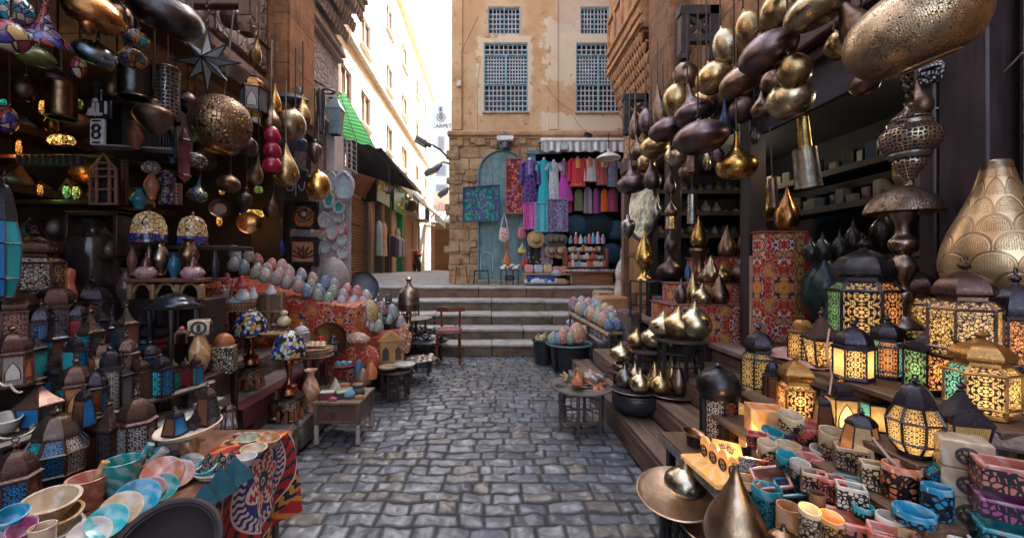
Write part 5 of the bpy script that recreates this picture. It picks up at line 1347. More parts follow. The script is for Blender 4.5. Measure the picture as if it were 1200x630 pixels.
EGG=smooth_profile([(0,0),(.55,.06),(.9,.32),(1.0,.72),(.93,1.15),(.72,1.6),(.4,1.95),(0,2.12)],3)
_eggm={}
def egg(loc,h,mat,label,group=None,tilt=(0,0),fat=1.0):
 key=(mat.name,round(fat,1))
 if key not in _eggm:
  mb=MB();mb.lathe([(r*.37*fat,z/2.12)for r,z in EGG],18);_eggm[key]=mesh_of('painted_egg',mb,mat,80)
 o=obj('painted_egg',_eggm[key],None,None,loc,(tilt[0],tilt[1],RND.uniform(0,6)),scale=(h,h,h))
 return tag(o,label,'egg',group)
EGGC={k:egg_mat(a,b_)for k,a,b_ in(('pale blue',(.14,.27,.46),(.05,.10,.28)),('mint green',(.25,.42,.34),(.08,.22,.17)),('coral red',(.46,.05,.05),(.5,.2,.15)),('pearl white',(.50,.42,.43),(.26,.15,.18)),('sage green',(.12,.21,.14),(.34,.36,.26)),('dusty pink',(.46,.17,.18),(.5,.36,.35)),('sky grey',(.18,.22,.32),(.4,.4,.46)),('lemon yellow',(.56,.40,.05),(.44,.28,.03)),('orange',(.60,.17,.03),(.5,.26,.12)),('deep blue',(.04,.09,.28),(.12,.2,.42)),('emerald',(.03,.17,.10),(.14,.3,.2)),('dark pink',(.34,.08,.14),(.12,.05,.10)))}
EGGC['speckled grey']=egg_mat((.34,.30,.30),(.08,.07,.09),120)
def round_table(loc,R,h,mat,label,name='round_table',legs=6,cat='table',top=None,apron=True,group=None):
 t=thing(name,label,cat,loc,RND.uniform(0,1),group)
 mb=MB();mb.lathe([(0,h-.018),(R*.93,h-.018),(R,h-.012),(R,h),(R*.9,h+.001),(0,h)],28);obj('tabletop',mb,top or mat,t)
 for k in range(legs):
  a=2*pi*k/legs;x,y=R*.74*math.cos(a),R*.74*math.sin(a)
  mb=MB();mb.lathe([(.014,0),(.017,h*.1),(.012,h*.18),(.018,h*.3),(.013,h*.5),(.018,h*.7),(.014,h-.02)],8,(x,y,0),k=2);obj('leg',mb,mat,t)
 if apron:
  mb=MB();mb.ring((0,0,h*.30),R*.74,.008,'Z',legs,5);mb.ring((0,0,h*.62),R*.74,.008,'Z',legs,5)
  for k in range(legs*3):
   f=k/3;a0,a1=2*pi*int(f)/legs,2*pi*(int(f)+1)/legs;s=f-int(f)
   p=Vector((math.cos(a0),math.sin(a0),0)).lerp(Vector((math.cos(a1),math.sin(a1),0)),s)*R*.74
   mb.tube([(p.x,p.y,h*.30),(p.x,p.y,h*.62)],.005,4)
  obj('spindle_rail',mb,mat,t,smooth=0)
 return t
def tray(loc,R,mat,label,tilt=(0,0),name='tray'):
 mb=MB();mb.lathe([(0,0),(R*.86,0),(R*.97,.016),(R,.02),(R*.97,.024),(R*.86,.008),(0,.006)],34);o=obj(name,mb,mat,None,loc,(tilt[0],tilt[1],0),smooth=40)
 return tag(o,label,'tray')
def solid(name,pr,mat,loc,label,cat,seg=22,k=2,rot=(0,0,0),group=None,sy=1.0):
 mb=MB();mb.lathe(pr,seg,k=k,sy=sy);return tag(obj(name,mb,mat,None,loc,rot,smooth=60),label,cat,group)
def scaled(pr,u,w,h,d):
 R=S(w,d,u)/2;hh=S(h,d);rm=max(p[0]for p in pr);zm=max(p[1]for p in pr)
 return[(r/rm*R,z/zm*hh)for r,z in pr]
VASE=[(0,0),(.5,0),(.45,.15),(.9,1.0),(1,1.5),(.7,2.1),(.42,2.45),(.45,2.7),(.75,2.9),(.7,2.92),(.38,2.7),(0,2.6)]
def strokes(lines,r,mat,name,loc,label=None,parent=None,rot=(0,0,0),cat='sign'):
 mb=MB()
 for l in lines:mb.tube(smooth3(l),r,5)
 o=obj(name,mb,mat,parent,loc,rot)
 return tag(o,label,cat)if label else o
def smooth3(l):
 l=[Vector((p[0],0,p[1]))for p in l]
 out=[]
 for i in range(len(l)-1):
  p0,p1,p2,p3=l[max(i-1,0)],l[i],l[i+1],l[min(i+2,len(l)-1)]
  for j in range(4):
   t=j/4;out.append(.5*(2*p1+(p2-p0)*t+(2*p0-5*p1+4*p2-p3)*t*t+(3*p1-p0-3*p2+p3)*t**3))
 return out+[l[-1]]
ALLAH=[[(-.45,.5),(-.45,-.35)],[(-.25,-.3),(-.15,-.42),(-.02,-.35),(.0,.45)],[(.0,-.3),(.1,-.42),(.2,-.35),(.22,.45)],[(.22,-.3),(.35,-.4),(.45,-.2),(.38,.0),(.28,-.15),(.45,-.38),(.55,-.32)],[(.05,.55),(.1,.68),(.15,.55),(.2,.68)]]
# LEFT: stands and lanterns
ZT=.55
std=thing('tiered_stand','dark stepped wooden stand holding rows of unlit lanterns on the left','stand',(-2.0,2.0,0))
for(x0,x1,y0,y1,z)in((-1.95,-1.42,1.15,2.05,.55),(-2.5,-1.98,1.55,2.75,.92),(-2.75,-2.28,1.75,2.8,1.03)):
 mb=MB();mb.box(((x0+x1)/2+2.0,(y0+y1)/2-2.0,z-.015),(x1-x0,y1-y0,.03),.005);obj('shelf',mb,DARKWOOD,std)
 mb=MB();mb.box((x1+2.0-.02,(y0+y1)/2-2.0,z/2-.016),(.03,y1-y0,z-.032),.004);obj('riser',mb,BLACKWOOD,std)
mb=MB();mb.quad((.17,-.5,.75),(.39,.38,.75),(-.35,.38,.75),(-.35,-.5,.75),.03);mb.box((-.02,.6,.735),(.66,.44,.028),.003);obj('shelf',mb,DARKWOOD,std)
mb=MB();mb.tube([(.172,-.5,.74),(.392,.38,.74)],.013,4);obj('shelf_edge',mb,plain((.16,.14,.14),.6),std)
for x,y in((.12,-.42),(.30,.3),(-.3,.78),(.26,.78)):
 mb=MB();mb.box((x,y,.36),(.035,.035,.715),.003);obj('leg',mb,BLACKWOOD,std)
LG='lanterns on the left stand'
T,Bl,Cr,Gy,Br,Rd,Cp,Or='turq','blue','cream','grey','brown','red','copper','orange'
L=lantern
L(5,205,352,36,'tall blue glass lantern cut off at the left frame edge',d=1.9,style='globe',panes=((Bl,'net'),(T,'net')),rot=.4)
L(40,268,348,62,'big brown domed lantern with white scrollwork on the top shelf at left',d=2.35,style='shoulder',panes=(('white','scroll'),(Cr,'rose')),mat=TIN2,roof=TINP2,rot=.85)
L(20,330,402,50,'copper domed lantern with starry panes at the left end of the second tier',z=1.03,panes=((Cp,'rose'),('white','rose')),mat=TIN2,rot=.75,roof=TINP2)
L(66,325,397,46,'dark domed lantern with grey rosettes in the middle of the second tier',z=1.03,panes=((Gy,'rose'),(Cr,'rose')),rot=.8)
L(108,325,387,42,'black domed lantern with brown rosettes at the right end of the second tier',z=1.03,panes=((Cp,'rose'),(Gy,'rose')),rot=.7)
L(14,380,452,44,'dark lantern with pale arched panes at the left end of the third tier',z=.92,panes=(('white','arch'),(Cp,'arch')),rot=.9)
L(66,370,432,28,'square turquoise lantern with steep dark roof in the third tier',z=.92,style='pyr',n=4,panes=((T,'arch'),(Br,'net')),rot=.55)
L(106,360,427,30,'square dark lantern with dotted turquoise panes in the third tier',z=.92,style='pyr',n=4,panes=((T,'rose'),(Gy,'rose')),rot=.7)
L(131,363,412,18,'narrow red paned lantern behind the turquoise ones',z=.95,style='pyr',n=4,panes=((Rd,'rose'),(Bl,'net')),rot=.5)
L(148,354,412,24,'slim grey square lantern below the long necked brass pot',z=.95,style='pyr',n=4,panes=((Gy,'rose'),(Br,'net')),rot=.6)
L(120,400,445,26,'small bronze domed lantern with gilt ribs in the third tier',z=.88,style='arch',panes=(('copper','net'),('cream','net')),mat=TIN2,roof=TINP2)
L(148,390,442,25,'small brown dome lantern with starred pane near the turquoise red one',z=.86,style='dome',panes=((Cr,'rose'),(Gy,'net')),mat=TIN2,roof=TINP2)
L(181,373,428,36,'six sided lantern with bright turquoise and red panes beside the black table',z=.8,style='shoulder',panes=((T,'rose'),(Rd,'rose'),(Gy,'rose')),rot=1.2)
L(76,403,448,36,'brown glossy dome lantern peeping between third and fourth tiers',z=.86,style='dome',panes=((Br,'net'),),mat=TIN2,roof=TINP2)
L(30,415,482,44,'lantern with deep blue arched pane and silver roof behind a white wire',z=.75,style='pyr',n=4,panes=((Bl,'arch'),(Gy,'net')),rot=.75)
L(89,418,487,40,'brown lantern with one turquoise and one orange arched pane',z=.75,panes=((T,'arch'),(Or,'arch'),(Br,'net')),n=6,mat=TIN2,rot=.72,roof=TINP2)
L(46,446,498,52,'squat dark lantern with sloping blue and grey panes',z=.75,style='slant',panes=((Bl,'net'),(Gy,'net')),rot=.3)
L(128,405,478,30,'tall lantern with white starry fretwork in the fourth tier',z=.75,style='arch',panes=(('white','rose'),(Gy,'rose')),rot=.9)
L(143,412,475,22,'lantern with a clear turquoise pointed arch beside the white fretwork one',z=.75,style='pyr',n=4,panes=((T,'arch'),(Gy,'net')),rot=.7)
L(164,418,468,26,'brown round topped lantern with gold star rosette',z=.75,style='arch',n=4,panes=((Cp,'rose'),(Br,'rose')),mat=TIN2,roof=TINP2,rot=.72)
L(188,414,463,26,'round topped lantern with turquoise rosettes in the fourth tier',z=.75,style='arch',n=4,panes=((T,'rose'),(Bl,'rose')),rot=.72)
L(203,422,456,15,'small round topped lantern with pale blue pane, third from the right in its row',z=.75,style='arch',n=4,panes=((T,'rose'),),rot=.75)
L(217,420,453,15,'small round topped lantern with red rosette pane',z=.75,style='arch',n=4,panes=((Rd,'rose'),),rot=.75)
L(229,416,450,15,'small round topped lantern with blue pane at the right end of its row',z=.75,style='arch',n=4,panes=((T,'rose'),(Bl,'net')),rot=.75)
L(66,478,566,64,'large eight sided lantern with blue and starry panes on the lowest tier',z=.55,style='globe',n=8,panes=((Bl,'rose'),('white','rose'),(T,'rose')),rot=.3)
L(128,468,542,38,'square dark lantern embossed with a round medallion on the lowest tier',z=.55,style='pyr',n=4,panes=((Gy,'rose'),(Br,'rose')),rot=.75)
L(160,455,537,40,'brown domed lantern with white star lattice panes on the lowest tier',z=.55,style='dome',panes=(('white','rose'),),mat=TIN2,roof=TINP2,rot=.75)
L(18,515,607,52,'big dark lantern with blue and copper rosettes at the front left',z=.55,style='dome',panes=((Bl,'rose'),(Cp,'rose')),rot=.8)
L(103,490,548,20,'narrow dark lantern with blue dotted panes behind the eight sided one',z=.55,style='arch',n=4,panes=((Bl,'rose'),(Br,'net')),rot=.7)
wsh=MB();wsh.box((0,0,0),(.30,.46,.016),.003);o=obj('white_shelf',wsh,plain((.30,.28,.27),.6),None,G(200,480,.62)+Vector((0,0,-.009)));tag(o,'narrow pale shelf carrying four little lanterns on the left','shelf')
for i,(u,vt,vb,w,pa,l)in enumerate(((177,458,482,11,((T,'net'),),'tiny dark lantern, first on the narrow pale shelf'),(187,452,480,14,((T,'rose'),),'tiny lantern with turquoise fretwork, second on the narrow pale shelf'),(201,450,478,16,(('white','rose'),),'tiny lantern with white fretwork, third on the narrow pale shelf'),(217,450,474,14,((T,'rose'),(Gy,'net')),'tiny lantern with pale lid and turquoise pane, fourth on the narrow pale shelf'))):
 L(u,vt,vb,w,l,z=.62,style='arch',n=4,panes=pa,rot=.7)
for i,(u,vt,vb,w,z,sy_,pa,l)in enumerate(((48,352,408,30,1.0,'dome',((Bl,'rose'),(Gy,'rose')),'dark blue paned lantern squeezed between the two big domes of the second tier'),(88,350,398,28,1.02,'dome',((Rd,'rose'),(Gy,'net')),'dark red paned lantern behind the dotted turquoise one'),(42,384,440,26,.91,'pyr',((Gy,'arch'),(T,'net')),'grey arched square lantern beside the steep roofed turquoise one'),(88,392,440,24,.90,'arch',((T,'net'),(Bl,'rose')),'round topped turquoise lantern between the two steep roofed ones'),(3,430,492,32,.75,'dome',((Bl,'rose'),(Cp,'rose')),'dark lantern cut by the left edge above the marble bowls'),(62,428,470,26,.80,'arch',((Bl,'arch'),(Gy,'net')),'small blue arched lantern behind the squat sloping one'),(112,428,484,26,.75,'dome',((Cp,'rose'),(Bl,'rose')),'copper rosette lantern between the orange arched and fretwork ones'),(176,398,440,22,.80,'dome',((Bl,'rose'),(T,'net')),'small blue lantern half behind the turquoise red one'),(42,500,560,34,.56,'pyr',((T,'rose'),(Gy,'rose')),'square turquoise rosette lantern behind the front left one'),(164,372,420,20,.84,'arch',((Gy,'rose'),(Cr,'rose')),'thin grey rosette lantern left of the turquoise red one'),(118,355,402,22,.98,'pyr',((Bl,'net'),(Gy,'rose')),'thin steep roofed lantern between third tier squares'),(98,452,500,24,.73,'tent',((Br,'net'),(Bl,'net')),'small tent lantern in front of the orange arched one'))):
 L(u,vt,vb,w,l,z=z,style=sy_,n=4 if sy_!='dome' else 6,panes=pa,rot=.7,mat=TIN1 if i%3 else TIN2)
vs_=G(222,541,.55)
solid('vase',scaled([(0,0),(.5,0),(.6,.1),(1,.6),(1.0,.8),(.8,1.1),(.5,1.3),(.55,1.45)],222,26,37,vs_.y),onyx((.42,.20,.07)),vs_,'ochre onyx vase under the round tray of tent lanterns','vase')
tray(vs_+Vector((0,0,S(37,vs_.y)+.002)),S(84,vs_.y,222)/2,onyx((.66,.54,.40)),'round cream tray balanced on the ochre vase',(.10,-.08))
dz=vs_.z+S(37,vs_.y)+.02
for(u,vt,vb,w,pa,l)in((205,478,509,24,((Br,'net'),(Bl,'net')),'tent shaped lantern with a blue side at the left of the round tray'),(228,478,510,16,((Gy,'rose'),),'small grey square tent lantern in the middle of the round tray'),(243,450,497,24,((Br,'net'),(Gy,'rose')),'taller brown tent lantern at the back of the round tray')):
 L(u,vt,vb,w,l,d=1.74+(u-205)*.0025,style='tent' if w>20 else 'pyr',n=4,panes=pa,rot=.6)
L(269,470,503,16,'small black arched lantern standing on the green glazed pot',d=2.28,style='tent',n=6,panes=(('white','arch'),),rot=.5)
solid('pot',scaled(VASE,268,28,28,2.28),plain((.005,.12,.05),.12),P(268,527,2.28),'dark green glazed pot under the small black lantern','pot')
solid('vase',scaled(VASE,256,18,42,2.35),onyx((.45,.16,.12)),P(255,520,2.35),'salmon pink flared vase behind the green pot','vase')
bowl(247,500,22,14,plain((.02,.28,.34),.25),'turquoise bowl behind the salmon vase',d=2.4)
tb=thing('display_table','front left table of coloured onyx bowls draped at its end','table',(-1.4,1.6,0))
mb=MB();mb.box((-.02,0,.53),(.74,1.15,.03),.005);obj('tabletop',mb,wood((.20,.09,.05)),tb)
mb=MB();mb.box((.325,-.02,.50),(.03,1.2,.085),.006);obj('edge_board',mb,wood((.17,.07,.04),.45,1,1),tb)
for sx in(-.3,.28):
 for sy in(-.5,.5):
  mb=MB();mb.box((sx,sy,.255),(.05,.05,.51),.005);obj('leg',mb,BLACKWOOD,tb)
ON=dict(turq=(.02,.36,.42),teal=(.02,.26,.27),salmon=(.52,.20,.13),cream=(.52,.40,.27),white=(.55,.52,.49),rose=(.50,.28,.25),olive=(.34,.33,.22),purple=(.30,.05,.16),blue=(.02,.27,.45),ochre=(.50,.27,.10),red=(.42,.09,.08))
X={k:onyx(v)for k,v in ON.items()}
bowl(60,606,76,36,X['cream'],'big cream banded onyx bowl, top of the stack at front left',d=1.30,tilt=(.12,.12),foot=.4)
bowl(64,622,72,34,X['ochre'],'ochre banded onyx bowl under the big cream one',d=1.30,tilt=(.1,.1),foot=.4)
bowl(66,634,70,30,X['white'],'white onyx bowl at the bottom of the front left stack',d=1.30,tilt=(.1,.1),foot=.4)
def pest(t,p,q,r,mat,lab=None):
 mb=MB();p,q=Vector(p),Vector(q);mb.tube([p,p.lerp(q,.5),q],r,8,r2=r*1.5)
 return obj('pestle',mb,mat,t)
t=bowl(103,592,54,34,X['salmon'],'salmon pink stone mortar with orange pestle',d=1.48,foot=.7,name='mortar',pestle=1);pest(t,(0,0,.03),(.045,.02,.15),.009,X['ochre'])
t=bowl(143,578,50,40,X['teal'],'teal stone mortar with teal pestle behind the salmon one',z=.553,foot=.7,name='mortar',pestle=1);pest(t,(0,0,.04),(.085,.03,.175),.009,X['teal'])
t=bowl(167,562,34,20,wood((.2,.09,.05)),'small brown mortar with white pestle beside turquoise pots',z=.553,foot=.7,name='mortar',pestle=1);pest(t,(-.02,0,.02),(.07,.03,.11),.012,X['white'])
for(u,vb,w,h,l)in((188,556,32,20,'turquoise onyx pot, lower of the pair stacked by the white pestle'),(188,545,26,16,'turquoise onyx pot, upper of the pair stacked by the white pestle')):
 bowl(u,vb,w,h*1.3,X['turq'],l,d=1.70,foot=.8,lip=.06,name='pot')
solid('stopper',[(0,0),(.02,0),(.022,.03),(.016,.04),(0,.042)],X['blue'],P(189,534,1.70),'blue stone stopper in the upper turquoise pot','stopper')
bowl(203,540,24,14,plain((.06,.05,.06),.4),'dark purple stone cup behind the turquoise pots',d=1.85)
for(u,v,w,m,d,ln,l)in((105,628,62,'white',1.26,.75,'white and brown marble plate at the bottom of the frame'),(126,612,58,'turq',1.30,.8,'turquoise plate, nearest of the leaning plates'),(142,598,60,'cream',1.36,.8,'cream and grey banded plate behind the nearest turquoise one'),(160,586,66,'blue',1.42,.85,'large bright blue plate in the leaning row'),(176,574,42,'rose',1.5,.85,'small pale rose plate behind the large blue one'),(190,572,44,'teal',1.52,.85,'dark teal plate between rose and salmon plates'),(190,556,56,'salmon',1.6,.85,'white and orange marbled plate in the leaning row'),(208,556,46,'rose',1.62,.85,'rose pink plate near the end of the leaning row'),(222,548,44,'olive',1.7,.85,'olive white plate at the far end of the leaning row')):
 plate(u,v,w*.92,l,X[m],d,ln-.12,.62)
for(u,vb,w,m,l)in((215,552,24,'turq','turquoise little bowl, left of the three at the tray end'),(229,552,28,'white','white little bowl between two turquoise ones'),(243,553,30,'turq','turquoise shallow bowl at the end of the plate tray')):
 bowl(u,vb,w,16,X[m],l,z=.565,tilt=(.35,0))
bowl(8,632,50,30,X['purple'],'purple stone cup at the bottom left corner',d=1.15)
bowl(16,616,46,26,X['blue'],'blue stone bowl lying over the purple cups',d=1.13,tilt=(.3,.2))
bowl(34,628,42,26,X['purple'],'pinkish purple stone cup right of the blue bowl',d=1.12,tilt=(.5,.1))
bowl(50,640,36,30,X['cream'],'cream stone jar cut off at the bottom edge',d=1.1,foot=.9)
bowl(0,640,26,18,X['white'],'white stone cup cut off in the bottom left corner',d=1.1)
for(u,vb,w,m,l)in((8,502,40,'white','grey white marble bowl, upper of two behind the front lantern'),(18,516,48,'olive','olive and ochre marble bowl, lower of two behind the front lantern')):
 bowl(u,vb,w,22,X[m],l,d=1.62,tilt=(.2,.25))
for(u,vb,w,m,l,d)in((292,521,32,'olive','shallow green onyx dish at the top of the draped cloth',2.06),(316,522,30,'ochre','shallow ochre onyx dish near the cloth corner',2.08),(298,533,34,'cream','shallow cream onyx dish between green and blue flecked ones',1.98),(290,544,26,'white','white dish with a blue flower on the draped table',1.9)):
 bowl(u,vb,w,16,X[m],l,z=.572,tilt=(.15,0),foot=.45,sq=.8)
def pyramid(u,vb,w,h,d,mat,label,rot=.5):
 R=S(w,d,u)/1.42;mb=MB();mb.lathe([(0,0),(R,0),(0,S(h,d))],4,ph=rot);o=obj('pyramid',mb,mat,None,G(u,vb,.576),smooth=0);return tag(o,label,'pyramid')
PYB=plain((.03,.10,.14),.08);PYK=lace((.40,.36,.30),90,.16)
for(u,vb,w,h,m,l)in((244,549,20,18,PYK,'black and white patterned pyramid, left of three on the white dish'),(258,547,20,18,PYK,'black and white patterned pyramid in the middle of the white dish'),(271,545,18,17,PYK,'black and white patterned pyramid, right of three on the white dish'),(240,590,26,22,PYB,'blue grey glass pyramid nearest the big dark tray'),(258,578,28,28,PYB,'middle blue grey glass pyramid at the tray edge'),(276,562,30,24,PYB,'teal glass pyramid nearest the draped cloth')):
 pyramid(u,vb,w,h,1.86 if m is PYK else 1.62+(u-240)*.007,m,l)
tray(G(258,551,.558),.10,X['white'],'white oval dish carrying three patterned pyramids')
mb=MB()
mb.quad((-1.02,1.32,.10),(-1.01,2.1,.16),(-1.032,2.12,.565),(-1.032,1.32,.562),.006,30,14,lambda s,q:(1-q)**.7*(.035*math.sin(s*13+.5)+.02*math.sin(s*27)))
mb.quad((-1.032,1.75,.564),(-1.032,2.12,.566),(-1.30,2.12,.556),(-1.30,1.75,.556),.006,20,6,lambda s,q:.004*math.sin(s*30))
tag(obj('applique_cloth',mb,medallion_cloth(.52,.33)),'red tentmaker cloth with white and blue scrolls draped off the front left table','cloth')
bt=thing('basin','big dark upturned basin at the bottom of the frame on the left','basin',P(200,652,1.10),(.72,0,.35))
mb=MB();mb.lathe(hollow(.118,.055,1.0,.09,.6,.05),40,k=2);obj('basin_bowl',mb,plain((.012,.007,.010),.85,0,.3,10),bt)
mb=MB();mb.ring((0,0,.053),.121,.009,'Z',40,8);obj('rolled_rim',mb,plain((.018,.011,.015),.7),bt)
mb=MB();mb.lathe([(0,0),(.12,0),(.11,.03),(.05,.1),(.05,.40),(.07,.51),(0,.52)],16);tag(obj('pedestal',mb,BLACKWOOD,None,(P(205,652,1.10).x,1.12,.09)),'dark turned pedestal under the big basin','pedestal')
cable([P(-5,443,1.6),P(12,450,1.6),P(26,458,1.62)],.004,'white wire looped over the blue arched lantern',plain((.55,.5,.45),.5),.015)
# LEFT: hanging things
HL='lamps hanging over the left bazaar front'
def mos(*p):return mosaic(p,30.0)
M1=mosaic(((.02,.05,.3),(.3,.05,.06),(.2,.15,.3),(.45,.4,.5),(.1,.02,.15)),26.0)
M2=mosaic(((.5,.35,.15),(.3,.05,.08),(.5,.45,.3),(.06,.05,.25)),20.0)
M3=mosaic(((.5,.18,.04),(.04,.28,.3),(.1,.1,.25),(.3,.2,.05)),40.0)
M4=mosaic(((.03,.18,.4),(.5,.45,.4),(.03,.3,.45),(.1,.1,.3)),36.0)
M5=brass((.10,.09,.10),.3,.3)
hanging(20,12,46,40,'ball',M4,'bright blue mosaic lamp in the top left corner',d=1.75,group=HL)
hanging(52,26,74,44,'cone',M1,'wide purple and red mosaic dome shade at top left',d=1.8,tilt=(.25,.35),group=HL)
hanging(10,42,58,40,'oval',M2,'amber and maroon mosaic lamp at the left edge',d=1.7,tilt=(.1,.3),group=HL)
hanging(42,66,54,26,'oval',plain((.10,.11,.03),.25,0,.5,3),'dim olive glass shade under the mosaic lamps',d=2.0,tilt=(.1,.25),group=HL)
hanging(112,14,84,46,'oval',COPPER,'large glossy copper lamp at the top left',d=1.95,tilt=(.2,.5),group=HL)
hanging(104,32,24,22,'drop',brass((.4,.18,.08),.3),'small copper knob lamp below the large copper one',d=1.9,group=HL)
hanging(112,62,58,30,'oval',brass((.30,.42,.52),.22,.4),'blue silvered oval lamp with flaking leaf',d=2.0,tilt=(.2,.4),group=HL)
hanging(196,16,96,52,'oval',M5,'large dark oval lamp studded with coloured beads',d=2.3,tilt=(.2,.4),group=HL)
hanging(160,46,34,24,'oval',M3,'small orange and teal mosaic lamp, upper of two',d=2.2,tilt=(.1,.3),group=HL)
hanging(156,68,38,26,'oval',M3,'small orange and teal mosaic lamp, lower of two',d=2.3,tilt=(.1,.2),group=HL)
hanging(181,138,54,44,'drop',BRONZE,'dull bronze spinning top lamp beside the black glazed cabinet',d=2.5,tilt=(.05,.05),group=HL)
hanging(318,138,24,36,'pear',BRONZE,'brown gourd lamp under the black framed hanging lantern',d=3.3,group=HL)
hanging(341,145,38,40,'ball',brass((.42,.32,.22),.3),'large dull gold gourd lamp left of the white wall strip',d=3.6,tilt=(.1,.3),group=HL)
hanging(355,130,20,38,'pear',BRASS,'slender brass drop lamp behind the dull gold gourd',d=3.9,group=HL)
hanging(373,216,30,36,'ball',GOLD,'shiny gold round jar lamp beside the framed pictures',d=3.9,group=HL)
hanging(369,178,18,30,'drop',PURPLE,'grey turned metal pendant on a chain by the white wall strip',d=4.1,group=HL)
hanging(354,168,12,16,'drop',plain((.05,.08,.2),.3),'small dark blue glass drop by the calligraphy sign',d=4.2,group=HL)
hanging(335,192,32,52,'flame',BRASS,'tall bell shaped brass lamp beside the ruby glass',d=3.4,group=HL,inner=False)
hanging(322,116,16,36,'pear',GOLD,'gold cylinder lamp with little knob on the left rope',d=3.5,group=HL)
for i,(u,v,w,h,kd,m,d,l)in enumerate(((28,104,34,30,'ball',BRONZE,2.5,'dim bronze globe lamp under the olive shade'),(66,92,40,24,'oval',PURPLE,2.6,'dim purple oval lamp over the brass drum'),(134,96,24,40,'pear',BRONZE,2.8,'slim bronze pear lamp left of the pierced cylinder'),(92,78,22,28,'ball',M2,2.4,'small amber mosaic globe below the silvered oval'),(218,118,30,26,'oval',PURPLE,3.1,'dark oval lamp behind the filigree box lamp'),(226,150,18,34,'pear',BRASS,3.2,'slender brass lamp left of the pierced ball'),(204,152,18,26,'drop',STEEL,3.0,'grey drop lamp beside the bronze top'),(292,172,22,26,'ball',PURPLE,3.4,'dark globe lamp right of the pierced ball'),(300,200,20,34,'pear',BRONZE,3.5,'bronze pear lamp left of the ruby glass'),(232,222,26,30,'flat',M3,3.3,'orange teal mosaic lamp above the right cream shade'),(268,215,30,24,'oval',BRONZE,3.5,'bronze oval lamp low under the pierced ball'),(286,236,20,34,'drop',PURPLE,3.8,'dark drop lamp over the far egg row'),(318,240,18,30,'pear',BRONZE,4.3,'bronze pear lamp left of the framed pictures'),(8,140,30,34,'ball',M1,2.2,'violet mosaic globe at the left edge above the blue lantern'),(140,20,36,34,'ball',BRONZE,2.3,'dark bronze globe between the copper and the beaded lamps'),(272,20,30,30,'oval',PURPLE,3.3,'dark oval lamp behind the star chain'),(62,140,20,30,'pear',COPPER,2.9,'copper pear lamp below the brass drum'),(300,60,16,30,'pear',BRASS,3.6,'small brass pear lamp on the rope over the black framed lantern'))):
 hanging(u,v,w,h,kd,m,l,d=d,tilt=(.05,.2),group=HL)
for i,(u,v,w)in enumerate(((30,150,26),(96,150,30),(150,172,24),(240,190,26),(268,170,30),(292,262,26),(258,245,22),(30,215,24),(100,205,26))):
 R_=S(w,3.6)/2;mb=MB();mb.lathe([(0,0),(R_*.6,0),(R_,.03),(R_,.036),(R_*.6,.008),(0,.008)],26);tag(obj('wall_plate',mb,(BRONZE,PURPLE,COPPER)[i%3],None,P(u,v,3.6),(1.4,0,.5)),f'round metal plate in the dark left shop, {ORD[i]} counting from the first at upper left','plate','plates in the left shop')
rg=thing('hanging_lamp','ruby red tiered glass lamp beside the pierced ball','hanging lamp',P(319,203,3.2),0,HL)
for k in range(3):
 R_=S(24-k*2,3.2,319)/2;mb=MB();mb.lathe([(R_*.5,0),(R_*.95,.03),(R_,.07),(R_*.7,.11),(R_*.45,.13)],16,(0,0,k*.115),k=2,wob=lambda a,z:1+.07*math.sin(8*a));obj('glass_tier',mb,plain((.28,.008,.035),.1),rg)
mb=MB();mb.tube([(0,0,.3),(0,0,.75)],.004,4);obj('cord',mb,CHAIN,rg)
pbx=thing('hanging_lamp','large pierced bronze ball lamp with flower holes under the star','hanging lamp',P(259,145,2.85),(.06,.1,.5),HL)
R_=S(78,2.85,259)/2
mb=MB();mb.lathe([(.26*R_,-.95*R_),(.42*R_,-.92*R_),(.75*R_,-.68*R_),(.97*R_,-.25*R_),(R_,.05*R_),(.93*R_,.4*R_),(.7*R_,.73*R_),(.35*R_,.94*R_),(0,R_)],36,k=3);obj('ball',mb,PCOPPER,pbx,smooth=70)
mb=MB()
for k in range(40):
 zz=RND.uniform(-.75,.8);a=RND.uniform(0,2*pi);rr=math.sqrt(1-zz*zz);nrm=Vector((rr*math.cos(a),rr*math.sin(a),zz))
 mb.ring((0,0,0),.016,.004,'Z',10,4,T=Matrix.Translation(nrm*R_*.985)@nrm.to_track_quat('Z','Y').to_matrix().to_4x4())
obj('flower_ring',mb,brass((.40,.24,.14),.3),pbx)['kind']='stuff'
mb=MB();mb.lathe([(.34*R_,-.95*R_),(.40*R_,-1.03*R_),(.46*R_,-.98*R_),(.42*R_,-.9*R_)],28);obj('foot_ring',mb,GOLD,pbx)
mb=MB();mb.tube([(0,0,R_),(0,0,R_+.6)],.005,5);obj('cord',mb,CHAIN,pbx)
sr=thing('star_lantern','glass star lantern with black leaded edges hanging on a chain','star lantern',P(243,72,2.7),(0,0,.1),HL)
def star(nm,R1,R2,th):
 verts,fr=[],MB()
 pts=[]
 for k in range(16):
  a=pi/2+k*pi/8;r=(R1*(1.0 if k%4==0 else .82))if k%2==0 else R2
  pts.append(Vector((r*math.cos(a),0,r*math.sin(a))))
 for k in range(0,16,2):
  tip,p,q=pts[k],pts[k-1],pts[(k+1)%16]
  for s in(-1,1):
   c=Vector((0,s*th,0));ridge=tip
   mb=MB();mb.add([p,c,q,tip],[(0,1,3),(1,2,3)]if s<0 else[(3,1,0),(3,2,1)],[[(0,0),(1,0),(0,1)],[(0,0),(1,0),(0,1)]]);obj('star_point',mb,plain((.34,.43,.52),.12,0,.35,8),sr,smooth=0)
   for a_,b_ in((p,tip),(q,tip),(c,tip),(c,p),(c,q)):fr.tube([a_,b_],.0045,4)
 return fr
RS=S(76,2.7)/2
obj('leading',star('s',RS,RS*.34,.07),BLACK,sr,smooth=0)
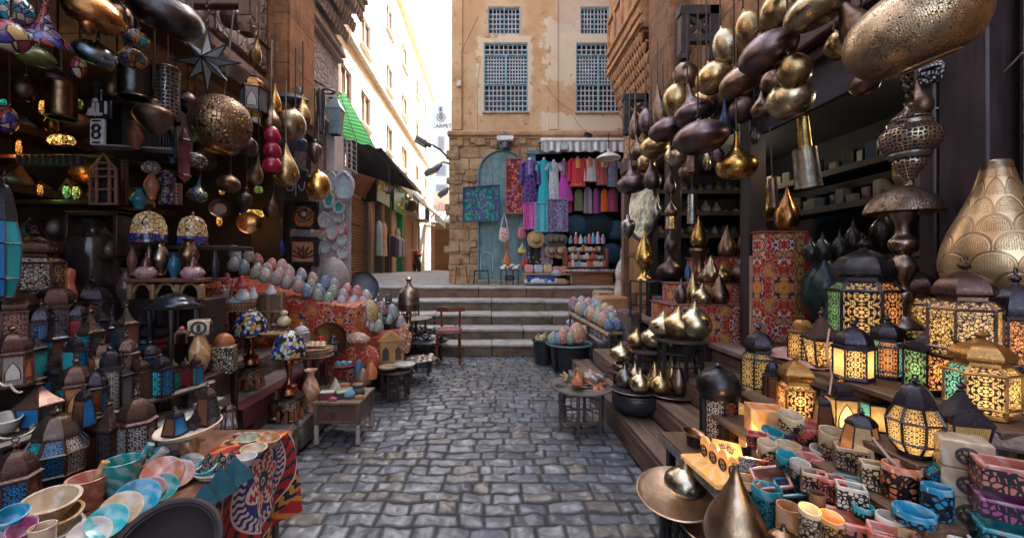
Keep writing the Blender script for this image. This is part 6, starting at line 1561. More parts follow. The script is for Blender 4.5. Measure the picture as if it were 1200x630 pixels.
mb=MB();mb.ring((0,0,RS+.015),.014,.003,'Y')
for k in range(16):mb.ring((0,0,RS+.04+k*.024),.013,.0035,'Y' if k%2 else 'X',8,4)
obj('chain',mb,CHAIN,sr)
L(298,88,133,26,'black framed hanging lantern with frosted panes and copper dome',d=3.2,style='arch',panes=(('white','arch'),(Gy,'plain')),mat=TIN1,roof=COPPER,group=HL,rot=.3)
mb=MB();mb.tube([P(298,90,3.2),P(299,48,3.2)],.004,4);tag(obj('lantern_chain',mb,CHAIN),'chain holding the black framed hanging lantern','chain')
for(u,v,w,h,d,l,m)in((158,92,42,46,2.6,'dark pierced cylinder lamp shade hung at upper left',M5),(197,112,30,62,2.7,'tall silvery filigree box lamp behind the bronze top',pierced((.3,.28,.3),40.0,.1)),(72,118,40,40,2.6,'dim brass drum hung in the left shop',brass((.35,.22,.12),.3)),(155,60,20,18,2.6,'small beaded cap lamp over the cylinder shade',M3)):
 t=thing('hanging_lamp',l,'hanging lamp',P(u,v+h/2,d),0,HL);R_=S(w,d,u)/2;hh=S(h,d)
 mb=MB();mb.lathe([(R_*.96,0),(R_,.0),(R_,hh),(R_*.3,hh*1.08),(0,hh*1.1)],24);obj('drum',mb,m,t)
 for zz in(0,hh):mb=MB();mb.ring((0,0,zz),R_,.006);obj('hoop',mb,BRONZE,t)
 mb=MB();mb.tube([(0,0,hh*1.08),(0,0,hh*1.08+.3)],.004,4);obj('cord',mb,CHAIN,t)
t=thing('hanging_lamp','pink long glass lantern beside the blue jar on the left','hanging lamp',P(216,214,2.9),0,HL)
mb=MB();mb.lathe([(0,0),(.03,.03),(.038,.05),(.038,.30),(.02,.36),(0,.40)],6);obj('glass_body',mb,plain((.20,.06,.09),.2,0,.5,10),t,smooth=0)
mb=MB();mb.ring((0,0,.05),.04,.004,'Z',6,4);mb.ring((0,0,.3),.04,.004,'Z',6,4);obj('metal_band',mb,TIN1,t)
t=thing('wall_lantern','teal grey street lantern on the white wall strip','lantern',P(393,158,5.6))
mb=MB();mb.lathe([(.09,0),(.13,.32),(.15,.34),(.05,.48),(0,.52)],4,ph=pi/4);obj('lamp_glass',mb,plain((.22,.32,.36),.3),t,smooth=0)
mb=MB();mb.tube([(0,.0,.5),(-.2,.1,.55),(-.32,.1,.4)],.015,5);obj('bracket',mb,BLACK,t)
t=thing('speaker_horn','dark ring topped hanging lamp post by the white wall strip','lamp',P(376,152,4.3))
mb=MB();mb.lathe([(0,-.05),(.03,-.03),(.035,.05),(.045,.3),(.05,.38),(.03,.42),(0,.43)],12);obj('post_body',mb,plain((.035,.028,.035),.4),t)
mb=MB();mb.ring((.08,0,.40),.06,.012,'Z',14,6);obj('hoop',mb,plain((.05,.04,.04),.4),t)
for(u,v,d,w,h,c,l)in((335,118,4.2,60,12,(.045,.05,.08),'dark blue folded cloth cap hung under the carved panel'),(347,128,4.3,24,50,(.03,.025,.03),'dark wooden figure with pale strokes hung by the wall')):
 mb=MB();R_=S(w,d,u)/2;hh=S(h,d);mb.lathe([(0,0),(R_*.6,.01),(R_,hh*.5),(R_*.6,hh),(0,hh*1.02)],14,k=2,sy=.5);o=obj('dark_ornament',mb,plain(c,.5),None,P(u,v+h/2,d));tag(o,l,'ornament')
# LEFT: dim shop interior
IN='dim goods inside the left shop'
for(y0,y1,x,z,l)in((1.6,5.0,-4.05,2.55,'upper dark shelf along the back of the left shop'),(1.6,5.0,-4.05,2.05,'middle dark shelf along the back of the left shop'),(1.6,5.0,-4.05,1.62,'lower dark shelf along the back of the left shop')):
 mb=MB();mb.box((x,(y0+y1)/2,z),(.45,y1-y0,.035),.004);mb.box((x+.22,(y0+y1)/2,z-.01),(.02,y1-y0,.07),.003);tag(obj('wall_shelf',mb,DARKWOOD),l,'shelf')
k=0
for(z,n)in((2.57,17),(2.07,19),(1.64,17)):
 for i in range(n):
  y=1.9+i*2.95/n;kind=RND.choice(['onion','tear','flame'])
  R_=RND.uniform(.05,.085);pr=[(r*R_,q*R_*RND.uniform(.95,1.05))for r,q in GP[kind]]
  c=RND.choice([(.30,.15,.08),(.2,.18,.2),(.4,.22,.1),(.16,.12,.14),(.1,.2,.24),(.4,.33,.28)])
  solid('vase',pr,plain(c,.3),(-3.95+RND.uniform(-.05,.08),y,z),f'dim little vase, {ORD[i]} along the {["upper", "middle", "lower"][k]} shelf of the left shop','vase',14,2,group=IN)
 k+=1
for i,(u,v,w,h,c,s,l)in enumerate(((50,125,12,16,(1,.42,.10),.22,'small amber lit lamp beside the dim brass drum'),(92,122,14,12,(.35,.42,.08),.10,'faint yellow green lit glass beside the brass drum'),(72,164,44,12,(1,.55,.14),.25,'long amber lit mosaic lamp on the left shop shelf'),(22,172,10,18,(1,.35,.08),.22,'orange lit figurine lamp on the left shop shelf'),(47,222,9,13,(1,.4,.08),.2,'orange lit little lamp on the lower left shelf'),(78,224,12,14,(.25,.6,.15),.2,'bright green lit glass lamp, left of two on the lower shelf'),(89,225,12,15,(.45,.55,.12),.2,'yellow green lit glass lamp, right of two on the lower shelf'),(121,224,10,6,(.35,.7,.2),.16,'small green lit bottle inside the lattice frame'),(260,222,8,12,(1,.45,.1),.16,'small amber light deep in the left shop past the ball'),(296,250,34,9,(1,.55,.12),.22,'amber lit mosaic lamp deep in the shop above the eggs'),(257,258,8,12,(1,.4,.1),.2,'orange lit figurine deep in the shop above the eggs'),(303,222,12,9,(.4,.5,.1),.10,'faint green glass light deep in the left shop'),(4,108+12,10,8,(.05,.6,.45),.16,'tiny turquoise light in the dark at the left edge'))):
 d=3.2 if u<130 else 4.9
 t=thing('glass_lamp',l,'lamp',P(u,v+h/2,d),0,'little lit lamps in the left shop')
 R_=S(w,d,u)/2;hh=S(h,d)
 mb=MB();mb.lathe([(0,0),(R_*.7,0),(R_,hh*.4),(R_*.7,hh*.9),(0,hh)],12,k=2,sy=.6);obj('glass',mb,glowmat(c,s*1.3),t)
 if i in(0,2,3,5,9,10):o=bpy.data.objects.new('bulb',bpy.data.lights.new('bulb','POINT'));C.objects.link(o);o.parent=t;o.location=(0,-.1,0);o.data.energy=.16;o.data.color=c;o.data.shadow_soft_size=.05
 mb=MB();mb.lathe([(0,-.012),(R_*.8,-.012),(R_*.8,0)],12,sy=.6);obj('base',mb,TIN1,t);mb=MB();mb.lathe([(R_*.75,hh*.9),(R_*.3,hh*1.1),(0,hh*1.15)],12,sy=.6);obj('cap',mb,TIN1,t)
mb=MB();mb.box((0,0,-.02),(1.3,.2,.03),.003);tag(obj('hanging_shelf',mb,DARKWOOD,None,P(70,236,3.2)),'dark shelf holding green and orange lit lamps','shelf')
mb=MB();mb.box((0,0,-.02),(1.3,.2,.03),.003);tag(obj('hanging_shelf',mb,DARKWOOD,None,P(60,184,3.25)),'dark shelf holding the long amber lit lamp','shelf')
for i in range(9):
 solid('cup',[(0,0),(.035,0),(.05,.07),(.045,.07),(.03,.02),(0,.02)],plain((.03,.035,.055),.3),P(28+i*8,194,3.15),f'dark tumbler, {ORD[i]} from the left under the amber lit lamp','cup',14,1,group='dark tumblers on the left shop shelf')
for i,(u,v,w,l)in enumerate(((48,268,34,'dull metal plate standing at the left on the dark shelf'),(76,270,44,'wide dark plate standing beside the dull metal one'))):
 d=3.0;R_=S(w,d,u)/2
 mb=MB();mb.lathe([(0,0),(R_*.6,0),(R_,.03),(R_,.035),(R_*.6,.008),(0,.008)],30);tag(obj('plate',mb,plain((.045,.033,.03),.3,.6),None,P(u,v,d),(1.35,0,.3)),l,'plate')
t=thing('cabinet','dark wooden cabinet with brown bird figures inside at left','cabinet',P(118,285,2.9))
mb=MB()
for x in(-.15,.19):mb.box((x,0,.05),(.03,.2,.32),.004)
for z in(-.1,.20):mb.box((.02,0,z),(.37,.2,.03),.004)
obj('frame',mb,DARKWOOD,t)
for i,x in enumerate((-.05,.08)):
 mb=MB();mb.lathe([(0,0),(.04,.0),(.05,.04),(.03,.08),(.012,.10),(0,.11)],12,k=2);obj('bird_figure',mb,plain((.13,.07,.05),.3),t,(x,-.02,-.08))
t=thing('cloche_jar','large dim glass bell jar in the dark cabinet on the left','jar',P(110,332,2.9))
mb=MB();mb.lathe([(.14,0),(.15,.02),(.15,.28),(.12,.33),(.05,.36),(.05,.40),(.08,.43),(.03,.47),(0,.47)],24,k=2);obj('jar_body',mb,plain((.035,.03,.032),.15),t)
SIGNW=plain((.42,.41,.43),.6)
t=thing('framed_sign','small white framed tile with a black number eight ornament','sign',P(115,155,2.45))
mb=MB();mb.box((0,0,0),(S(14,2.9),.02,S(26,2.9)),.004);obj('tile',mb,SIGNW,t)
me=text_mesh('8',.13);me.materials.append(BLACK);obj('lettering',me,None,t,(0,-.012,-.005),(pi/2,0,0))
mb=MB();q=S(11,2.9);mb.box((0,-.012,.065),(q*.7,.006,.008),0);mb.box((0,-.012,-.065),(q*.7,.006,.008),0);obj('border',mb,BLACK,t)
t=thing('calligraphy_sign','white Arabic calligraphy mounted on black above the framed tile','sign',P(115,128,2.45))
mb=MB();mb.box((0,.012,0),(S(24,2.9),.015,S(18,2.9)),.003);obj('board',mb,BLACK,t)
strokes([[(p[0]*-.11,p[1]*.085)for p in l]for l in ALLAH],.008,SIGNW,'lettering',(0,-.004,0),None,t)
t=thing('calligraphy_sign','black board with pale Arabic calligraphy over the framed pictures','sign',P(347,217,4.6))
mb=MB();mb.box((0,.01,0),(S(28,4.6),.03,S(36,4.6)),.006);obj('board',mb,plain((.012,.014,.02),.4),t)
strokes([[(0,-.12),(0,.12)],[(-.09,.02),(-.10,-.05),(-.04,-.06),(-.02,.0)],[(.03,.0),(.06,-.06),(.09,-.04),(.10,.04)],[(-.06,.08),(-.02,.06),(.05,.09)],[(-.1,-.02),(-.07,.03)]],.007,plain((.25,.3,.33),.5),'lettering',(0,-.01,0),None,t)
t=thing('mashrabiya_screen','brown mashrabiya mirror frame with pointed top in the left shop','frame',P(121,240,2.75))
W_,H_=S(30,2.75),S(60,2.75)
mb=MB()
for x in(-.5,-.25,.25,.5):mb.box((x*W_,0,H_*(.42 if abs(x)<.4 else .36)),(.014,.02,H_*(.84 if abs(x)<.4 else .72)),.002)
for z in(.02,.3,.55,.70,.82):mb.box((0,.002,z*H_),(W_*(1.04 if z<.75 else .55),.018,.014),.002)
mb.tube([(-W_*.25,0,H_*.84),(0,0,H_*1.0),(W_*.25,0,H_*.84)],.009,5);mb.tube([(-W_*.5,0,H_*.7),(-W_*.25,0,H_*.84)],.007,5);mb.tube([(W_*.5,0,H_*.7),(W_*.25,0,H_*.84)],.007,5)
obj('lattice',mb,plain((.20,.105,.07),.5),t,smooth=0)
mb=MB();mb.box((0,.03,H_*.36),(W_,.012,H_*.7),0);obj('mirror',mb,plain((.02,.018,.022),.1),t)
t=thing('glazed_cabinet','black open display box with white edges holding a terracotta vase','cabinet',P(172,178,2.95),(0,0,.25))
for(c,s)in(((-.23,0,.2),(.03,.25,.46)),((.23,0,.12),(.02,.25,.36)),((0,0,-.02),(.48,.25,.025)),((0,.12,.16),(.46,.01,.42)),((0,0,.40),(.48,.25,.02))):
 mb=MB();mb.box(c,s,.003);obj('panel',mb,BLACKWOOD,t)
mb=MB();mb.tube([(-.2,-.13,.0),(-.2,-.13,.37),(.21,-.13,.37)],.006,4);mb.tube([(-.2,-.13,.0),(.21,-.13,.0)],.006,4);obj('white_edging',mb,plain((.42,.40,.40),.5),t,smooth=0)
mb=MB()
for i in range(9):mb.box((.04+i*.019,.10,.17),(.008,.012,.32),0)
obj('grille',mb,plain((.2,.17,.17),.4),t)
solid('vase',scaled(VASE,160,22,32,2.8),plain((.30,.12,.08),.3),P(159,175,2.8),'terracotta lidded vase in the black display box','vase')
solid('jar',scaled(VASE,202,14,22,3.0),plain((.02,.12,.22),.2),P(202,192,3.0),'small bright blue jar by the long pink lantern','jar')
solid('jar',scaled(VASE,169,22,24,2.9),plain((.02,.14,.20),.25),P(163,245,2.9),'teal blue pot at the foot of the inlaid posts','jar')
solid('vase',scaled(VASE,178,20,34,2.95),plain((.36,.14,.08),.3),P(178,234,2.95),'terracotta vase with patterned collar above the cream mosaic lamp','vase')
solid('ornament',[(0,0),(.05,.01),(.06,.05),(.03,.09),(0,.1)],mosaic(((.5,.45,.42),(.2,.2,.3),(.4,.3,.3)),60.0),P(178,204,2.95),'white and blue patterned ball over the terracotta vase','ornament')
solid('ornament',[(0,0),(.06,.01),(.075,.06),(.04,.10),(0,.11)],mosaic(((.3,.2,.12),(.35,.3,.3),(.1,.08,.1)),50.0),P(229,196,3.0),'brown mosaic ball tucked under the pierced lamp','ornament')
for(u,v0,v1,w,l,m)in((146,178,240,6,'tall brown inlaid post with dotted line, left in the shop','a'),(196,200,240,18,'dark checked inlaid panel in the left shop','b'),(209,215,240,7,'pinkish inlaid post beside the checked panel','a'),(131,108,172,5,'brown edge post of the black display box','a')):
 d=3.0;mb=MB();mb.box((0,0,S(v1-v0,d)/2),(S(w,d),.03,S(v1-v0,d)),.003)
 t=thing('inlaid_post',l,'post',P(u,v1,d));obj('panel',mb,plain((.14,.055,.04),.4)if m=='a' else cloth((.03,.025,.03),(.20,.16,.15),34,'patch'),t)
 mb=MB()
 for i in range(int((v1-v0)/4)):mb.box((0,-.018,.02+i*S(4,d)),(.008,.006,.010),0)
 obj('bone_inlay',mb,plain((.45,.40,.36),.4),t,smooth=0)['kind']='stuff'
bn=thing('bench','low inlaid bench with little arches under the pink glass lamps','bench',P(203,350,2.75))
W_,H_=S(84,2.75),S(22,2.75)
mb=MB();mb.box((0,.05,H_),(W_,.3,.025),.004);obj('bench_top',mb,wood((.18,.07,.045)),bn)
for x in(-.48,-.17,.17,.48):
 mb=MB();mb.box((x*W_,-.06,H_/2-.012),(.03,.04,H_-.026),.004);obj('leg',mb,wood((.28,.17,.09)),bn)
for x in(-.325,0,.325):
 mb=MB();mb.tube([(x*W_-.14*W_,-.06,H_*.3),(x*W_-.07*W_,-.06,H_*.75),(x*W_,-.06,H_*.85),(x*W_+.07*W_,-.06,H_*.75),(x*W_+.14*W_,-.06,H_*.3)],.010,5);obj('arch_bracket',mb,wood((.30,.19,.10)),bn)
mb=MB();mb.box((0,.05,-.2),(W_,.25,.40),.005);tag(obj('plinth',mb,BLACKWOOD,None,bn.location),'dark box plinth under the low inlaid bench','plinth')
mb=MB();mb.box((0,0,0),(1.1,.3,.03),.004);tag(obj('back_shelf',mb,DARKWOOD,None,P(200,288,3.1)-Vector((0,0,.02))),'dark shelf carrying the two cream mosaic lamp shades','shelf')
MSH=mosaic(((.50,.36,.20),(.46,.33,.17),(.55,.42,.28),(.38,.24,.11)),34.0,glow=0.03);MSB=mosaic(((.06,.05,.22),(.2,.06,.2),(.25,.3,.45),(.04,.05,.3)),30.0)
for(u,vt,vb,w,d,l)in((175,247,285,46,2.9,'cream mosaic shade lamp with violet hem, left of the pair'),(226,252,287,38,3.05,'cream mosaic shade lamp with violet hem, right of the pair')):
 t=thing('table_lamp',l,'lamp',P(u,vb,d));R_=S(w,d,u)/2;hh=S(vb-vt,d)
 mb=MB();mb.lathe([(R_*.98,hh*.28),(R_*.94,hh*.5),(R_*.75,hh*.8),(R_*.4,hh*.95),(0,hh)],24,k=3);obj('shade',mb,MSH,t,smooth=60)
 mb=MB();mb.lathe([(R_*.95,0),(R_,.003),(R_*.985,hh*.28)],24);obj('shade_hem',mb,MSB,t)
 mb=MB();mb.lathe([(.05,-.18),(.06,-.17),(.02,-.12),(.015,.05),(0,.06)],12);obj('stem',mb,BRONZE,t)
 mb=MB();mb.lathe([(0,hh),(.012,hh+.01),(0,hh+.03)],8);obj('finial',mb,BRONZE,t)
for(u,l)in((171,'pink crackle glass lamp with spire lid, left on the low bench'),(226,'pink crackle glass lamp with spire lid, right on the low bench')):
 d=2.7;t=thing('glass_lamp',l,'lamp',P(u,327,d));R_=S(30,d,u)/2
 mb=MB();mb.lathe([(0,0),(R_*.7,.0),(R_,.03),(R_,.05),(R_*.6,.08),(R_*.3,.085)],22,k=2);obj('glass_body',mb,mosaic(((.42,.25,.28),(.36,.2,.24),(.45,.3,.33)),60.0,(.2,.12,.14)),t)
 mb=MB();mb.lathe([(R_*.55,.078),(R_*.45,.10),(R_*.3,.13),(R_*.12,.145),(R_*.16,.16),(.0,.19)],14);obj('spire_lid',mb,TIN2,t)
for(u,vb,w,h,m,l)in((204,326,16,30,plain((.02,.12,.22),.15),'blue glass flask between the pink lamps'),(188,322,26,40,brass((.4,.33,.28),.25),'round steel pot behind the left pink lamp'),(221,316,26,36,brass((.3,.18,.1),.3),'dark copper teapot behind the right pink lamp'),(155,322,14,34,plain((.16,.06,.05),.4),'brown carved box at the left end of the low bench'),(252,330,10,40,BLACK,'small black minaret ornament right of the pink lamps'),(148,360,26,46,plain((.10,.07,.065),.25),'dark long necked brass pot beside the low bench')):
 solid('jar',scaled(VASE,u,w,h,2.8),m,P(u,vb,2.8),l,'jar')
t=thing('serving_table','black small table carrying a dark domed dish','table',P(205,402,2.55))
mb=MB();mb.lathe([(0,.22),(S(64,2.85,205)/2,.22),(S(66,2.85,205)/2,.23),(0,.235)],28);obj('tabletop',mb,BLACKWOOD,t)
for a in range(6):
 mb=MB();mb.lathe([(.012,-.2),(.016,.0),(.011,.08),(.016,.2)],8,(.13*math.cos(a*1.047),.13*math.sin(a*1.047),.02));obj('leg',mb,BLACKWOOD,t)
solid('domed_dish',[(0,.0),(.13,.0),(.11,.02),(.09,.05),(.04,.075),(0,.08)],plain((.03,.035,.05),.2,.5),P(205,402,2.55)+Vector((0,0,.236)),'shiny dark domed dish on the black small table','dish',26)
def camel(u,vb,d,mat,label,s=1.0,yaw=0):
 t=thing('camel_figurine',label,'figurine',P(u,vb,d),yaw)
 h=S(24,d)*s
 me=bpy.data.meshes.new('camel_body')
 J=[(0,0,.55),(.22,0,.58),(-.24,0,.56),(0,0,.74),(.34,0,.52),(.42,0,.74),(.45,0,.93),(.58,0,.90),(-.33,0,.45),(.2,.08,.3),(.2,.08,0),(.2,-.08,.3),(.2,-.08,0),(-.24,.08,.3),(-.26,.08,0),(-.24,-.08,.3),(-.26,-.08,0)]
 E=[(0,1),(0,2),(0,3),(1,4),(4,5),(5,6),(6,7),(2,8),(1,9),(9,10),(1,11),(11,12),(2,13),(13,14),(2,15),(15,16)]
 me.from_pydata([(a*h,b*h,c*h)for a,b,c in J],E,[])
 o=bpy.data.objects.new('camel_body',me);C.objects.link(o);o.parent=t
 m=o.modifiers.new('skin','SKIN');o.modifiers.new('sub','SUBSURF').levels=1;o.modifiers['sub'].render_levels=1
 rad=[.15,.13,.13,.07,.07,.055,.06,.04,.02,.045,.03,.045,.03,.045,.03,.045,.03]
 for v,r in zip(me.skin_vertices[0].data,rad):v.radius=(r*h,r*h)
 me.skin_vertices[0].data[0].use_root=True
 me.materials.append(mat)
 mb=MB();mb.lathe([(.10*h,.62*h),(.14*h,.7*h),(.09*h,.8*h),(0,.84*h)],10,sy=1.1);obj('saddle',mb,plain((.3,.05,.05),.6),t)
 return t
camel(213,402,2.42,plain((.16,.05,.035),.35),'small red brown camel figure in front of the black table',1.0,.4)
camel(256,365,3.2,plain((.25,.10,.08),.4),'dark camel figure beside the round inlaid drum',1.3,.5)
camel(262,352,3.2,plain((.48,.46,.46),.3),'white glazed camel figure on the round inlaid drum',.9,-.4)
solid('statue',[(0,0),(.03,.005),(.028,.05),(.018,.10),(.024,.135),(.018,.165),(0,.175)],plain((.36,.10,.05),.35),P(82,352,2.2),'orange brown cat statue between top shelf lanterns','statue')
solid('vase',scaled([(0,0),(.5,0),(.9,.5),(1,1.0),(.6,1.5),(.55,1.7)],233,27,44,2.5),X['ochre'],P(234,436,2.5),'ochre onyx vase supporting a cream stone cube','vase')
mb=MB();mb.box((0,0,0),(.11,.10,.09),.006);t=thing('stone_cube','cream stone cube holder with black medallion on the ochre vase','holder',P(234,383,2.5),(0,0,.5));obj('cube_body',mb,X['cream'],t)
mb=MB();mb.ring((0,0,0),.035,.008,'Y',16,5);mb.box((0,0,0),(.02,.008,.045),0);obj('medallion',mb,BLACK,t,(.0,-.052,0))
mb=MB();mb.ring((0,0,0),.03,.008,'X',16,5);obj('medallion',mb,BLACK,t,(.057,0,0))
t=thing('patterned_box','black and cream patterned box with four dark columns by the ochre vase','box',P(258,437,2.65),(0,0,.35))
mb=MB();mb.box((0,0,.09),(.17,.12,.17),.004);obj('box_body',mb,lace((.45,.40,.28),34,.12),t)
for i in range(3):
 mb=MB();mb.lathe([(.02,0),(.024,.06),(.02,.12),(.026,.17)],10,(-.12+i*.035,-.05,0));obj('column',mb,plain((.03,.035,.04),.35),t)
solid('gourd_shell',[(0,0),(.05,.01),(.06,.08),(.03,.13),(0,.14)],plain((.35,.12,.04),.4),P(262,410,2.72),'orange half gourd leaning over the patterned box','gourd',rot=(.5,.4,0))
def drum(u,vt,vb,w,d,label,legs=True):
 t=thing('inlaid_drum',label,'drum table',P(u,vb,d));R_=S(w,d,u)/2;h=S(vb-vt,d)
 mb=MB();mb.lathe([(0,h-.01),(R_*1.02,h-.01),(R_*1.02,h),(0,h+.002)],30);obj('drum_top',mb,wood((.28,.15,.07)),t)
 mb=MB();mb.lathe([(R_*.96,h-.075),(R_*.98,h-.07),(R_*.98,h-.012)],30);obj('drum_side',mb,wood((.24,.13,.07)),t)
 mb=MB()
 for zz in(h-.066,h-.02):
  for k in range(44):a=k/44*2*pi;mb.box((R_*.985*math.cos(a),R_*.985*math.sin(a),zz),(.012,.012,.006),0,rz=a)
 obj('bone_inlay',mb,plain((.5,.42,.3),.4),t,smooth=0)['kind']='stuff'
 for k in range(4):
  a=k*pi/2+.6;mb=MB();mb.lathe([(.016,0),(.02,h*.3),(.014,h*.5),(.02,h-.08)],8,(R_*.6*math.cos(a),R_*.6*math.sin(a),0));obj('leg',mb,DARKWOOD,t)
 return t
drum(272,353,415,58,3.35,'round wooden drum table with bone dotted rim carrying pale figurines')
drum(370,407,452,42,3.7,'smaller round drum table with bone rim carrying pastry like trinkets')
for i,(u,v,w,h,c,l)in enumerate(((285,352,22,18,(.48,.48,.52),'white glazed animal figure on the inlaid drum'),(272,355,34,7,(.30,.45,.55),'pale blue flat figure lying on the inlaid drum'),(297,350,12,14,(.5,.5,.5),'white teapot like figure at the right of the drum'),(283,338,18,16,(.40,.06,.08),'red glass ball ornament behind the white figures'),(266,333,16,14,(.35,.07,.08),'dark red ornament behind the camel figures'),(318,345,14,12,(.45,.46,.5),'white cat figure above the tall lattice box'),(275,357,16,6,(.15,.35,.5),'blue little figure at the front of the drum'))):
 R_=S(w,3.3,u)/2;hh=S(h,3.3);solid('figurine',[(0,0),(R_*.8,0),(R_,hh*.3),(R_*.5,hh*.6),(R_*.45,hh*.8),(0,hh)],plain(c,.2,0,.4,20),P(u,v,3.25),l,'figurine',14,2,sy=.6)
t=thing('lattice_box','tall brown wooden box with two lattice doors below the eggs','box',P(315,385,3.55),(0,0,.25))
mb=MB();mb.box((0,.05,.15),(.22,.10,.33),.005);obj('box_body',mb,wood((.12,.06,.035)),t)
for x in(-.055,.055):
 mb=MB()
 for xx in(-.048,.048):mb.box((x+xx,-.01,.15),(.012,.02,.31),.002)
 for zz in(.0,.15,.30):mb.box((x,-.01,zz),(.1,.02,.012),.002)
 dd=obj('door',mb,wood((.30,.16,.085)),t,smooth=0)
 mb=MB();mb.box((x,-.003,.15),(.086,.01,.3),0);obj('door_panel',mb,lace((.22,.13,.06),70,.1),dd)
MBL=mosaic(((.50,.50,.52),(.02,.05,.30),(.02,.02,.03),(.03,.07,.35),(.45,.43,.43),(.015,.015,.02),(.55,.33,.02)),36.0)
for(u,vt,vb,w,d,st_,l)in((294,362,391,44,3.3,(410,427,450),'blue and white mosaic table lamp with blue flower, left of two'),(339,386,416,42,3.15,(440,462,487),'blue and white mosaic table lamp with yellow flower, right of two')):
 t=thing('table_lamp',l,'lamp',P(u,st_[1],d));R_=S(w,d,u)/2;z0=S(st_[1]-vb,d);hh=S(vb-vt,d)
 mb=MB();mb.lathe([(R_*.97,z0-.012),(R_,z0),(R_*.93,z0+hh*.4),(R_*.66,z0+hh*.75),(R_*.3,z0+hh*.93),(0,z0+hh)],26,k=2);obj('shade',mb,MBL,t,smooth=60)
 mb=MB();mb.ring((0,0,z0-.008),R_,.007);obj('shade_rim',mb,TIN2,t)
 mb=MB();mb.lathe([(.06,0),(.075,.012),(.05,.05),(.055,.07),(.03,.09),(.016,.14),(.035,z0-.06),(.02,z0-.01),(0,z0)],16,k=2);obj('stem',mb,brass((.35,.13,.07),.25),t)
 mb=MB()
 for k in range(6):
  a=k*pi/3;mb.lathe([(0,0),(.016,.002),(0,.004)],8,(.02*math.cos(a),.02*math.sin(a),0))
 nrm=Vector((.25,-.8,.45)).normalized();obj('flower_petals',mb,plain((.62,.34,.02)if u>320 else(.02,.05,.35),.2),t,nrm*R_*.93+Vector((0,0,z0+.02)),nrm.to_track_quat('Z','Y').to_euler())
 s2=thing('octagonal_stool','black and bone inlaid octagonal stool under the '+('left' if u<320 else 'right')+' blue mosaic lamp','stool',P(u,st_[2],d+.02));h2=S(st_[2]-st_[1],d)-.001
 R2=S(38 if u<320 else 36,d,u)/2
 mb=MB();mb.lathe([(0,h2-.016),(R2*1.1,h2-.016),(R2*1.1,h2-.002),(0,h2-.001)],8,ph=.2);obj('stool_top',mb,BLACKWOOD,s2,smooth=0)
 mb=MB();mb.lathe([(R2*.78,h2*.35),(R2*.82,h2-.016)],8,ph=.2);obj('inlaid_side',mb,lace((.48,.34,.2),40,.1,0,(.02,.012,.012)),s2,smooth=0)
 for k in range(8):
  a=.2+k*pi/4;mb=MB();mb.tube([(R2*.78*math.cos(a),R2*.78*math.sin(a),h2*.36),(R2*.85*math.cos(a),R2*.85*math.sin(a),-.02)],.014,5,r2=.018);obj('leg',mb,wood((.25,.08,.04)),s2)
solid('duck_figurine',[(0,0),(.035,.0),(.05,.03),(.035,.06),(.02,.075),(.028,.095),(.015,.115),(0,.12)],plain((.45,.38,.22),.35),P(333,381,3.2),'cream and green duck figure on the wooden oval tray','figurine')
tray(P(324,392,3.25),.13,wood((.30,.16,.08)),'oval wooden tray with nuts and a duck under the lattice box')
for i in range(7):
 solid('wooden_bead',[(0,0),(.02,.01),(.022,.025),(0,.04)],plain((.16,.07,.05),.4),P(317+i*3.2,388-(i%2)*4,3.2),f'little dark wooden knob, {ORD[i]} from the left on the oval tray','knob',10,1,group='knobs on the oval tray')
L(353,378,402,17,'small white wire lantern with ring beside the right mosaic lamp',d=3.4,style='dome',panes=(('white','net'),(Or,'net')),mat=plain((.45,.42,.42),.4),roof=plain((.42,.4,.42),.4),group=None)
for(u,c,l)in((376,(.42,.02,.03),'small bright red storm lantern in front of the bronze disc'),(390,(.02,.025,.035),'small black storm lantern in front of the bronze disc')):
 t=thing('storm_lantern',l,'lantern',P(u,416,3.9));m=plain(c,.3)
 mb=MB();mb.lathe([(0,0),(.06,0),(.06,.03),(.045,.05),(.04,.05)],14);obj('tank',mb,m,t)
 mb=MB();mb.lathe([(.038,.05),(.045,.08),(.035,.11)],14);obj('globe',mb,plain((.2,.2,.2),.1),t)
 mb=MB();mb.lathe([(.05,.11),(.055,.12),(.03,.15),(.025,.18),(0,.19)],14);obj('cap',mb,m,t)
mb=MB();mb.lathe([(0,0),(.15,0),(.17,.015),(.17,.02),(.15,.008),(0,.008)],30);tag(obj('bronze_disc',mb,brass((.22,.12,.05),.35),None,P(386,398,4.05),(1.35,0,.1)),'bronze tray standing upright behind the red and black lanterns','tray')
for i in range(8):
 solid('trinket',[(0,0),(.03,.005),(.035,.02),(.015,.035),(0,.036)],plain((.42,.30,.18),.5),P(360+(i%4)*6,407-(i//4)*3,3.68+(i//4)*.05),f'cream carved trinket, {ORD[i]} in the heap on the smaller drum table','trinket',9,1,group='trinkets on the drum table')
t=thing('mortar','brass mortar with tall pestle on the low stone step','mortar',P(323,492,3.16))
mb=MB();mb.lathe([(0,0),(.05,0),(.055,.02),(.042,.035),(.05,.05),(.055,.11),(.065,.145),(.058,.145),(.045,.06),(0,.05)],20);obj('mortar_body',mb,brass((.36,.22,.12),.35),t)
mb=MB();mb.tube([(0,0,.06),(.006,0,.25)],.011,8,r2=.014);obj('pestle',mb,brass((.3,.18,.1),.35),t)
L(345,455,491,19,'small gilt brass lantern with open arches on the low stone step',d=3.18,style='arch',n=6,panes=((Cp,'arch'),('brown','arch')),mat=brass((.5,.34,.15),.35),roof=brass((.5,.34,.15),.35),group=None)
solid('vase',scaled(VASE,364,22,48,3.36),onyx((.50,.24,.11)),P(364,481,3.36),'amber onyx vase with flared rim beside the inlaid table','vase')
it=thing('inlaid_table','low carved table with pale legs carrying boxes beside the alley','table',(-1.22,3.44,0))
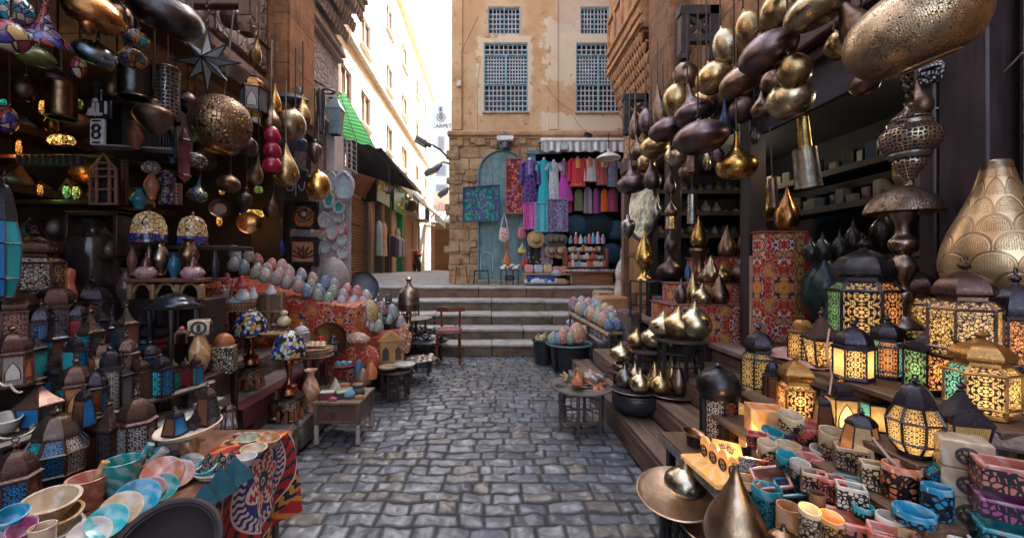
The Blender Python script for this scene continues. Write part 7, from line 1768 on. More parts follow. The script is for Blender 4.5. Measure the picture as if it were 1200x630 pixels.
IW=wood((.16,.095,.055));IWD=lace((.16,.09,.07),60,.05,0,(.03,.016,.014))
for(c,s,nm,m)in(((0,0,.325),(.38,.42,.022),'tabletop',IW),((0,-.185,.245),(.33,.016,.12),'carved_apron',IWD),((0,.185,.245),(.33,.016,.12),'carved_apron',IWD),((.165,0,.245),(.016,.34,.12),'carved_apron',IWD),((-.165,0,.245),(.016,.34,.12),'carved_apron',IWD),((0,-.19,.175),(.34,.02,.022),'rail',IW),((.17,0,.175),(.02,.36,.022),'rail',IW)):
 mb=MB();mb.box(c,s,.003);obj(nm,mb,m,it)
for sx in(-.165,.165):
 for sy in(-.185,.185):
  mb=MB();mb.box((sx,sy,.235),(.034,.034,.16),.003);lgb=obj('leg',mb,IW,it)
  mb=MB();mb.lathe([(.020,0),(.024,.02),(.017,.06),(.021,.11),(.016,.155)],8,(sx,sy,0));obj('leg_foot',mb,plain((.34,.28,.26),.6),lgb)
TZ=.337
def onbox(x,y,s,col,label,rz=0,lid=None,z=TZ):
 t=thing('trinket_box',label,'box',(-1.22+x,3.44+y,z),rz)
 mb=MB();mb.box((0,0,s[2]/2),s,.004);obj('box_body',mb,plain(col,.4),t)
 mb=MB();mb.box((0,0,s[2]+.004),(s[0]*.85,s[1]*.85,.006),.001);obj('lid_panel',mb,lid or plain(sc(col,2.2),.4),t)
onbox(-.11,-.10,(.13,.09,.05),(.10,.03,.025),'dark red box with white border at the left of the inlaid table',.2,plain((.45,.4,.36),.4))
onbox(-.04,.06,(.17,.10,.02),(.46,.44,.40),'open white picture book on the inlaid table',.5,plain((.12,.22,.12),.5))
onbox(.02,-.08,(.14,.07,.045),(.05,.045,.05),'dark oblong box with pale lid at the front of the inlaid table',.55,plain((.40,.33,.25),.5))
onbox(-.07,.17,(.11,.07,.035),(.30,.06,.04),'small red brown box at the back of the inlaid table',.15,plain((.36,.10,.06),.4))
onbox(.10,.02,(.11,.08,.03),(.03,.03,.035),'black flat box near the right of the inlaid table',.3,plain((.06,.06,.07),.3))
solid('slipper',[(0,0),(.03,.0),(.035,.02),(0,.035)],cloth((.4,.1,.16)),(-1.26,3.28,TZ),'pink little purse at the front edge of the inlaid table','purse',12,1,sy=.45)
solid('round_box',[(0,0),(.045,0),(.045,.05),(.048,.052),(.048,.065),(0,.068)],plain((.16,.10,.08),.4),(-1.14,3.52,TZ),'round brown pill box with white lid on the inlaid table','box',18,1)
solid('glass_pyramid',[(0,0),(.06,0),(0,.12)],plain((.5,.45,.4),.3),(-1.34,3.54,TZ),'white paper pyramid at the back left of the inlaid table','pyramid',4,1)
solid('pouch',[(0,0),(.04,.005),(.05,.03),(.02,.06),(0,.06)],cloth((.12,.25,.36)),(-1.16,3.36,TZ),'pale blue pouch in the middle of the inlaid table','pouch',12,2)
solid('slipper',[(0,0),(.035,.0),(.04,.02),(0,.035)],cloth((.36,.18,.08)),(-1.07,3.33,TZ),'brown little slipper at the right edge of the inlaid table','slipper',12,1,sy=.5)
# LEFT: eggs on the draped counter
ec=thing('egg_counter','stepped counter under red and orange tentmaker cloth carrying the painted eggs','counter',(-1.9,4.4,.6))
mb=MB();mb.quad((-.95,-.42,-.55),(.5,-.16,-.42),(.5,-.16,.38),(-.95,-.42,.62),.01,40,14,lambda s,q:.03*math.sin(s*26)*(1-q)+.015*math.sin(s*55));obj('drape',mb,tentcloth((.38,.03,.018),(.50,.30,.2),(.02,.02,.08),(.58,.17,.03),3.4),ec)
mb=MB();mb.quad((-.95,-.42,.62),(.5,-.16,.38),(.5,.5,.46),(-.95,.5,.72),.02);obj('counter_top',mb,tentcloth((.38,.03,.018),(.50,.30,.2),(.02,.02,.08),(.58,.17,.03),3.4),ec)
mb=MB();mb.quad((.5,-.16,-.5),(.6,.5,-.45),(.6,.5,.38),(.5,-.16,.38),.01,18,8,lambda s,q:.02*math.sin(s*20)*(1-q));obj('side_drape',mb,tentcloth((.42,.06,.02),(.55,.33,.2),(.03,.02,.07),(.6,.2,.03),3.4),ec)
names=list(EGGC)
seq=[['mint green','pearl white','coral red','coral red','dusty pink','pearl white','sky grey','dusty pink','pale blue','sky grey','coral red','coral red','pearl white','mint green','dusty pink','pearl white','pale blue','mint green'],['pale blue','sage green','pearl white','pearl white','dusty pink','dusty pink','pale blue','sage green','pale blue','sage green','pearl white','sky grey','dusty pink','dusty pink','pale blue','lemon yellow','dusty pink','lemon yellow'],['sky grey','pale blue','sage green','pearl white','pearl white','speckled grey','dusty pink','pale blue','sage green','mint green','sky grey','pearl white','speckled grey','dusty pink','sage green','coral red','lemon yellow','sky grey']]
for r in range(3):
 for i in range(13):
  s=i/12
  u=272+152*s+(2-r)*3+RND.uniform(-1,1);v=321+53*s-(2-r)*9+RND.uniform(-1.5,1.5)-(4 if r==2 else 0)
  d=3.75+.75*s+(2-r)*.10
  h=S(17+RND.uniform(-2,2),d)
  egg(P(u,v,d),h,EGGC[seq[r][i]],f'{seq[r][i]} painted egg, {ORD[i]} from left, {["back", "middle", "front"][r]} row of the sloping display','painted eggs on the draped counter',(RND.uniform(-.25,.15),RND.uniform(-.25,.25)))
egg(P(394,344,4.9),S(44,4.9),EGGC['speckled grey'],'giant grey speckled egg standing above the egg rows',None,(0,.08),1.05)
for(u,vb,h,m,f,l,d)in((417,384,30,'speckled grey',1.0,'large grey mosaic egg in front of the yellow one',4.45),(434,377,27,'lemon yellow',.95,'large bright yellow mosaic egg beside the grey one',4.6),(447,370,18,'dark pink',1,'pink and dark mosaic egg behind the yellow egg',4.8),(445,379,14,'emerald',1,'dark green egg lying under the pink one',4.7),(461,374,19,'sky grey',1,'grey blue egg right of the dark green one',4.9),(443,390,16,'sage green',1,'green speckled egg low beside the big grey egg',4.5),(469,385,16,'speckled grey',1,'small speckled egg at the right of the egg cluster',4.9),(455,380,12,'mint green',.9,'small pale mint egg low in the cluster',4.75),(430,384,9,'pearl white',1.1,'small white egg below the yellow egg',4.5),(437,388,12,'pearl white',1,'white egg lying beside the green speckled one',4.55)):
 egg(P(u,vb,d),S(h,d),EGGC[m],l,None,(RND.uniform(-.2,.2),RND.uniform(-.15,.15)),f)
mb=MB();mb.box((0,0,-.2),(.52,.6,.4),.02);tag(obj('crate',mb,cloth((.34,.05,.03)),None,P(440,390,4.75)+Vector((0,.1,-.01))),'cloth covered crate under the big egg cluster','crate')
for i in range(26):
 u=412+(i%9)*6+RND.uniform(-2,2);v=348+(i//9)*9+(u-412)*.22+RND.uniform(-2,2);d=5.6-(i//9)*.25
 R_=S(RND.uniform(7,11),d)/2;hh=S(RND.uniform(14,22),d)
 kind=i%3;c=RND.choice([(.05,.06,.09),(.08,.08,.11),(.04,.04,.055),(.10,.05,.06)])
 pr=[[(0,0),(R_,0),(R_*.9,hh*.2),(R_*.5,hh*.45),(R_*.7,hh*.6),(R_*.3,hh*.85),(0,hh)],[(0,0),(R_*.8,0),(R_*.6,hh*.5),(R_*.75,hh*.7),(R_*.4,hh*.8),(R_*.5,hh*.92),(0,hh)],[(0,0),(R_,.01),(R_*1.1,hh*.35),(R_*.4,hh*.55),(R_*.3,hh*.9),(0,hh)]][kind]
 solid('dark_figurine',pr,plain(c,.25),P(u,v+6,d),f'dark blue grey stone figure, {ORD[i % 9]} in the {["back", "middle", "front"][i // 9]} row behind the big eggs','figurine',12,2,group='dark figurines by the stairs')
mb=MB();mb.box((0,0,-.3),(.65,.9,.6),.02);tag(obj('counter_block',mb,BLACKWOOD,None,P(440,372,5.5)),'dark counter under the stone figures by the stairs','counter')
mb=MB();mb.lathe([(0,0),(.2,0),(.24,.02),(.24,.03),(.2,.01),(0,.01)],26);tag(obj('dark_tray',mb,plain((.06,.065,.085),.3,.4),None,P(424,338,5.9),(1.35,0,.3)),'round dark metal tray standing behind the giant egg','tray')
t=thing('cloche','brass domed glass cloche on a turned stand beside the stairs','cloche',P(479,392,5.6))
mb=MB();mb.lathe([(.09,0),(.10,.01),(.05,.05),(.07,.12),(.03,.2),(.045,.28),(.02,.34)],16,k=2);obj('stand',mb,BRONZE,t)
mb=MB();mb.lathe([(.145,.42),(.14,.55),(.10,.62),(.04,.68),(.03,.73),(.05,.76),(0,.80)],24,k=2);obj('dome',mb,brass((.40,.32,.26),.3),t)
mb=MB();mb.lathe([(.13,.33),(.138,.42)],20)
for k in range(10):a=k*.628;mb.tube([(.14*math.cos(a),.14*math.sin(a),.26),(.14*math.cos(a),.14*math.sin(a),.44)],.006,4)
mb.ring((0,0,.27),.14,.006);obj('cage',mb,BRONZE,t)
for(u,vt,vb,w,d,l,lb2)in((497,398,420,56,6.05,'low round black table of blue jewellery beside the chair','a'),(476,372,420,60,6.3,'taller dark round table of tangled trinkets below the cloche','b')):
 round_table(P(u,vb,d),S(w,d)/2,S(vb-vt,d),BLACKWOOD,l,legs=6)
for i in range(30):
 u=466+(i%10)*6.2+RND.uniform(-2,2);v=389+(i//10)*4.2+RND.uniform(-1.5,1.5);d=6.1-(i//10)*.10
 c=RND.choice([(.05,.10,.22),(.30,.32,.36),(.04,.05,.08),(.14,.22,.32),(.25,.05,.12),(.02,.02,.03),(.42,.42,.44)])
 mb=MB();mb.lathe([(0,0),(.05,.0),(.06,.012),(.03,.03),(0,.032)],8,sy=.5);o=obj('trinket',mb,plain(c,.3),None,P(u,v+5,d),(RND.uniform(-.3,.3),RND.uniform(-.3,.3),RND.uniform(0,3)));tag(o,f'tiny blue or grey trinket, {ORD[i % 10]} in the {["back", "middle", "front"][i // 10]} row on the jewellery table','trinket','trinkets on the black tables')
for i in range(16):
 mb=MB();mb.ring((0,0,0),RND.uniform(.03,.06),.010,'Z',12,5,sx=.7);o=obj('bangle',mb,plain(RND.choice([(.09,.085,.085),(.2,.19,.19),(.04,.04,.04)]),.35),None,P(484+(i%8)*4.6,384+(i//8)*5+RND.uniform(-2,2),6.25),(RND.uniform(-.9,.9),RND.uniform(-.9,.9),0));tag(o,f'dark metal bangle, {ORD[i % 8]} from the left in the {["upper", "lower"][i // 8]} heap by the stairs','bangle','bangles by the stairs')
t=thing('gilt_house_box','gilt wooden house shaped box with arched doors below the eggs','box',P(458,423,4.6),(0,0,.35))
w_=S(34,4.6);mb=MB();mb.box((0,0,.12),(w_*.8,w_*.55,.24),.006);obj('house_body',mb,plain((.36,.20,.07),.45),t)
mb=MB();mb.prism([(-w_*.48,.24),(w_*.48,.24),(0,.34)],-w_*.32,w_*.32);obj('roof',mb,plain((.42,.24,.08),.45),t)
for x in(-.2,.22):
 mb=MB();mb.prism([(x*w_-.035,.03),(x*w_+.035,.03),(x*w_+.035,.14),(x*w_,.18),(x*w_-.035,.14)],-w_*.285,-w_*.27);obj('door',mb,plain((.05,.03,.02),.6),t,smooth=0)
for(u,v,l,c)in((444,412,'red and white patterned slipper standing left of the gilt house',(.35,.08,.07)),(450,428,'patterned red slipper in front of the gilt house',(.38,.12,.09)),(474,412,'brown embroidered slipper right of the gilt house',(.25,.09,.05)),(470,402,'brown teddy like pouch behind the gilt house',(.3,.14,.07))):
 solid('slipper',[(0,0),(.05,.02),(.055,.12),(.045,.22),(0,.26)],cloth(c,(.5,.42,.36),30,'dots'),P(u,v+2,4.55),l,'slipper',14,2,(-.4,.1,0),sy=.45)
round_table(P(463,463,4.4),S(42,4.4)/2,S(30,4.4),DARKWOOD,'dark barrel shaped stool with spindles beside the alley','barrel_stool',9)
round_table(P(490,438,5.1),S(44,5.1)/2,S(18,5.1),BLACKWOOD,'small dark stool of shells nearer the stairs','low_stool',5)
tray(P(455,431,4.35),.11,plain((.40,.30,.18),.5),'round wicker plate on the barrel stool')
tray(P(474,428,4.45),.12,plain((.55,.52,.5),.4),'white round plate at the right of the barrel stool')
for i in range(18):
 solid('shell',[(0,0),(.03,.004),(.035,.018),(.01,.035),(0,.036)],plain(RND.choice([(.48,.36,.30),(.5,.46,.44),(.38,.2,.16),(.2,.13,.11)]),.35,0,.4,40),P(472+(i%6)*6.4+RND.uniform(-2,2),424-(i%6)*1.4+(i//6)*3.0,5.08-(i//6)*.07),f'mottled shell, {ORD[i % 6]} from the left in the {["back", "middle", "front"][i // 6]} row on the low dark stool','shell',8,1,group='shells on the low stool')
bowl(402,432,32,12,plain((.14,.03,.025),.3),'dark red bowl with pale blue stones on the left ledge',d=3.9)
for i in range(5):
 solid('blue_stone',[(0,0),(.03,.005),(.03,.02),(0,.035)],plain((.10,.24,.36),.3),P(395+i*3.6,426+(i%2)*2,3.9),f'pale blue stone, {ORD[i]} from the left in the dark red bowl','stone',9,1,group='stones in the red bowl')
solid('beads_heap',[(0,0),(.13,.01),(.14,.05),(.08,.10),(0,.12)],egg_mat((.32,.13,.06),(.5,.3,.15),60),P(418,402,4.25),'heap of brown and orange beads under the big eggs','beads',18,2,sy=.6)
solid('drape_knot',[(0,0),(.1,.01),(.12,.12),(.07,.22),(0,.25)],tentcloth((.38,.03,.018),(.50,.30,.2),(.02,.02,.08),(.58,.17,.03),4.0),P(432,432,4.3),'gathered end of the orange and red cloth below the beads','cloth',18,2,sy=.6)
for(u,v,l,c,w)in((420,437,'dark blue glass flask at the end of the left ledge',(.04,.1,.18),12),(435,440,'orange cloth bag tucked behind the inlaid table',(.45,.14,.04),14),(425,446,'brown leather cap lying behind the inlaid table',(.18,.09,.05),20)):
 solid('trinket',[(0,0),(S(w,3.9)/2,.01),(S(w,3.9)/2.2,.09),(.02,.15),(0,.16)],plain(c,.35),P(u,v+4,3.9),l,'trinket',12,2)
# pictures and mirrors on the pier
def framed(u0,u1,v0,v1,d,label,art):
 a,b=P(u0,v1,d),P(u1,v0,d);t=thing('framed_picture',label,'picture',((a.x+b.x)/2,d,(a.z+b.z)/2),(0,0,.1));W_,H_=b.x-a.x,b.z-a.z
 mb=MB()
 for s in(-1,1):
  mb.box((s*(W_/2-.03),0,0),(.06,.05,H_),.006);mb.box((0,0,s*(H_/2-.03)),(W_-.12,.05,.06),.006)
 obj('frame',mb,plain((.014,.012,.016),.3),t);art(t,W_,H_)
def art1(t,W_,H_):
 mb=MB();mb.box((0,.01,0),(W_-.1,.01,H_-.1),0);obj('backing',mb,plain((.02,.018,.025),.5),t)
 mb=MB();mb.lathe([(0,0),(W_*.36,0),(W_*.36,.012),(0,.012)],28,T=Matrix.Rotation(pi/2,4,'X'));obj('brown_disc',mb,plain((.42,.16,.07),.5,0,.4,20),t,(0,.0,-.02))
 mb=MB();mb.ring((0,-.015,.02),W_*.25,.016,'Y',28,6);mb.lathe([(0,0),(W_*.2,0),(W_*.2,.01),(0,.01)],24,(0,0,0),T=Matrix.Translation((0,-.008,.02))@Matrix.Rotation(pi/2,4,'X'));obj('medallion',mb,lace((.75,.6,.4),50,.2),t)
 mb=MB();mb.lathe([(0,.0),(.03,.0),(.0,.02)],12,T=Matrix.Translation((0,-.022,.02))@Matrix.Rotation(pi/2,4,'X'));obj('centre_boss',mb,plain((.4,.42,.4),.3),t)
def art2(t,W_,H_):
 mb=MB();mb.box((0,.01,0),(W_-.1,.01,H_-.1),0);obj('leather_ground',mb,plain((.50,.28,.15),.6,0,.3,10),t)
 mb=MB()
 for a in np.linspace(-1.25,1.25,7):mb.tube([(0,-.0,-.09),(.16*math.sin(a),-.0,-.09+.20*math.cos(a)*.8)],.006,5,r2=.016)
 mb.ring((0,0,-.02),.04,.02,'Y',14,6);obj('fan_motif',mb,plain((.10,.03,.035),.6),t)
 mb=MB()
 for(x,z)in((-.03,.15),(.03,.15),(-.17,.07),(-.17,.02),(.18,.04),(.18,-.01)):mb.ring((x,-.0,z),.020,.006,'Y',12,5)
 obj('ring_motif',mb,plain((.5,.48,.46),.5),t)['kind']='stuff'
framed(340,373,235,271,5.15,'black framed picture with gold medallion on a brown disc',art1)
framed(337,373,277,312,5.1,'black framed leather picture with fan motif and small rings',art2)
for(u0,u1,v0,v1,c,l)in((341,364,269,277,(.16,.20,.26),'narrow pale strip picture between the two black frames'),(364,382,269,281,(.36,.34,.3),'tilted colourful postcard beside the strip picture'),(345,358,178,206,(.32,.33,.34),'small poster with yellow patch above the calligraphy sign'),(358,372,226,236,(.4,.38,.42),'small white card under the shiny gold jar')):
 a,b=P(u0,v1,5.12),P(u1,v0,5.12);mb=MB();mb.box((0,0,0),(b.x-a.x,.015,b.z-a.z),.002);o=obj('postcard',mb,egg_mat(c,sc(c,.6),18.0),None,(a+b)/2,(0,.05,.1));tag(o,l,'card')
mb=MB();mb.tube([(0,0,.3),(0,0,.05)],.003,4);mb.lathe([(0,-.12),(.02,-.08),(.03,-.02),(.01,.05),(0,.06)],8,wob=lambda a,z:1+.3*math.sin(3*a));tag(obj('glass_charm',mb,plain((.02,.05,.25),.1),None,P(330,288,4.6)),'cobalt blue glass charm hanging left of the leather picture','charm')
mb=MB();mb.box((0,0,0),(S(40,4.9),.04,S(110,4.9)),.01);tag(obj('cupboard_door',mb,plain((.045,.033,.03),.6,0,.4,3),None,P(314,270,5.15)),'dark brown cupboard door left of the framed pictures','door')
MG='inlaid mirrors covering the corner pier'
MIR=plain((.42,.52,.55),.15,0);MF=[egg_mat((.72,.66,.70),(.45,.50,.60),70),egg_mat((.68,.33,.40),(.7,.6,.65),60),egg_mat((.36,.44,.58),(.66,.66,.72),70),egg_mat((.66,.14,.17),(.7,.55,.55),50)]
ml=[(403,218,24,36,2,'large pale blue crescent mirror at the top of the pier'),(389,213,12,26,0,'oval cream mirror beside the top crescent mirror'),(397,243,14,16,2,'round turquoise glass mirror under the crescent one'),(385,234,14,22,0,'white shell framed mirror left of the round turquoise one'),(396,254,14,14,2,'hand shaped blue mirror with fringe'),(380,258,14,20,0,'pale frame mirror at the left edge below the gold jar'),(389,266,16,34,1,'tall pink arched mirror in the middle of the pier'),(400,268,12,14,3,'small red pointed mirror at the right edge of the pier'),(400,281,12,14,0,'round white ring mirror under the red pointed one'),(381,289,14,16,0,'round pale ring mirror low at the left'),(393,288,10,12,1,'tiny pink mirror between two ring mirrors'),(401,296,13,16,0,'pale oval ring mirror low at the right'),(386,301,14,14,3,'red ring mirror near the bottom of the pier'),(393,296,8,12,3,'small red heart mirror near the bottom'),(378,273,10,14,2,'little blue mirror at the left edge of the pier'),(405,256,8,14,2,'narrow blue mirror at the right edge of the pier'),(380,245,9,14,0,'small white mirror under the gold jar'),(377,303,10,12,2,'small grey blue mirror above the giant egg'),(405,308,8,12,0,'last pale mirror at the foot of the pier')]
mb=MB();mb.quad(P(371,330,5.2),P(411,330,5.25),P(411,200,5.25),P(371,200,5.2),.04,1,1);tag(obj('display_board',mb,plain((.34,.30,.33),.7)),'grey board on the pier behind the inlaid mirrors','board')
for i,(u,v,w,h,k_,l)in enumerate(ml):
 d=5.05+i*.015;R_=S(w,d)/2;H2=S(h,d)/2
 t=thing('inlaid_mirror',l,'mirror',P(u,v,d),(RND.uniform(-.1,.1),0,.12),MG)
 mb=MB();n_=22;pts=[]
 for k in range(n_):
  a=2*pi*k/n_;rr=1+(.22*max(0,math.sin(a))**6 if k_ in(1,3)else .05*math.sin(5*a))
  pts.append((R_*.8*rr*math.cos(a),0,H2*.85*rr*math.sin(a)))
 mb.tube(pts,R_*.26,6,closed=True);obj('mirror_frame',mb,MF[k_],t)
 mb=MB();mb.prism([(p[0]*.9,p[2]*.9)for p in pts],.0,.01);obj('mirror_glass',mb,plain((.05,.32,.32),.1)if 'turquoise' in l else MIR,t,smooth=0)
# RIGHT: hanging brass lamps
hg=hanging
DK,BZ,PB,BR_,GD,CP=PURPLE,BRONZE,PALEBRASS,BRASS,GOLD,COPPER
for(u,v,w,h,kind,m,l,xh,tl,cd)in((744,144,15,36,'pear',BZ,'small dull gourd lamp, farthest of the hanging row by the corner',1.95,(0,0),.5),(758,141,20,30,'ball',DK,'small purple brown globe lamp, second from the far corner',1.9,(0,.1),.5),(773,126,20,52,'pear',BZ,'bronze pear lamp with long neck, third from the far corner',1.9,(0,.1),.5),(793,117,34,42,'oval',BR_,'gold globe lamp behind the dark flat one with long neck',1.9,(0,.1),.6),(811,122,48,46,'flat',DK,'dark purple flat lamp with long slender neck',1.75,(.05,.2),.6),(781,151,42,28,'oval',DK,'dark oval lamp with a white bulb showing below',1.75,(.05,.25),.5),(767,170,36,26,'oval',BR_,'pale brass oval lamp under the dark one with the white bulb',1.85,(.05,.3),.5),(748,172,26,28,'flat',BZ,'small brown flat lamp low beside the far wooden door',1.85,(.05,.2),.5),(740,207,36,36,'flat',DK,'dark flat lamp with pointed neck over the wrapped statue',1.75,(.05,.1),1.0),(764,204,20,34,'pear',DK,'brown long necked bulb lamp beside the oval brass mirror',1.85,(0,.05),1.0),(794,180,30,28,'ball',PB,'pale brass globe lamp, partly behind the big dark oval',1.9,(0,.2),.6),(821,160,64,40,'oval',DK,'big dark oval lamp hanging from a ringed chain in front of the shop',1.6,(.05,.12),.8),(852,53,34,46,'ball',PB,'pale brass round lamp under the tall timber bracket',1.85,(.1,.3),.5),(880,33,38,46,'ball',BR_,'warm brass egg shaped lamp right of the pale round one',1.8,(.1,.35),.5),(899,60,72,44,'oval',DK,'large dark bronze oval lamp with orange glints',1.65,(.1,.4),.6),(837,90,46,38,'oval',BR_,'brass oval lamp with wide open mouth below the bracket',1.8,(.1,.4),.5),(867,95,50,34,'oval',BZ,'bronze oval lamp with a bulb under the large dark one',1.7,(.05,.35),.5),(930,81,42,40,'ball',BR_,'round brass lamp, upper of a touching pair',1.7,(.1,.3),.5),(925,114,56,46,'ball',PB,'rounder pale brass lamp, lower of a touching pair',1.75,(.1,.2),.6),(849,133,32,42,'cone',plain((.06,.08,.16),.3,.6),'blue grey cone shaped lamp under the lintel',1.9,(0,0),.5),(863,182,48,52,'flat',GD,'shiny orange copper lamp reflecting shop lights',1.8,(0,0),.7),(829,188,12,22,'ball',PB,'small pale egg lamp behind the shiny copper lamp',2.1,(0,0),.4),(841,184,16,26,'ball',DK,'small brown egg lamp beside the shiny copper lamp',2.1,(0,0),.4),(884,158,12,22,'ball',DK,'dark lamp half hidden behind the near shop post',2.05,(0,0),.4),(913,12,48,44,'oval',BR_,'brass oval lamp at the top edge beside the dark bracket',1.75,(.1,.4),.5),(957,8,82,44,'oval',PB,'wide silvery brass oval lamp at the top edge with dark opening',1.7,(.1,.35),.5),(1000,26,46,74,'pear',BZ,'brass funnel necked lamp between two wide ones at the top',1.8,(.2,.45),.5),(1013,97,38,28,'oval',BZ,'small dark bronze lamp hanging beneath the giant tilted one',1.85,(.1,.2),.4),(1077,115,32,40,'pear',BZ,'bronze bulb lamp behind the filigree pendant',1.95,(.1,.1),.4),(736,266,17,28,'drop',STEEL,'grey pewter pendant by the far door post',1.8,(0,0),.8),(769,244,11,26,'pear',STEEL,'slim grey pewter bell pendant beside the oval mirror',1.9,(0,0),.8),(803,88,30,34,'ball',BZ,'dull bronze globe lamp behind the gold one under the bracket',2.0,(0,.2),.6),(826,118,30,30,'oval',BR_,'brass oval lamp tucked between the flat purple and open mouthed ones',1.95,(0,.3),.6),(905,96,30,30,'ball',BZ,'small bronze globe lamp tucked behind the large dark oval',1.95,(0,.2),.5),(985,52,40,34,'oval',BR_,'brass oval lamp behind the funnel necked one',1.95,(0,.4),.5),(870,128,34,30,'ball',DK,'dark globe lamp under the bronze oval with a bulb',1.95,(0,.2),.5),(757,190,22,24,'ball',BR_,'small gold globe lamp over the oval brass mirror',1.9,(0,.2),.6),(806,196,22,26,'pear',BZ,'bronze pear lamp below the pale brass globe',1.95,(0,0),.5),(893,122,26,32,'pear',BZ,'bronze pear lamp left of the touching pair',1.9,(0,0),.5),(785,213,14,28,'flame',DK,'small purple drop lamp, upper of the string in the dark doorway',1.95,(0,0),.6),(786,244,14,20,'flame',BZ,'little drop lamp hanging under the upper purple one',1.95,(0,0),.3),(786,281,14,26,'flame',DK,'small brown drop lamp, lower of the string in the dark doorway',1.95,(0,0),.4)):
 hg(u,v,w*1.06,h*1.06,kind,m,l,xh,None,(tl[0]*-.5,-tl[1]),cd)
gl=thing('hanging_lamp','giant tilted engraved brass lamp at the upper right','hanging lamp',P(1070,42,1.62),(.0,-.34,0),'brass lamps hanging over the right shop')
GR=S(180,1.62,1066)/2
GBR=brass((.58,.43,.28),.26,.35,130)
mb=MB();mb.lathe([(.42*GR,-.52*GR),(.50*GR,-.56*GR),(.78*GR,-.44*GR),(.98*GR,-.10*GR),(.99*GR,.24*GR),(.80*GR,.58*GR),(.40*GR,.80*GR),(.1*GR,.88*GR),(0,.89*GR)],44,k=4);obj('body',mb,GBR,gl,smooth=70)
mb=MB();mb.ring((0,0,-.555*GR),.49*GR,.006,'Z',36,6);obj('rim',mb,PALEBRASS,gl)
mb=MB();mb.tube([(0,0,.87*GR),(.17,0,.87*GR+.45)],.005,5);obj('cord',mb,CHAIN,gl)
t=thing('hanging_lamp','tiered filigree brass pendant lamp on a thick chain in front of the dark post','hanging lamp',P(1066,160,1.78),0,None)
R_=S(80,1.78,1066)/2;k_=S(1,1.78)
PF=pierced((.42,.32,.24),62.0,.12)
mb=MB();mb.lathe([(.22*R_,40*k_),(.16*R_,35*k_),(.42*R_,27*k_),(.62*R_,21*k_),(.58*R_,19*k_)],28,k=2);obj('cap',mb,PF,t,smooth=60)
mb=MB();mb.lathe([(.60*R_,19*k_),(.72*R_,16*k_),(.70*R_,12*k_)],28);obj('collar',mb,STEEL,t)
mb=MB();mb.lathe([(.72*R_,12*k_),(.95*R_,5*k_),(R_,-3*k_),(.92*R_,-12*k_),(.66*R_,-20*k_)],36,k=3);obj('filigree_body',mb,PF,t,smooth=70)
mb=MB();mb.lathe([(.66*R_,-19*k_),(.70*R_,-22*k_),(.62*R_,-26*k_),(.50*R_,-27*k_)],28);obj('collar',mb,STEEL,t)
mb=MB();mb.lathe([(.50*R_,-27*k_),(.54*R_,-33*k_),(.34*R_,-42*k_),(.14*R_,-50*k_),(.1*R_,-54*k_),(.16*R_,-57*k_),(0,-60*k_)],24,k=2);obj('drop_finial',mb,PF,t)
mb=MB()
for i in range(16):mb.ring((0,0,40*k_+i*.020),.016,.0045,'Y' if i%2 else 'X',9,5)
obj('chain',mb,CHAIN,t)
t=thing('floor_lamp','tall turned brass lamp with wide engraved mushroom shade','floor lamp',P(1058,385,1.98))
k_=S(1,1.98);R_=S(102,1.98,1058)/2;Z=lambda v:(385-v)*k_
ENG=brass((.42,.31,.24),.3,.3,90)
mb=MB();mb.lathe([(R_,Z(249)),(R_*.98,Z(246)),(R_*.86,Z(236)),(R_*.6,Z(226)),(R_*.3,Z(220)),(R_*.12,Z(218))],40,k=3);obj('shade',mb,ENG,t,smooth=70)
mb=MB();mb.lathe([(R_*.99,Z(250)),(R_*.6,Z(244)),(R_*.2,Z(246))],40);obj('shade_lining',mb,brass((.6,.33,.14),.35),t)
mb=MB();mb.lathe([(R_*.12,Z(218)),(R_*.2,Z(213)),(R_*.24,Z(207)),(R_*.14,Z(202)),(R_*.2,Z(198)),(0,Z(195))],20,k=2);obj('shade_finial',mb,ENG,t)
mb=MB();mb.lathe([(0,Z(385)),(R_*.5,Z(385)),(R_*.45,Z(378)),(R_*.2,Z(365)),(R_*.32,Z(345)),(R_*.16,Z(338)),(R_*.18,Z(332)),(R_*.22,Z(328)),(R_*.34,Z(318)),(R_*.36,Z(310)),(R_*.20,Z(300)),(R_*.22,Z(297)),(R_*.35,Z(290)),(R_*.36,Z(283)),(R_*.22,Z(276)),(R_*.18,Z(270)),(R_*.2,Z(262)),(R_*.34,Z(250)),(R_*.3,Z(247))],24,k=3);obj('column',mb,brass((.46,.36,.30),.28,.35),t,smooth=70)
t=thing('hanging_lamp','gold fringed beaded lamp half behind the dark post','hanging lamp',P(1092,178,2.2))
mb=MB();mb.lathe([(.15,0),(.12,.06),(.08,.1),(.03,.16),(0,.17)],20);obj('crown',mb,pierced((.45,.3,.14),45.0,.12),t)
mb=MB()
for k in range(44):
 a=k/44*2*pi;x,y=.15*math.cos(a),.15*math.sin(a);mb.tube([(x,y,.0),(x,y,-.06-.02*(k%3)),(x*1.01,y*1.01,-.11)],.005,4)
mb.ring((0,0,0),.15,.008);mb.ring((0,0,-.055),.15,.006);obj('bead_fringe',mb,plain((.55,.33,.08),.4),t,smooth=0)
t=thing('hanging_lamp','black and silver glass lantern tucked above the filigree pendant','hanging lamp',P(1092,95,2.05))
mb=MB();mb.lathe([(0,-.06),(.10,-.03),(.12,.03),(.08,.09),(0,.1)],8,ph=.3);obj('glass',mb,lace((.45,.43,.4),40,.16),t,smooth=0)
mb=MB();mb.ring((0,0,.03),.12,.006,'Z',8,4);mb.tube([(0,0,.1),(0,0,.4)],.004,4);obj('leading',mb,BLACK,t)
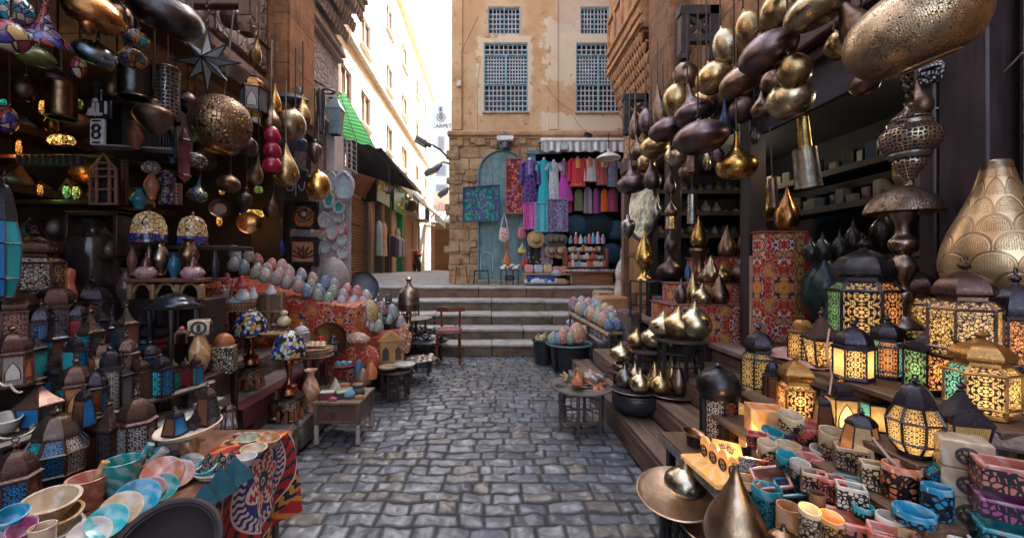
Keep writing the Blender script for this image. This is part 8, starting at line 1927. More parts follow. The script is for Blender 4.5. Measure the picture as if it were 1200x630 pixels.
for(u,v,w,h,tlt,m,l)in((945,197,34,46,.12,brass((.42,.38,.33),.3,.35),'hanging grey metal bucket lamp below the gold tube'),(942,156,17,36,.1,brass((.62,.45,.14),.28),'hammered gold tube lamp above the metal bucket'),(812,182,12,40,0,BZ,'dark tube lamp hanging in the far opening'),(811,245,12,34,0,STEEL,'silver tube hanging in the far opening'),(786,261,13,14,0,BRASS,'small brass box in the string of drop lamps'),(906,226,12,34,.05,BZ,'long dim metal strip hung on the near post')):
 d=F*1.9/(u-U0);R_=S(w,d,u)/2;hh=S(h,d)
 t=thing('tube_lamp',l,'hanging lamp',P(u,v,d),(0,-tlt,0))
 mb=MB();mb.lathe([(R_*1.05,-hh/2),(R_,-hh/2+.01),(R_*.88,hh/2),(R_*.3,hh/2+.005),(0,hh/2+.006)],22);obj('tube_body',mb,m,t)
 mb=MB();mb.tube([(0,0,hh/2),(0,0,hh/2+.35)],.004,4);obj('cord',mb,CHAIN,t)
t=thing('oval_mirror','oval brass tray with dark rim hung on the far brown door','mirror',P(753,245,5.45),(0,0,-1.05))
mb=MB();mb.lathe([(0,0),(.28,0),(.30,.01),(.30,.02),(0,.02)],30,T=Matrix.Rotation(pi/2,4,'X')@Matrix.Diagonal((.8,1.35,1,1)));obj('brass_face',mb,brass((.50,.42,.3),.25,.4),t)
mb=MB();mb.ring((0,-.01,0),.40,.03,'Y',30,6,sx=.60);obj('rim',mb,BLACK,t)
round_table(P(762,372,5.0),S(62,5.0)/2,S(44,5.0),BLACKWOOD,'tall round black table with turned legs carrying a golden ewer','pedestal_table',5,top=plain((.03,.03,.035),.25))
gw=P(755,328,4.9)
t=thing('ewer','shiny golden flame shaped ewer on the round black table','ewer',gw);R_=S(22,4.9)/2;hh=S(58,4.9)
mb=MB();mb.lathe([(R_*.85,0),(R_*.8,hh*.04),(R_*.45,hh*.1),(R_*.4,hh*.2),(R_*.55,hh*.24)],22,k=2);obj('foot',mb,GOLD,t)
mb=MB();mb.lathe([(R_*.45,hh*.22),(R_*.9,hh*.36),(R_*.98,hh*.48),(R_*.7,hh*.66),(R_*.3,hh*.84),(R_*.1,hh*.97),(0,hh)],26,k=3);obj('body',mb,GOLD,t,smooth=70)
gourd(785,328,32,30,'onion',DK,'dull purple onion lamp at the right of the round black table',d=4.9,feet=False)
t=thing('tall_ewer','slender gold ewer on a turned stem in the dark doorway','ewer',P(819,340,4.3));k_=S(1,4.3)
mb=MB();mb.lathe([(12*k_,0),(10*k_,3*k_),(5*k_,10*k_),(7*k_,22*k_),(5*k_,30*k_),(8*k_,42*k_),(11*k_,46*k_),(10*k_,49*k_)],18,k=2);obj('stem',mb,brass((.35,.22,.13),.3),t)
mb=MB();mb.lathe([(5*k_,49*k_),(9*k_,56*k_),(9*k_,62*k_),(5*k_,74*k_),(1*k_,86*k_),(0,87*k_)],18,k=2);obj('body',mb,GOLD,t)
solid('glass_bottle',[(0,0),(.03,.0),(.03,.10),(.012,.14),(.012,.18),(0,.18)],plain((.02,.10,.22),.1),P(806,326,4.4),'small cobalt glass bottle left of the slender ewer','bottle',12,1)
t=thing('cushion','brown ribbed cushion propped under the round black table','cushion',P(776,370,4.7),(.15,0,-.2))
mb=MB();mb.lathe([(0,-.05),(.14,-.045),(.16,0),(.14,.045),(0,.05)],4,T=Matrix.Translation((0,0,.12))@Matrix.Rotation(pi/2,4,'X')@Matrix.Rotation(pi/4,4,'Z'),k=2);obj('pad',mb,cloth((.14,.085,.055),(.09,.055,.035),60,'stripe'),t,smooth=50)
mb=MB();mb.tube([(-.13,-.055,.0),(.13,-.055,.0)],.006,5);obj('piping',mb,cloth((.10,.06,.04)),t)
IR='dim goods inside the right shop'
for(x,y0,y1,z,l)in((3.1,0,0,2.55,'upper dark shelf in the far shop opening'),(3.1,0,0,2.22,'middle dark shelf in the far shop opening'),(3.1,0,0,1.88,'lower dark shelf in the far shop opening'),(3.5,2.8,5.0,2.32,'upper dark shelf in the near shop opening'),(3.5,2.8,5.0,1.98,'middle dark shelf in the near shop opening'),(3.5,2.8,5.0,1.45,'lower dark shelf in the near shop opening')):
 mb=MB()
 if y1:mb.box((x,(y0+y1)/2,z),(.5,y1-y0,.03),.004);mb.box((x-.25,(y0+y1)/2,z-.012),(.02,y1-y0,.06),.003)
 else:mb.box((x,6.4,z),(1.6,.4,.03),.004);mb.box((x,6.2,z-.012),(1.6,.02,.06),.003)
 tag(obj("wall_shelf",mb,plain((.055,.05,.06),.6)),l,'shelf')
for(x,y,l)in((3.0,2.7,'bare warm bulb hanging in the near opening of the right shop'),(3.0,5.0,'bare warm bulb hanging in the far opening of the right shop')):
 t=thing('light_bulb',l,'bulb',(x,y,2.66))
 mb=MB();mb.lathe([(0,-.05),(.03,-.035),(.035,0),(.02,.04),(.015,.05)],14,k=2);obj('glass',mb,glowmat((1,.72,.4),1.2),t)
 mb=MB();mb.lathe([(.016,.05),(.018,.09),(.004,.1),(.004,.22)],10);obj('socket',mb,BLACK,t)
 o=bpy.data.objects.new('bulb',bpy.data.lights.new('bulb','POINT'));C.objects.link(o);o.parent=t;o.location=(0,0,-.08);o.data.energy=1.6;o.data.color=(1,.78,.5);o.data.shadow_soft_size=.04
k=0
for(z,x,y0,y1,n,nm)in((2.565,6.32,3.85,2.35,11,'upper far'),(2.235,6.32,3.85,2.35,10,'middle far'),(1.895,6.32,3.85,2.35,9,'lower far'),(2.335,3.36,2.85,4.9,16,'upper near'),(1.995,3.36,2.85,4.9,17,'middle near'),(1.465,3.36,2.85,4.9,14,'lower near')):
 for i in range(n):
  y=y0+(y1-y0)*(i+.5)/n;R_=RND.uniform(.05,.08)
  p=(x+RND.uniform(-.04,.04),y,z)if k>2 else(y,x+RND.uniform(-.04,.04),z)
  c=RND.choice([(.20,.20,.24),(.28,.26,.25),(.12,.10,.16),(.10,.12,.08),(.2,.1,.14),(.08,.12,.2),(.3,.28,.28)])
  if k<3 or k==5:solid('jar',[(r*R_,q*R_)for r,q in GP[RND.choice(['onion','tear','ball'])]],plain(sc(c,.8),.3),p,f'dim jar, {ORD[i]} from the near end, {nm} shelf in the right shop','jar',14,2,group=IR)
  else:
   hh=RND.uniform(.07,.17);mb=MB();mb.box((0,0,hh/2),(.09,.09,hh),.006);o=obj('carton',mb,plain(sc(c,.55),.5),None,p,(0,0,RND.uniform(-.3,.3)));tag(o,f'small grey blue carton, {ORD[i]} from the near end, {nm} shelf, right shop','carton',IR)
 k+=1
for(u,v,w,h,l,c)in((966,372,60,90,'big dark green glass jar low in the near opening',(.02,.05,.055)),(1000,300,26,44,'black onion lamp dim on the shelf behind the big tricolour lantern',(.025,.02,.025)),(1036,298,40,60,'dark tall onion lamp right of the tricolour lantern',(.02,.018,.022)),(1093,290,36,60,'dark onion lamp behind the giant pierced gourd',(.03,.025,.028)),(964,306,26,34,'first dark onion lamp on the low shelf left of the tricolour lantern',(.035,.035,.04)),(984,308,24,40,'second dark onion lamp on the low shelf left of the tricolour lantern',(.03,.03,.04)),(950,306,22,30,'dark round lamp at the left end of the low shelf',(.03,.03,.035))):
 d=2.9;gourd(u,v,w,h,'onion',plain(c,.25,.3),l,d=d,feet=False,name='dark_lamp')
KH1=tentcloth((.34,.018,.022),(.62,.50,.42),(.018,.02,.09),(.60,.24,.05),4.6);KH2=tentcloth((.32,.015,.03),(.55,.38,.36),(.02,.02,.10),(.58,.25,.05),5.4)
def kcab(u0,u1,v0,v1,d,dep,label,m,strip=None):
 a,b=P(u0,v1,d),P(u1,v0,d);W_,H_=b.x-a.x,b.z-a.z
 t=thing('draped_chest',label,'chest',(a.x,d,a.z))
 mb=MB();mb.box((W_/2,dep/2,H_/2),(W_,dep,H_),.008);obj('chest_cover',mb,m,t)
 mb=MB();mb.box((W_/2,dep/2,H_+.004),(W_+.02,dep+.02,.012),.003);obj('top_board',mb,plain((.20,.07,.05),.6),t)
 mb=MB();mb.box((W_-.05,-.004,H_/2),(.07,.012,H_-.01),.002);obj('ring_border',mb,tentcloth((.03,.015,.03),(.6,.42,.12),(.05,.02,.03),(.55,.3,.06),14.0),t)
 mb=MB();mb.box((W_-.005,-.004,H_/2),(.035,.014,H_-.01),.002);obj('red_border',mb,cloth((.30,.008,.015)),t)
 return t
mb=MB();mb.box((1.84,3.95,.62),(.4,.42,.16),.006);tag(obj('crate',mb,BLACKWOOD),'dark crate under the low draped chest','crate')
kcab(788,880,358,403,3.72,.5,'low chest draped in red white and blue tentmaker cloth with brass lamps on top',KH1)
kcab(796,886,333,362,4.0,.4,'middle chest step draped in orange and purple tentmaker cloth',KH2)
kcab(826,893,302,345,4.25,.4,'upper chest step draped in red and yellow tentmaker cloth',KH2)
kcab(893,945,272,402,3.12,.12,'tall narrow chest draped in crimson cloth with blue and yellow medallion',KH1)
mb=MB();mb.box((0,0,0),(.09,.04,.72),.004);tag(obj('pale_board',mb,plain((.36,.24,.18),.6),None,P(886,352,3.3)),'narrow pale wooden board between the two draped chests','board')
GG='brass lamps on the draped chests'
for(u,vb,w,h,kind,m,l,d)in((798,356,16,30,'onion',DK,'purple bulb lamp at the left end of the lowest chest row',3.85),(812,355,18,38,'tear',BR_,'tall pale brass lamp second in the lowest chest row',3.9),(823,357,24,26,'onion',PB,'squat silver brass lamp third in the lowest chest row',3.8),(843,357,24,36,'tear',BZ,'red bronze teardrop lamp at the right of the lowest chest row',3.82),(833,331,22,32,'tear',PB,'pale brass teardrop at the left of the middle chest row',4.08),(846,331,22,22,'onion',BR_,'small brass onion lamp in the middle chest row',4.06),(868,332,32,32,'onion',DK,'round purple onion lamp in the middle chest row',4.1),(824,330,14,16,'onion',BZ,'tiny bronze onion lamp behind the pale teardrop',4.16),(852,302,22,38,'tear',BZ,'hammered bronze teardrop, left of three on the upper chest',4.42),(874,302,24,40,'tear',BR_,'hammered brass teardrop, middle of three on the upper chest',4.38),(896,301,26,40,'tear',brass((.38,.33,.26),.3),'hammered grey brass teardrop, right of three on the upper chest',4.34),(881,275,26,46,'tear',DK,'dark violet teardrop lamp behind the three hammered ones',4.55),(897,257,22,42,'tear',GD,'glittering gold teardrop hung above the three hammered ones',3.7),(922,271,32,54,'flame',CP,'glowing copper teardrop on the tall crimson chest',3.2)):
 gourd(u,vb,w,h,kind,m,l,d=d,group=GG,feet=False)
# RIGHT: trays of brass gourds on the steps
def stool_tray(u,vb_,vt,w,d,label,lab2,top=None,legs=6):
 R_=S(w,d,u)/2;zt=P(u,vt,d).z;zb=vb_
 round_table(Vector((P(u,vt,d).x,d,zb)),R_,zt-zb,BLACKWOOD,label,'low_stool',legs,top=top or plain((.10,.075,.075),.3,.5),group=None)
 return zt
GS='brass lamps on the right steps'
z1=stool_tray(797,.54,396,70,3.3,'black spindle stool with round tray holding three silver brass lamps','')
z2=stool_tray(757,.38,408,66,3.95,'lower black stool with tray holding two polished brass lamps','')
for(u,vb,w,h,m,l,d)in((777,391,34,32,PB,'polished silver brass onion lamp at the back of the upper stool',3.37),(795,391,40,40,BR_,'gold brass onion lamp in the middle of the upper stool',3.29),(814,397,42,48,PB,'engraved grey brass onion lamp at the front of the upper stool',3.23),(746,412,24,24,BR_,'smaller polished brass onion lamp on the lower stool',3.98),(766,415,34,32,PB,'larger polished brass onion lamp on the lower stool',3.93)):
 zz=z1 if d<3.6 else z2
 p=P(u,vb,d);gourd(u,V0+(H-zz)*F/d,w,h,'onion',m,l,d=d,group=GS)
BAS=thing('brazier','big dark round bowl under the tray of silver lamps on the steps','bowl',Vector((G(744,470,.30).x,3.35,.215)))
mb=MB();R_=S(58,3.35,744)/2;mb.lathe([(0,0),(R_*.5,0),(R_*.9,.05),(R_,.10),(R_*.98,.15),(R_*.9,.16)],30,k=2);obj('bowl_body',mb,plain((.022,.022,.028),.35),BAS)
mb=MB();mb.ring((0,0,.16),R_*.92,.012,'Z',30,6);obj('rim',mb,plain((.03,.03,.035),.3),BAS)
bx=BAS.location
tz=.215+.18
tray(bx+Vector((-.02,-.02,.18)),S(56,3.35,744)/2,plain((.12,.085,.085),.3,.5),'dark copper tray of silver onion lamps on the big bowl')
t2c=Vector((G(786,458,.41).x-.0,3.25,.392));tray(t2c,S(62,3.3,786)/2,plain((.13,.09,.085),.3,.5),'dark copper tray of gold teardrop lamps lying on the second step')
t3c=P(726,434,3.6);tray(t3c-Vector((0,0,.012)),S(34,3.6,726)/2,plain((.14,.10,.095),.3,.5),'small copper tray under the stacked silver lamps')
solid('support',[(0,0),(.07,0),(.05,.05),(.06,t3c.z-.21-.015),(0,t3c.z-.21-.014)],BLACKWOOD,(t3c.x,t3c.y,.21),'dark turned support of the small copper tray','stand',14,1)
for(u,dd,w,h,kind,m,l,zz,up)in((732,3.42,22,30,'onion',brass((.26,.26,.24),.3),'dark pewter onion lamp at the left of the bowl tray',tz,0),(744,3.46,22,30,'onion',PB,'white silver pointed lamp at the back of the bowl tray',tz,0),(750,3.28,26,30,'onion',PB,'bright silver onion lamp at the front of the bowl tray',tz,0),(767,3.34,20,34,'tear',BR_,'gold teardrop lamp at the left of the step tray',.40,0),(774,3.22,26,30,'onion',BR_,'round gold onion lamp at the front of the step tray',.40,0),(787,3.36,16,42,'tear',BR_,'slim tall gold teardrop at the back of the step tray',.40,0),(795,3.22,22,40,'tear',BZ,'ridged bronze teardrop at the right of the step tray',.40,0),(727,3.6,20,16,'onion',BZ,'lower bronze lamp of the stacked pair',t3c.z,0),(728,3.58,28,24,'onion',PB,'upper silver onion lamp of the stacked pair',t3c.z+.09,0)):
 gourd(u,V0+(H-zz)*F/dd,w,h,kind,m,l,d=dd,group=GS)
ot=Vector((G(690,518,.0).x,3.55,.0))
round_table(ot,S(72,3.55,692)/2,H-(452-V0)*3.55/F,wood((.10,.07,.06),.4),'dark spindle legged table covered with starfish and shells','spindle_table',6,top=plain((.16,.13,.12),.4))
zt=H-(452-V0)*3.55/F
for i in range(20):
 a,r=RND.uniform(0,6.28),RND.uniform(.02,.20);c=RND.choice([(.30,.17,.08),(.24,.20,.12),(.42,.36,.30),(.12,.10,.09),(.36,.22,.10),(.46,.14,.06)])
 x,y=ot.x+r*math.cos(a),3.55+r*math.sin(a)
 if i%3<2:
  n5=5 if i%2 else 6;R1=RND.uniform(.07,.10)
  mb=MB();mb.lathe([(0,.012),(R1,.004),(R1*.9,0),(0,0)],n5*4,wob=lambda q,z:.38+.62*abs(math.cos(n5*q/2))**2.2);nm,ct='starfish','starfish'
 else:
  mb=MB();mb.lathe([(0,0),(.045,.015),(.052,.045),(.03,.08),(.012,.11),(0,.115)],10,wob=lambda q,z:1+.18*math.sin(3*q+z*60));nm,ct='seashell','shell'
 o=obj(nm,mb,plain(c,.6,0,.4,40),None,(x,y,zt+.004+i*.0035),(RND.uniform(-.5,.5),RND.uniform(-.5,.5),RND.uniform(0,6)))
 tag(o,f'dried {nm} on the spindle table, {ORD[i]} up from the bottom of the heap',ct,'starfish and shells on the spindle table')
for(dx,dy,l)in((.06,-.05,'large silver black conch at the right of the starfish table'),(.13,.02,'spiky pale conch at the right edge of the starfish table')):
 mb=MB();mb.lathe([(0,0),(.04,.02),(.055,.05),(.03,.1),(.012,.14),(0,.145)],14,k=2,wob=lambda q,z:1+.25*max(0,math.sin(4*q+z*40)));o=obj('conch',mb,plain((.20,.18,.16),.25,.2,.6,30),None,(ot.x+dx,3.55+dy,zt+.03),(1.2,.5,2.0));tag(o,l,'shell')
er=thing('egg_rack','sloping plank rack of coloured mosaic eggs at the right end of the stairs','rack',(0,0,0))
A,B=P(668,364,6.3),P(714,390,5.35)
dirx=Vector((.42,.12,0))
mb=MB();mb.quad(A,B,B+dirx,A+dirx,.03);mb.tube([A-Vector((0,0,.03)),B-Vector((0,0,.03))],.035,6);obj('plank',mb,wood((.34,.23,.14),.6),er)
mb=MB()
for p in(A,A+dirx,B,B+dirx,A.lerp(B,.5)):mb.tube([p-Vector((0,0,.03)),Vector((p.x,p.y,.1))],.018,5)
obj('leg',mb,wood((.12,.07,.05),.6),er)
C2,D2=P(683,386,6.0),P(707,403,5.4)
mb=MB();mb.quad(C2,D2,D2+Vector((.3,.1,0)),C2+Vector((.3,.1,0)),.02);tag(obj('lower_plank',mb,plain((.40,.33,.30),.6)),'narrow pale plank below the egg rack carrying speckled eggs','plank')
mb=MB();mb.box(((C2.x+D2.x)/2+.15,5.75,.2),(.3,.7,.4),.01);tag(obj('plinth',mb,plain((.05,.04,.045),.7)),'dark plinth under the lower egg plank','plinth')
rowc=[['dark pink','lemon yellow','speckled grey','emerald','orange','sage green','orange','deep blue'],['pearl white','dusty pink','sky grey','lemon yellow','coral red','speckled grey','mint green','deep blue'],['coral red','sky grey','mint green','lemon yellow','dusty pink','dark pink','speckled grey','sage green']]
for r in range(3):
 for i in range(8):
  s=(i+.4)/8;p=A.lerp(B,s)+dirx*(.12+.31*r)+Vector((0,0,.002))
  egg(p,S(17+RND.uniform(-2,3),p.y),EGGC[rowc[r][i]],f'{rowc[r][i]} mosaic egg, {ORD[i]} from the top, {["outer", "middle", "inner"][r]} row of the sloping rack','mosaic eggs on the sloping rack',(RND.uniform(-.2,.2),RND.uniform(-.2,.2)))
for i in range(5):
 p=C2.lerp(D2,(i+.5)/5)+Vector((.08,0,.0));egg(p,S(14,p.y),EGGC['dark pink' if i%2 else 'speckled grey'],f'{"dark pink" if i % 2 else "speckled grey"} egg, {ORD[i]} from the top on the lower plank by the stairs','eggs on the lower plank')
bk=P(650,423,5.75)
t=thing('tub_table','black tub with blue rim holding mosaic eggs by the stairs','tub',(bk.x+.17,5.6,.0));hh=H-(402-V0)*5.6/F;R_=S(52,5.6)/2
mb=MB();mb.lathe([(R_*.7,0),(R_*.85,hh*.9),(R_*.98,hh*.96),(R_,hh),(0,hh-.01)],26);obj('tub_body',mb,plain((.02,.022,.03),.4),t)
mb=MB();mb.ring((0,0,hh),R_,.014,'Z',30,6);obj('rim',mb,plain((.08,.16,.22),.35),t)
for k in range(5):
 a=k*1.257;mb=MB();mb.tube([(R_*.86*math.cos(a),R_*.86*math.sin(a),hh*.9),(R_*.8*math.cos(a),R_*.8*math.sin(a),0)],.018,5);obj('leg',mb,BLACKWOOD,t)
for i,(u,h,nm,l)in enumerate(((647,15,'mint green','mint green egg at the left of the black tub'),(653,15,'pale blue','pale blue egg second in the black tub'),(658,17,'coral red','red and pink egg in the middle of the black tub'),(667,15,'sage green','grey green egg in the black tub'),(676,26,'orange','large orange and grey egg at the right of the black tub'),(661,19,'orange','small orange egg behind the red one in the tub'))):
 p=Vector((P(u,0,5.55).x,5.5+.06*(i==4)+.12*(i==5),hh-.003));egg(p,S(h,5.55),EGGC[nm],l,'eggs in the black tub',fat=1.1 if i==4 else 1.0)
bu=thing('bucket','black bucket heaped with pale crystals beside the tub of eggs','bucket',(P(637,0,5.9).x,5.95,0));hb=H-(398-V0)*5.95/F
mb=MB();mb.lathe([(.12,0),(.15,hb),(.165,hb),(.165,hb-.02)],22);mb.lathe([(0,hb-.02),(.15,hb-.02)],22);obj('bucket_body',mb,plain((.02,.02,.028),.4),bu)
mb=MB();mb.ring((0,0,hb),.165,.008);obj('rim',mb,plain((.04,.04,.05),.4),bu)
for i in range(12):
 c=RND.choice([(.55,.36,.22),(.50,.42,.36),(.56,.30,.14),(.45,.38,.2),(.16,.09,.06)]);hh_=RND.uniform(.07,.15)
 mb=MB();mb.lathe([(0,0),(.035,.01),(.04,hh_*.6),(0,hh_)],6,wob=lambda q,z:1+.2*math.sin(3*q));o=obj('crystal',mb,plain(c,.4),None,(P(630+i*2.2,0,5.9).x,5.9+RND.uniform(-.08,.1),hb+.0-.01),(RND.uniform(-.4,.4),RND.uniform(-.4,.4),0),smooth=0)
 tag(o,f'pale brown crystal lump, {ORD[i]} from the left over the black bucket','crystal','crystals over the black bucket')
for(u0,u1,v0,v1,d,dp,l,m)in((700,722,341,352,7.4,.4,'pale block of stone at the right end of the top step',plain((.36,.25,.16),.85,0,.3,5,.5)),(703,738,348,372,6.4,.5,'warm brown kerb stone behind the egg rack',ORST),(736,752,366,392,5.2,.5,'brown stone below the round black table',LEDGE)):
 a,b=P(u0,v1,d),P(u1,v0,d);mb=MB();mb.box(((a.x+b.x)/2,d+dp/2,(a.z-.4+b.z)/2),(b.x-a.x,dp,b.z-a.z+.4),.03);tag(obj('stone_block',mb,m),l,'block')
solid('plastic_bag',[(0,0),(.06,.01),(.07,.05),(.03,.09),(0,.1)],plain((.4,.45,.5),.3),P(668,380,7.2),'pale plastic bag left on the stone stairs by the egg rack','bag',12,2)
# RIGHT: lit lanterns on stepped boards
rst=thing('tiered_stand','stepped plank stand of glowing lanterns and onyx pots on the right','stand',(1.5,1.6,0))
RPL=wood((.13,.07,.04),.55,1.0,1)
for(x0,x1,y0,y1,z)in((.95,1.22,1.02,2.3,.485),(1.13,1.34,1.0,2.1,.655),(1.30,1.46,1.25,2.2,.745),(1.17,1.29,1.1,1.5,.70),(1.28,1.62,1.23,1.46,.815),(1.50,1.92,1.2,2.35,.925),(1.80,2.2,1.35,2.5,1.015)):
 mb=MB();mb.box(((x0+x1)/2-1.5,(y0+y1)/2-1.6,z-.012),(x1-x0,y1-y0,.024),.004);obj('board',mb,RPL,rst)
 for yy in(y0+.05,y1-.05):
  mb=MB();mb.box((x0-1.5+.04,yy-1.6,(z-.024)/2-.002),(.04,.04,z-.026),.004);obj('leg',mb,BLACKWOOD,rst)
GL='glowing lanterns on the right stand'
def LL(u,vt,vb,w,l,z,style,panes,rot=None,n=6,mat=None,roof=None,lit=.055,d=None,watt=None):
 return lantern(u,vt,vb,w,l,z=z,d=d,style=style,panes=panes,lit=lit,n=n,mat=mat,roof=roof,rot=rot,group=GL,watt=watt)
Ye='yellow';Am='amber';Aq='aqua';Gn='green'
LL(1012,278,403,82,'largest lit lantern with cream, orange and green panes and bulbous dark dome',1.02,'shoulder',((Ye,'rose'),(Or,'rose'),(Gn,'rose')),.25,roof=TIN1)
LL(1070,306,405,66,'lit lantern with scrolled cream panes between the tricolour one and the tallest dome',1.02,'shoulder',((Ye,'scroll'),(Ye,'scroll')),.4,mat=TIN2,roof=TINP2)
LL(1130,304,420,84,'big lit lantern with bold scrolled yellow panes below the giant gourd',1.05,'shoulder',((Ye,'scroll'),(Cr,'scroll')),.5,d=1.45,mat=TIN2,roof=TINP2)
LL(1190,318,432,72,'red and orange lit lantern cut by the right frame edge',1.05,'dome',((Or,'rose'),(Or,'scroll')),.45,d=1.42)
LL(940,370,420,34,'lit lantern with aqua side and ribbed cream dome at the far end of the plank',.93,'arch',((Cr,'rose'),(Aq,'net'),(Am,'rose')),.9,roof=TINAP)
LL(963,362,430,44,'cream lit lantern tapering downwards with leafy outlines',.93,'slant',((Am,'scroll'),(Ye,'scroll')),.55,n=4,mat=TIN2,roof=TINP2)
LL(1000,374,443,46,'brightest cream lit lantern with pierced black dome on the front plank',.93,'dome',((Ye,'net'),(Ye,'rose')),.45,watt=.5)
LL(1040,369,441,42,'lit lantern with orange, aqua and green panels beside the brightest one',.93,'shoulder',((Or,'rose'),(Aq,'rose'),(Gn,'net')),.3)
LL(1091,370,458,68,'square lit lantern with orange and green dotted panes',.93,'pyr',((Or,'scroll'),(Gn,'rose')),.62,n=4,watt=.35)
LL(1150,386,484,84,'amber brass lit lantern with round dome, largest on the front right',.93,'shoulder',((Ye,'rose'),(Ye,'scroll'),(Aq,'rose')),.3,mat=TINA,roof=TINAP,watt=.5)
LL(889,378,461,38,'black domed lantern with aqua and cream panes left of the onyx',.66,'shoulder',((Ye,'rose'),(Aq,'net'),(Ye,'rose')),.75,watt=.12,d=2.25)
LL(932,416,487,48,'golden amber square lit lantern with round medallions',.745,'onion',((Am,'rose'),(Or,'rose')),.5,n=4,mat=TINA,roof=TINAP,watt=.4)
LL(985,444,501,38,'cream lit lantern with pale pointed arches and hoop top',.745,'arch',((Ye,'arch'),(Ye,'arch')),.6,n=4,mat=TINA,watt=.35)
LL(1026,453,503,34,'aqua lit lantern half behind the black globe lantern',.745,'arch',((Aq,'net'),(Am,'net')),.5)
LL(1072,442,532,64,'black framed globe lantern glowing pale yellow',.82,'globe',((Ye,'rose'),),.35,n=8,watt=.35)
LL(1126,446,537,66,'cream lit lantern with slanting side and pierced silver lid',.82,'slant',((Ye,'net'),(Am,'scroll')),.5,n=4,watt=.35)
LL(1181,450,517,40,'dark unlit lantern with dim red panes by the rough stone slab',.82,'dome',((Br,'rose'),(Br,'net')),.5,lit=0)
LL(964,460,502,26,'small dark tent lantern with maroon pane before the golden one',.745,'tent',((Br,'net'),(Or,'net')),.5,n=4,lit=0)
LL(1009,480,533,48,'six sided tent lantern with honeycomb orange panes',.745,'tent',((Or,'net'),(Cr,'net')),.45,watt=.12)
LL(842,425,515,46,'tall black minaret lantern with jewelled round dome by the hand tiles',.59,'tall',(('white','rose'),(Cp,'rose'),(Gy,'rose')),.35,lit=0,d=2.15,roof=tin((.03,.028,.034),.3))
LL(905,420,472,20,'slim brown lantern between the black aqua one and the golden one',.7,'arch',((Br,'rose'),(Cp,'rose')),.5,lit=0,d=2.1)
LL(1197,430,492,32,'turquoise lit lantern cut by the right frame edge',.9,'pyr',((Aq,'net'),(T,'net')),.5,n=4)
p=P(842,515,1.98);hh=S(90,1.98);mb=MB()
t=thing('giant_gourd','giant pierced brass gourd lamp with scale pattern at the right edge','brass lamp',P(1168,352,1.6));R_=S(152,1.6,1168)/2;hh=S(164,1.6)
b=NB('scaled_brass');uv=b.coord('UV');sp=b.n('SeparateXYZ',Vector=uv)
sx_,sy_=sp.outputs[0],sp.outputs[1]
rowf=b.math('DIVIDE',sy_,.075);rown=b.math('FLOOR',rowf);off=b.math('MULTIPLY',b.math('MODULO',rown,2.0),.06)
fx=b.math('SUBTRACT',b.math('PINGPONG',b.math('ADD',sx_,off),.06),.0);fy=b.math('SUBTRACT',b.math('SUBTRACT',sy_,b.math('MULTIPLY',rown,.075)),.012)
rr=b.math('SQRT',b.math('ADD',b.math('MULTIPLY',fx,fx),b.math('MULTIPLY',fy,fy)))
ring_=b.step(b.math('ABSOLUTE',b.math('SUBTRACT',rr,.056)),.006,.003)
vo=b.n('TexVoronoi',Vector=uv,Scale=150.0,Randomness=.3);dots=b.math('MULTIPLY',b.step(vo.outputs['Distance'],.40,.32),b.step(rr,.052,.048))
n1=b.noise(b.coord('Object'),7,5)
c=b.mix(b.step(n1,.35,.7),(.66,.50,.30),(.40,.26,.14));c=b.mix(b.math('MULTIPLY',dots,.75),c,(.12,.065,.03));c=b.mix(b.math('MULTIPLY',ring_,.55),c,(.16,.10,.07))
SCALE=b.done(b.pbr(c,.33,.9,b.bump(b.math('ADD',b.math('MULTIPLY',dots,-.5),b.math('MULTIPLY',ring_,-1.0)),.4,.004)))
mb=MB();mb.lathe([(R_*.5,0),(R_*.8,hh*.06),(R_*.98,hh*.20),(R_*.98,hh*.33),(R_*.82,hh*.50),(R_*.56,hh*.68),(R_*.38,hh*.82),(R_*.29,hh*.93)],48,k=4);obj('pierced_body',mb,SCALE,t,smooth=70)
mb=MB();mb.lathe([(R_*.29,hh*.925),(R_*.25,hh*.985),(R_*.2,hh),(0,hh)],30);obj('neck',mb,brass((.50,.40,.28),.25),t)
mb=MB();mb.lathe([(0,-.03),(R_*.6,-.03),(R_*.55,0),(R_*.5,.004)],30);obj('foot',mb,BRONZE,t)
st2=MB();st2.box((0,0,0),(.2,.2,.22),.01);tag(obj('crate',st2,BLACKWOOD,None,P(1168,352,1.6)+Vector((0,0,-.142))),'dark crate under the giant pierced gourd','crate')
gourd(1092,344,44,34,'onion',COPPER,'coppery onion lamp behind the scrolled cream lantern',d=2.15,feet=False)
st2=MB();st2.box((0,0,0),(.2,.2,.2),.01);tag(obj('crate',st2,BLACKWOOD,None,P(1092,344,2.15)+Vector((0,0,-.102))),'small dark crate under the coppery onion lamp','crate')
cable([P(1198,62,1.7),P(1160,96,1.85),P(1130,118,1.9),P(1092,127,2.0),P(1085,136,2.05)],.004,'pale wire curling from the dark pillar to the filigree pendant',plain((.30,.24,.24),.5),.01)
cable([P(972,385,1.75),P(968,410,1.72),P(975,440,1.7),P(972,462,1.68)],.004,'pink flex hanging between the lit lanterns',plain((.45,.28,.22),.5))
cable([P(1022,512,1.35),P(1045,540,1.28),P(1070,563,1.24),P(1100,564,1.22),P(1118,559,1.2)],.004,'pale flex lying over the orange rimmed pot',plain((.34,.26,.26),.5))
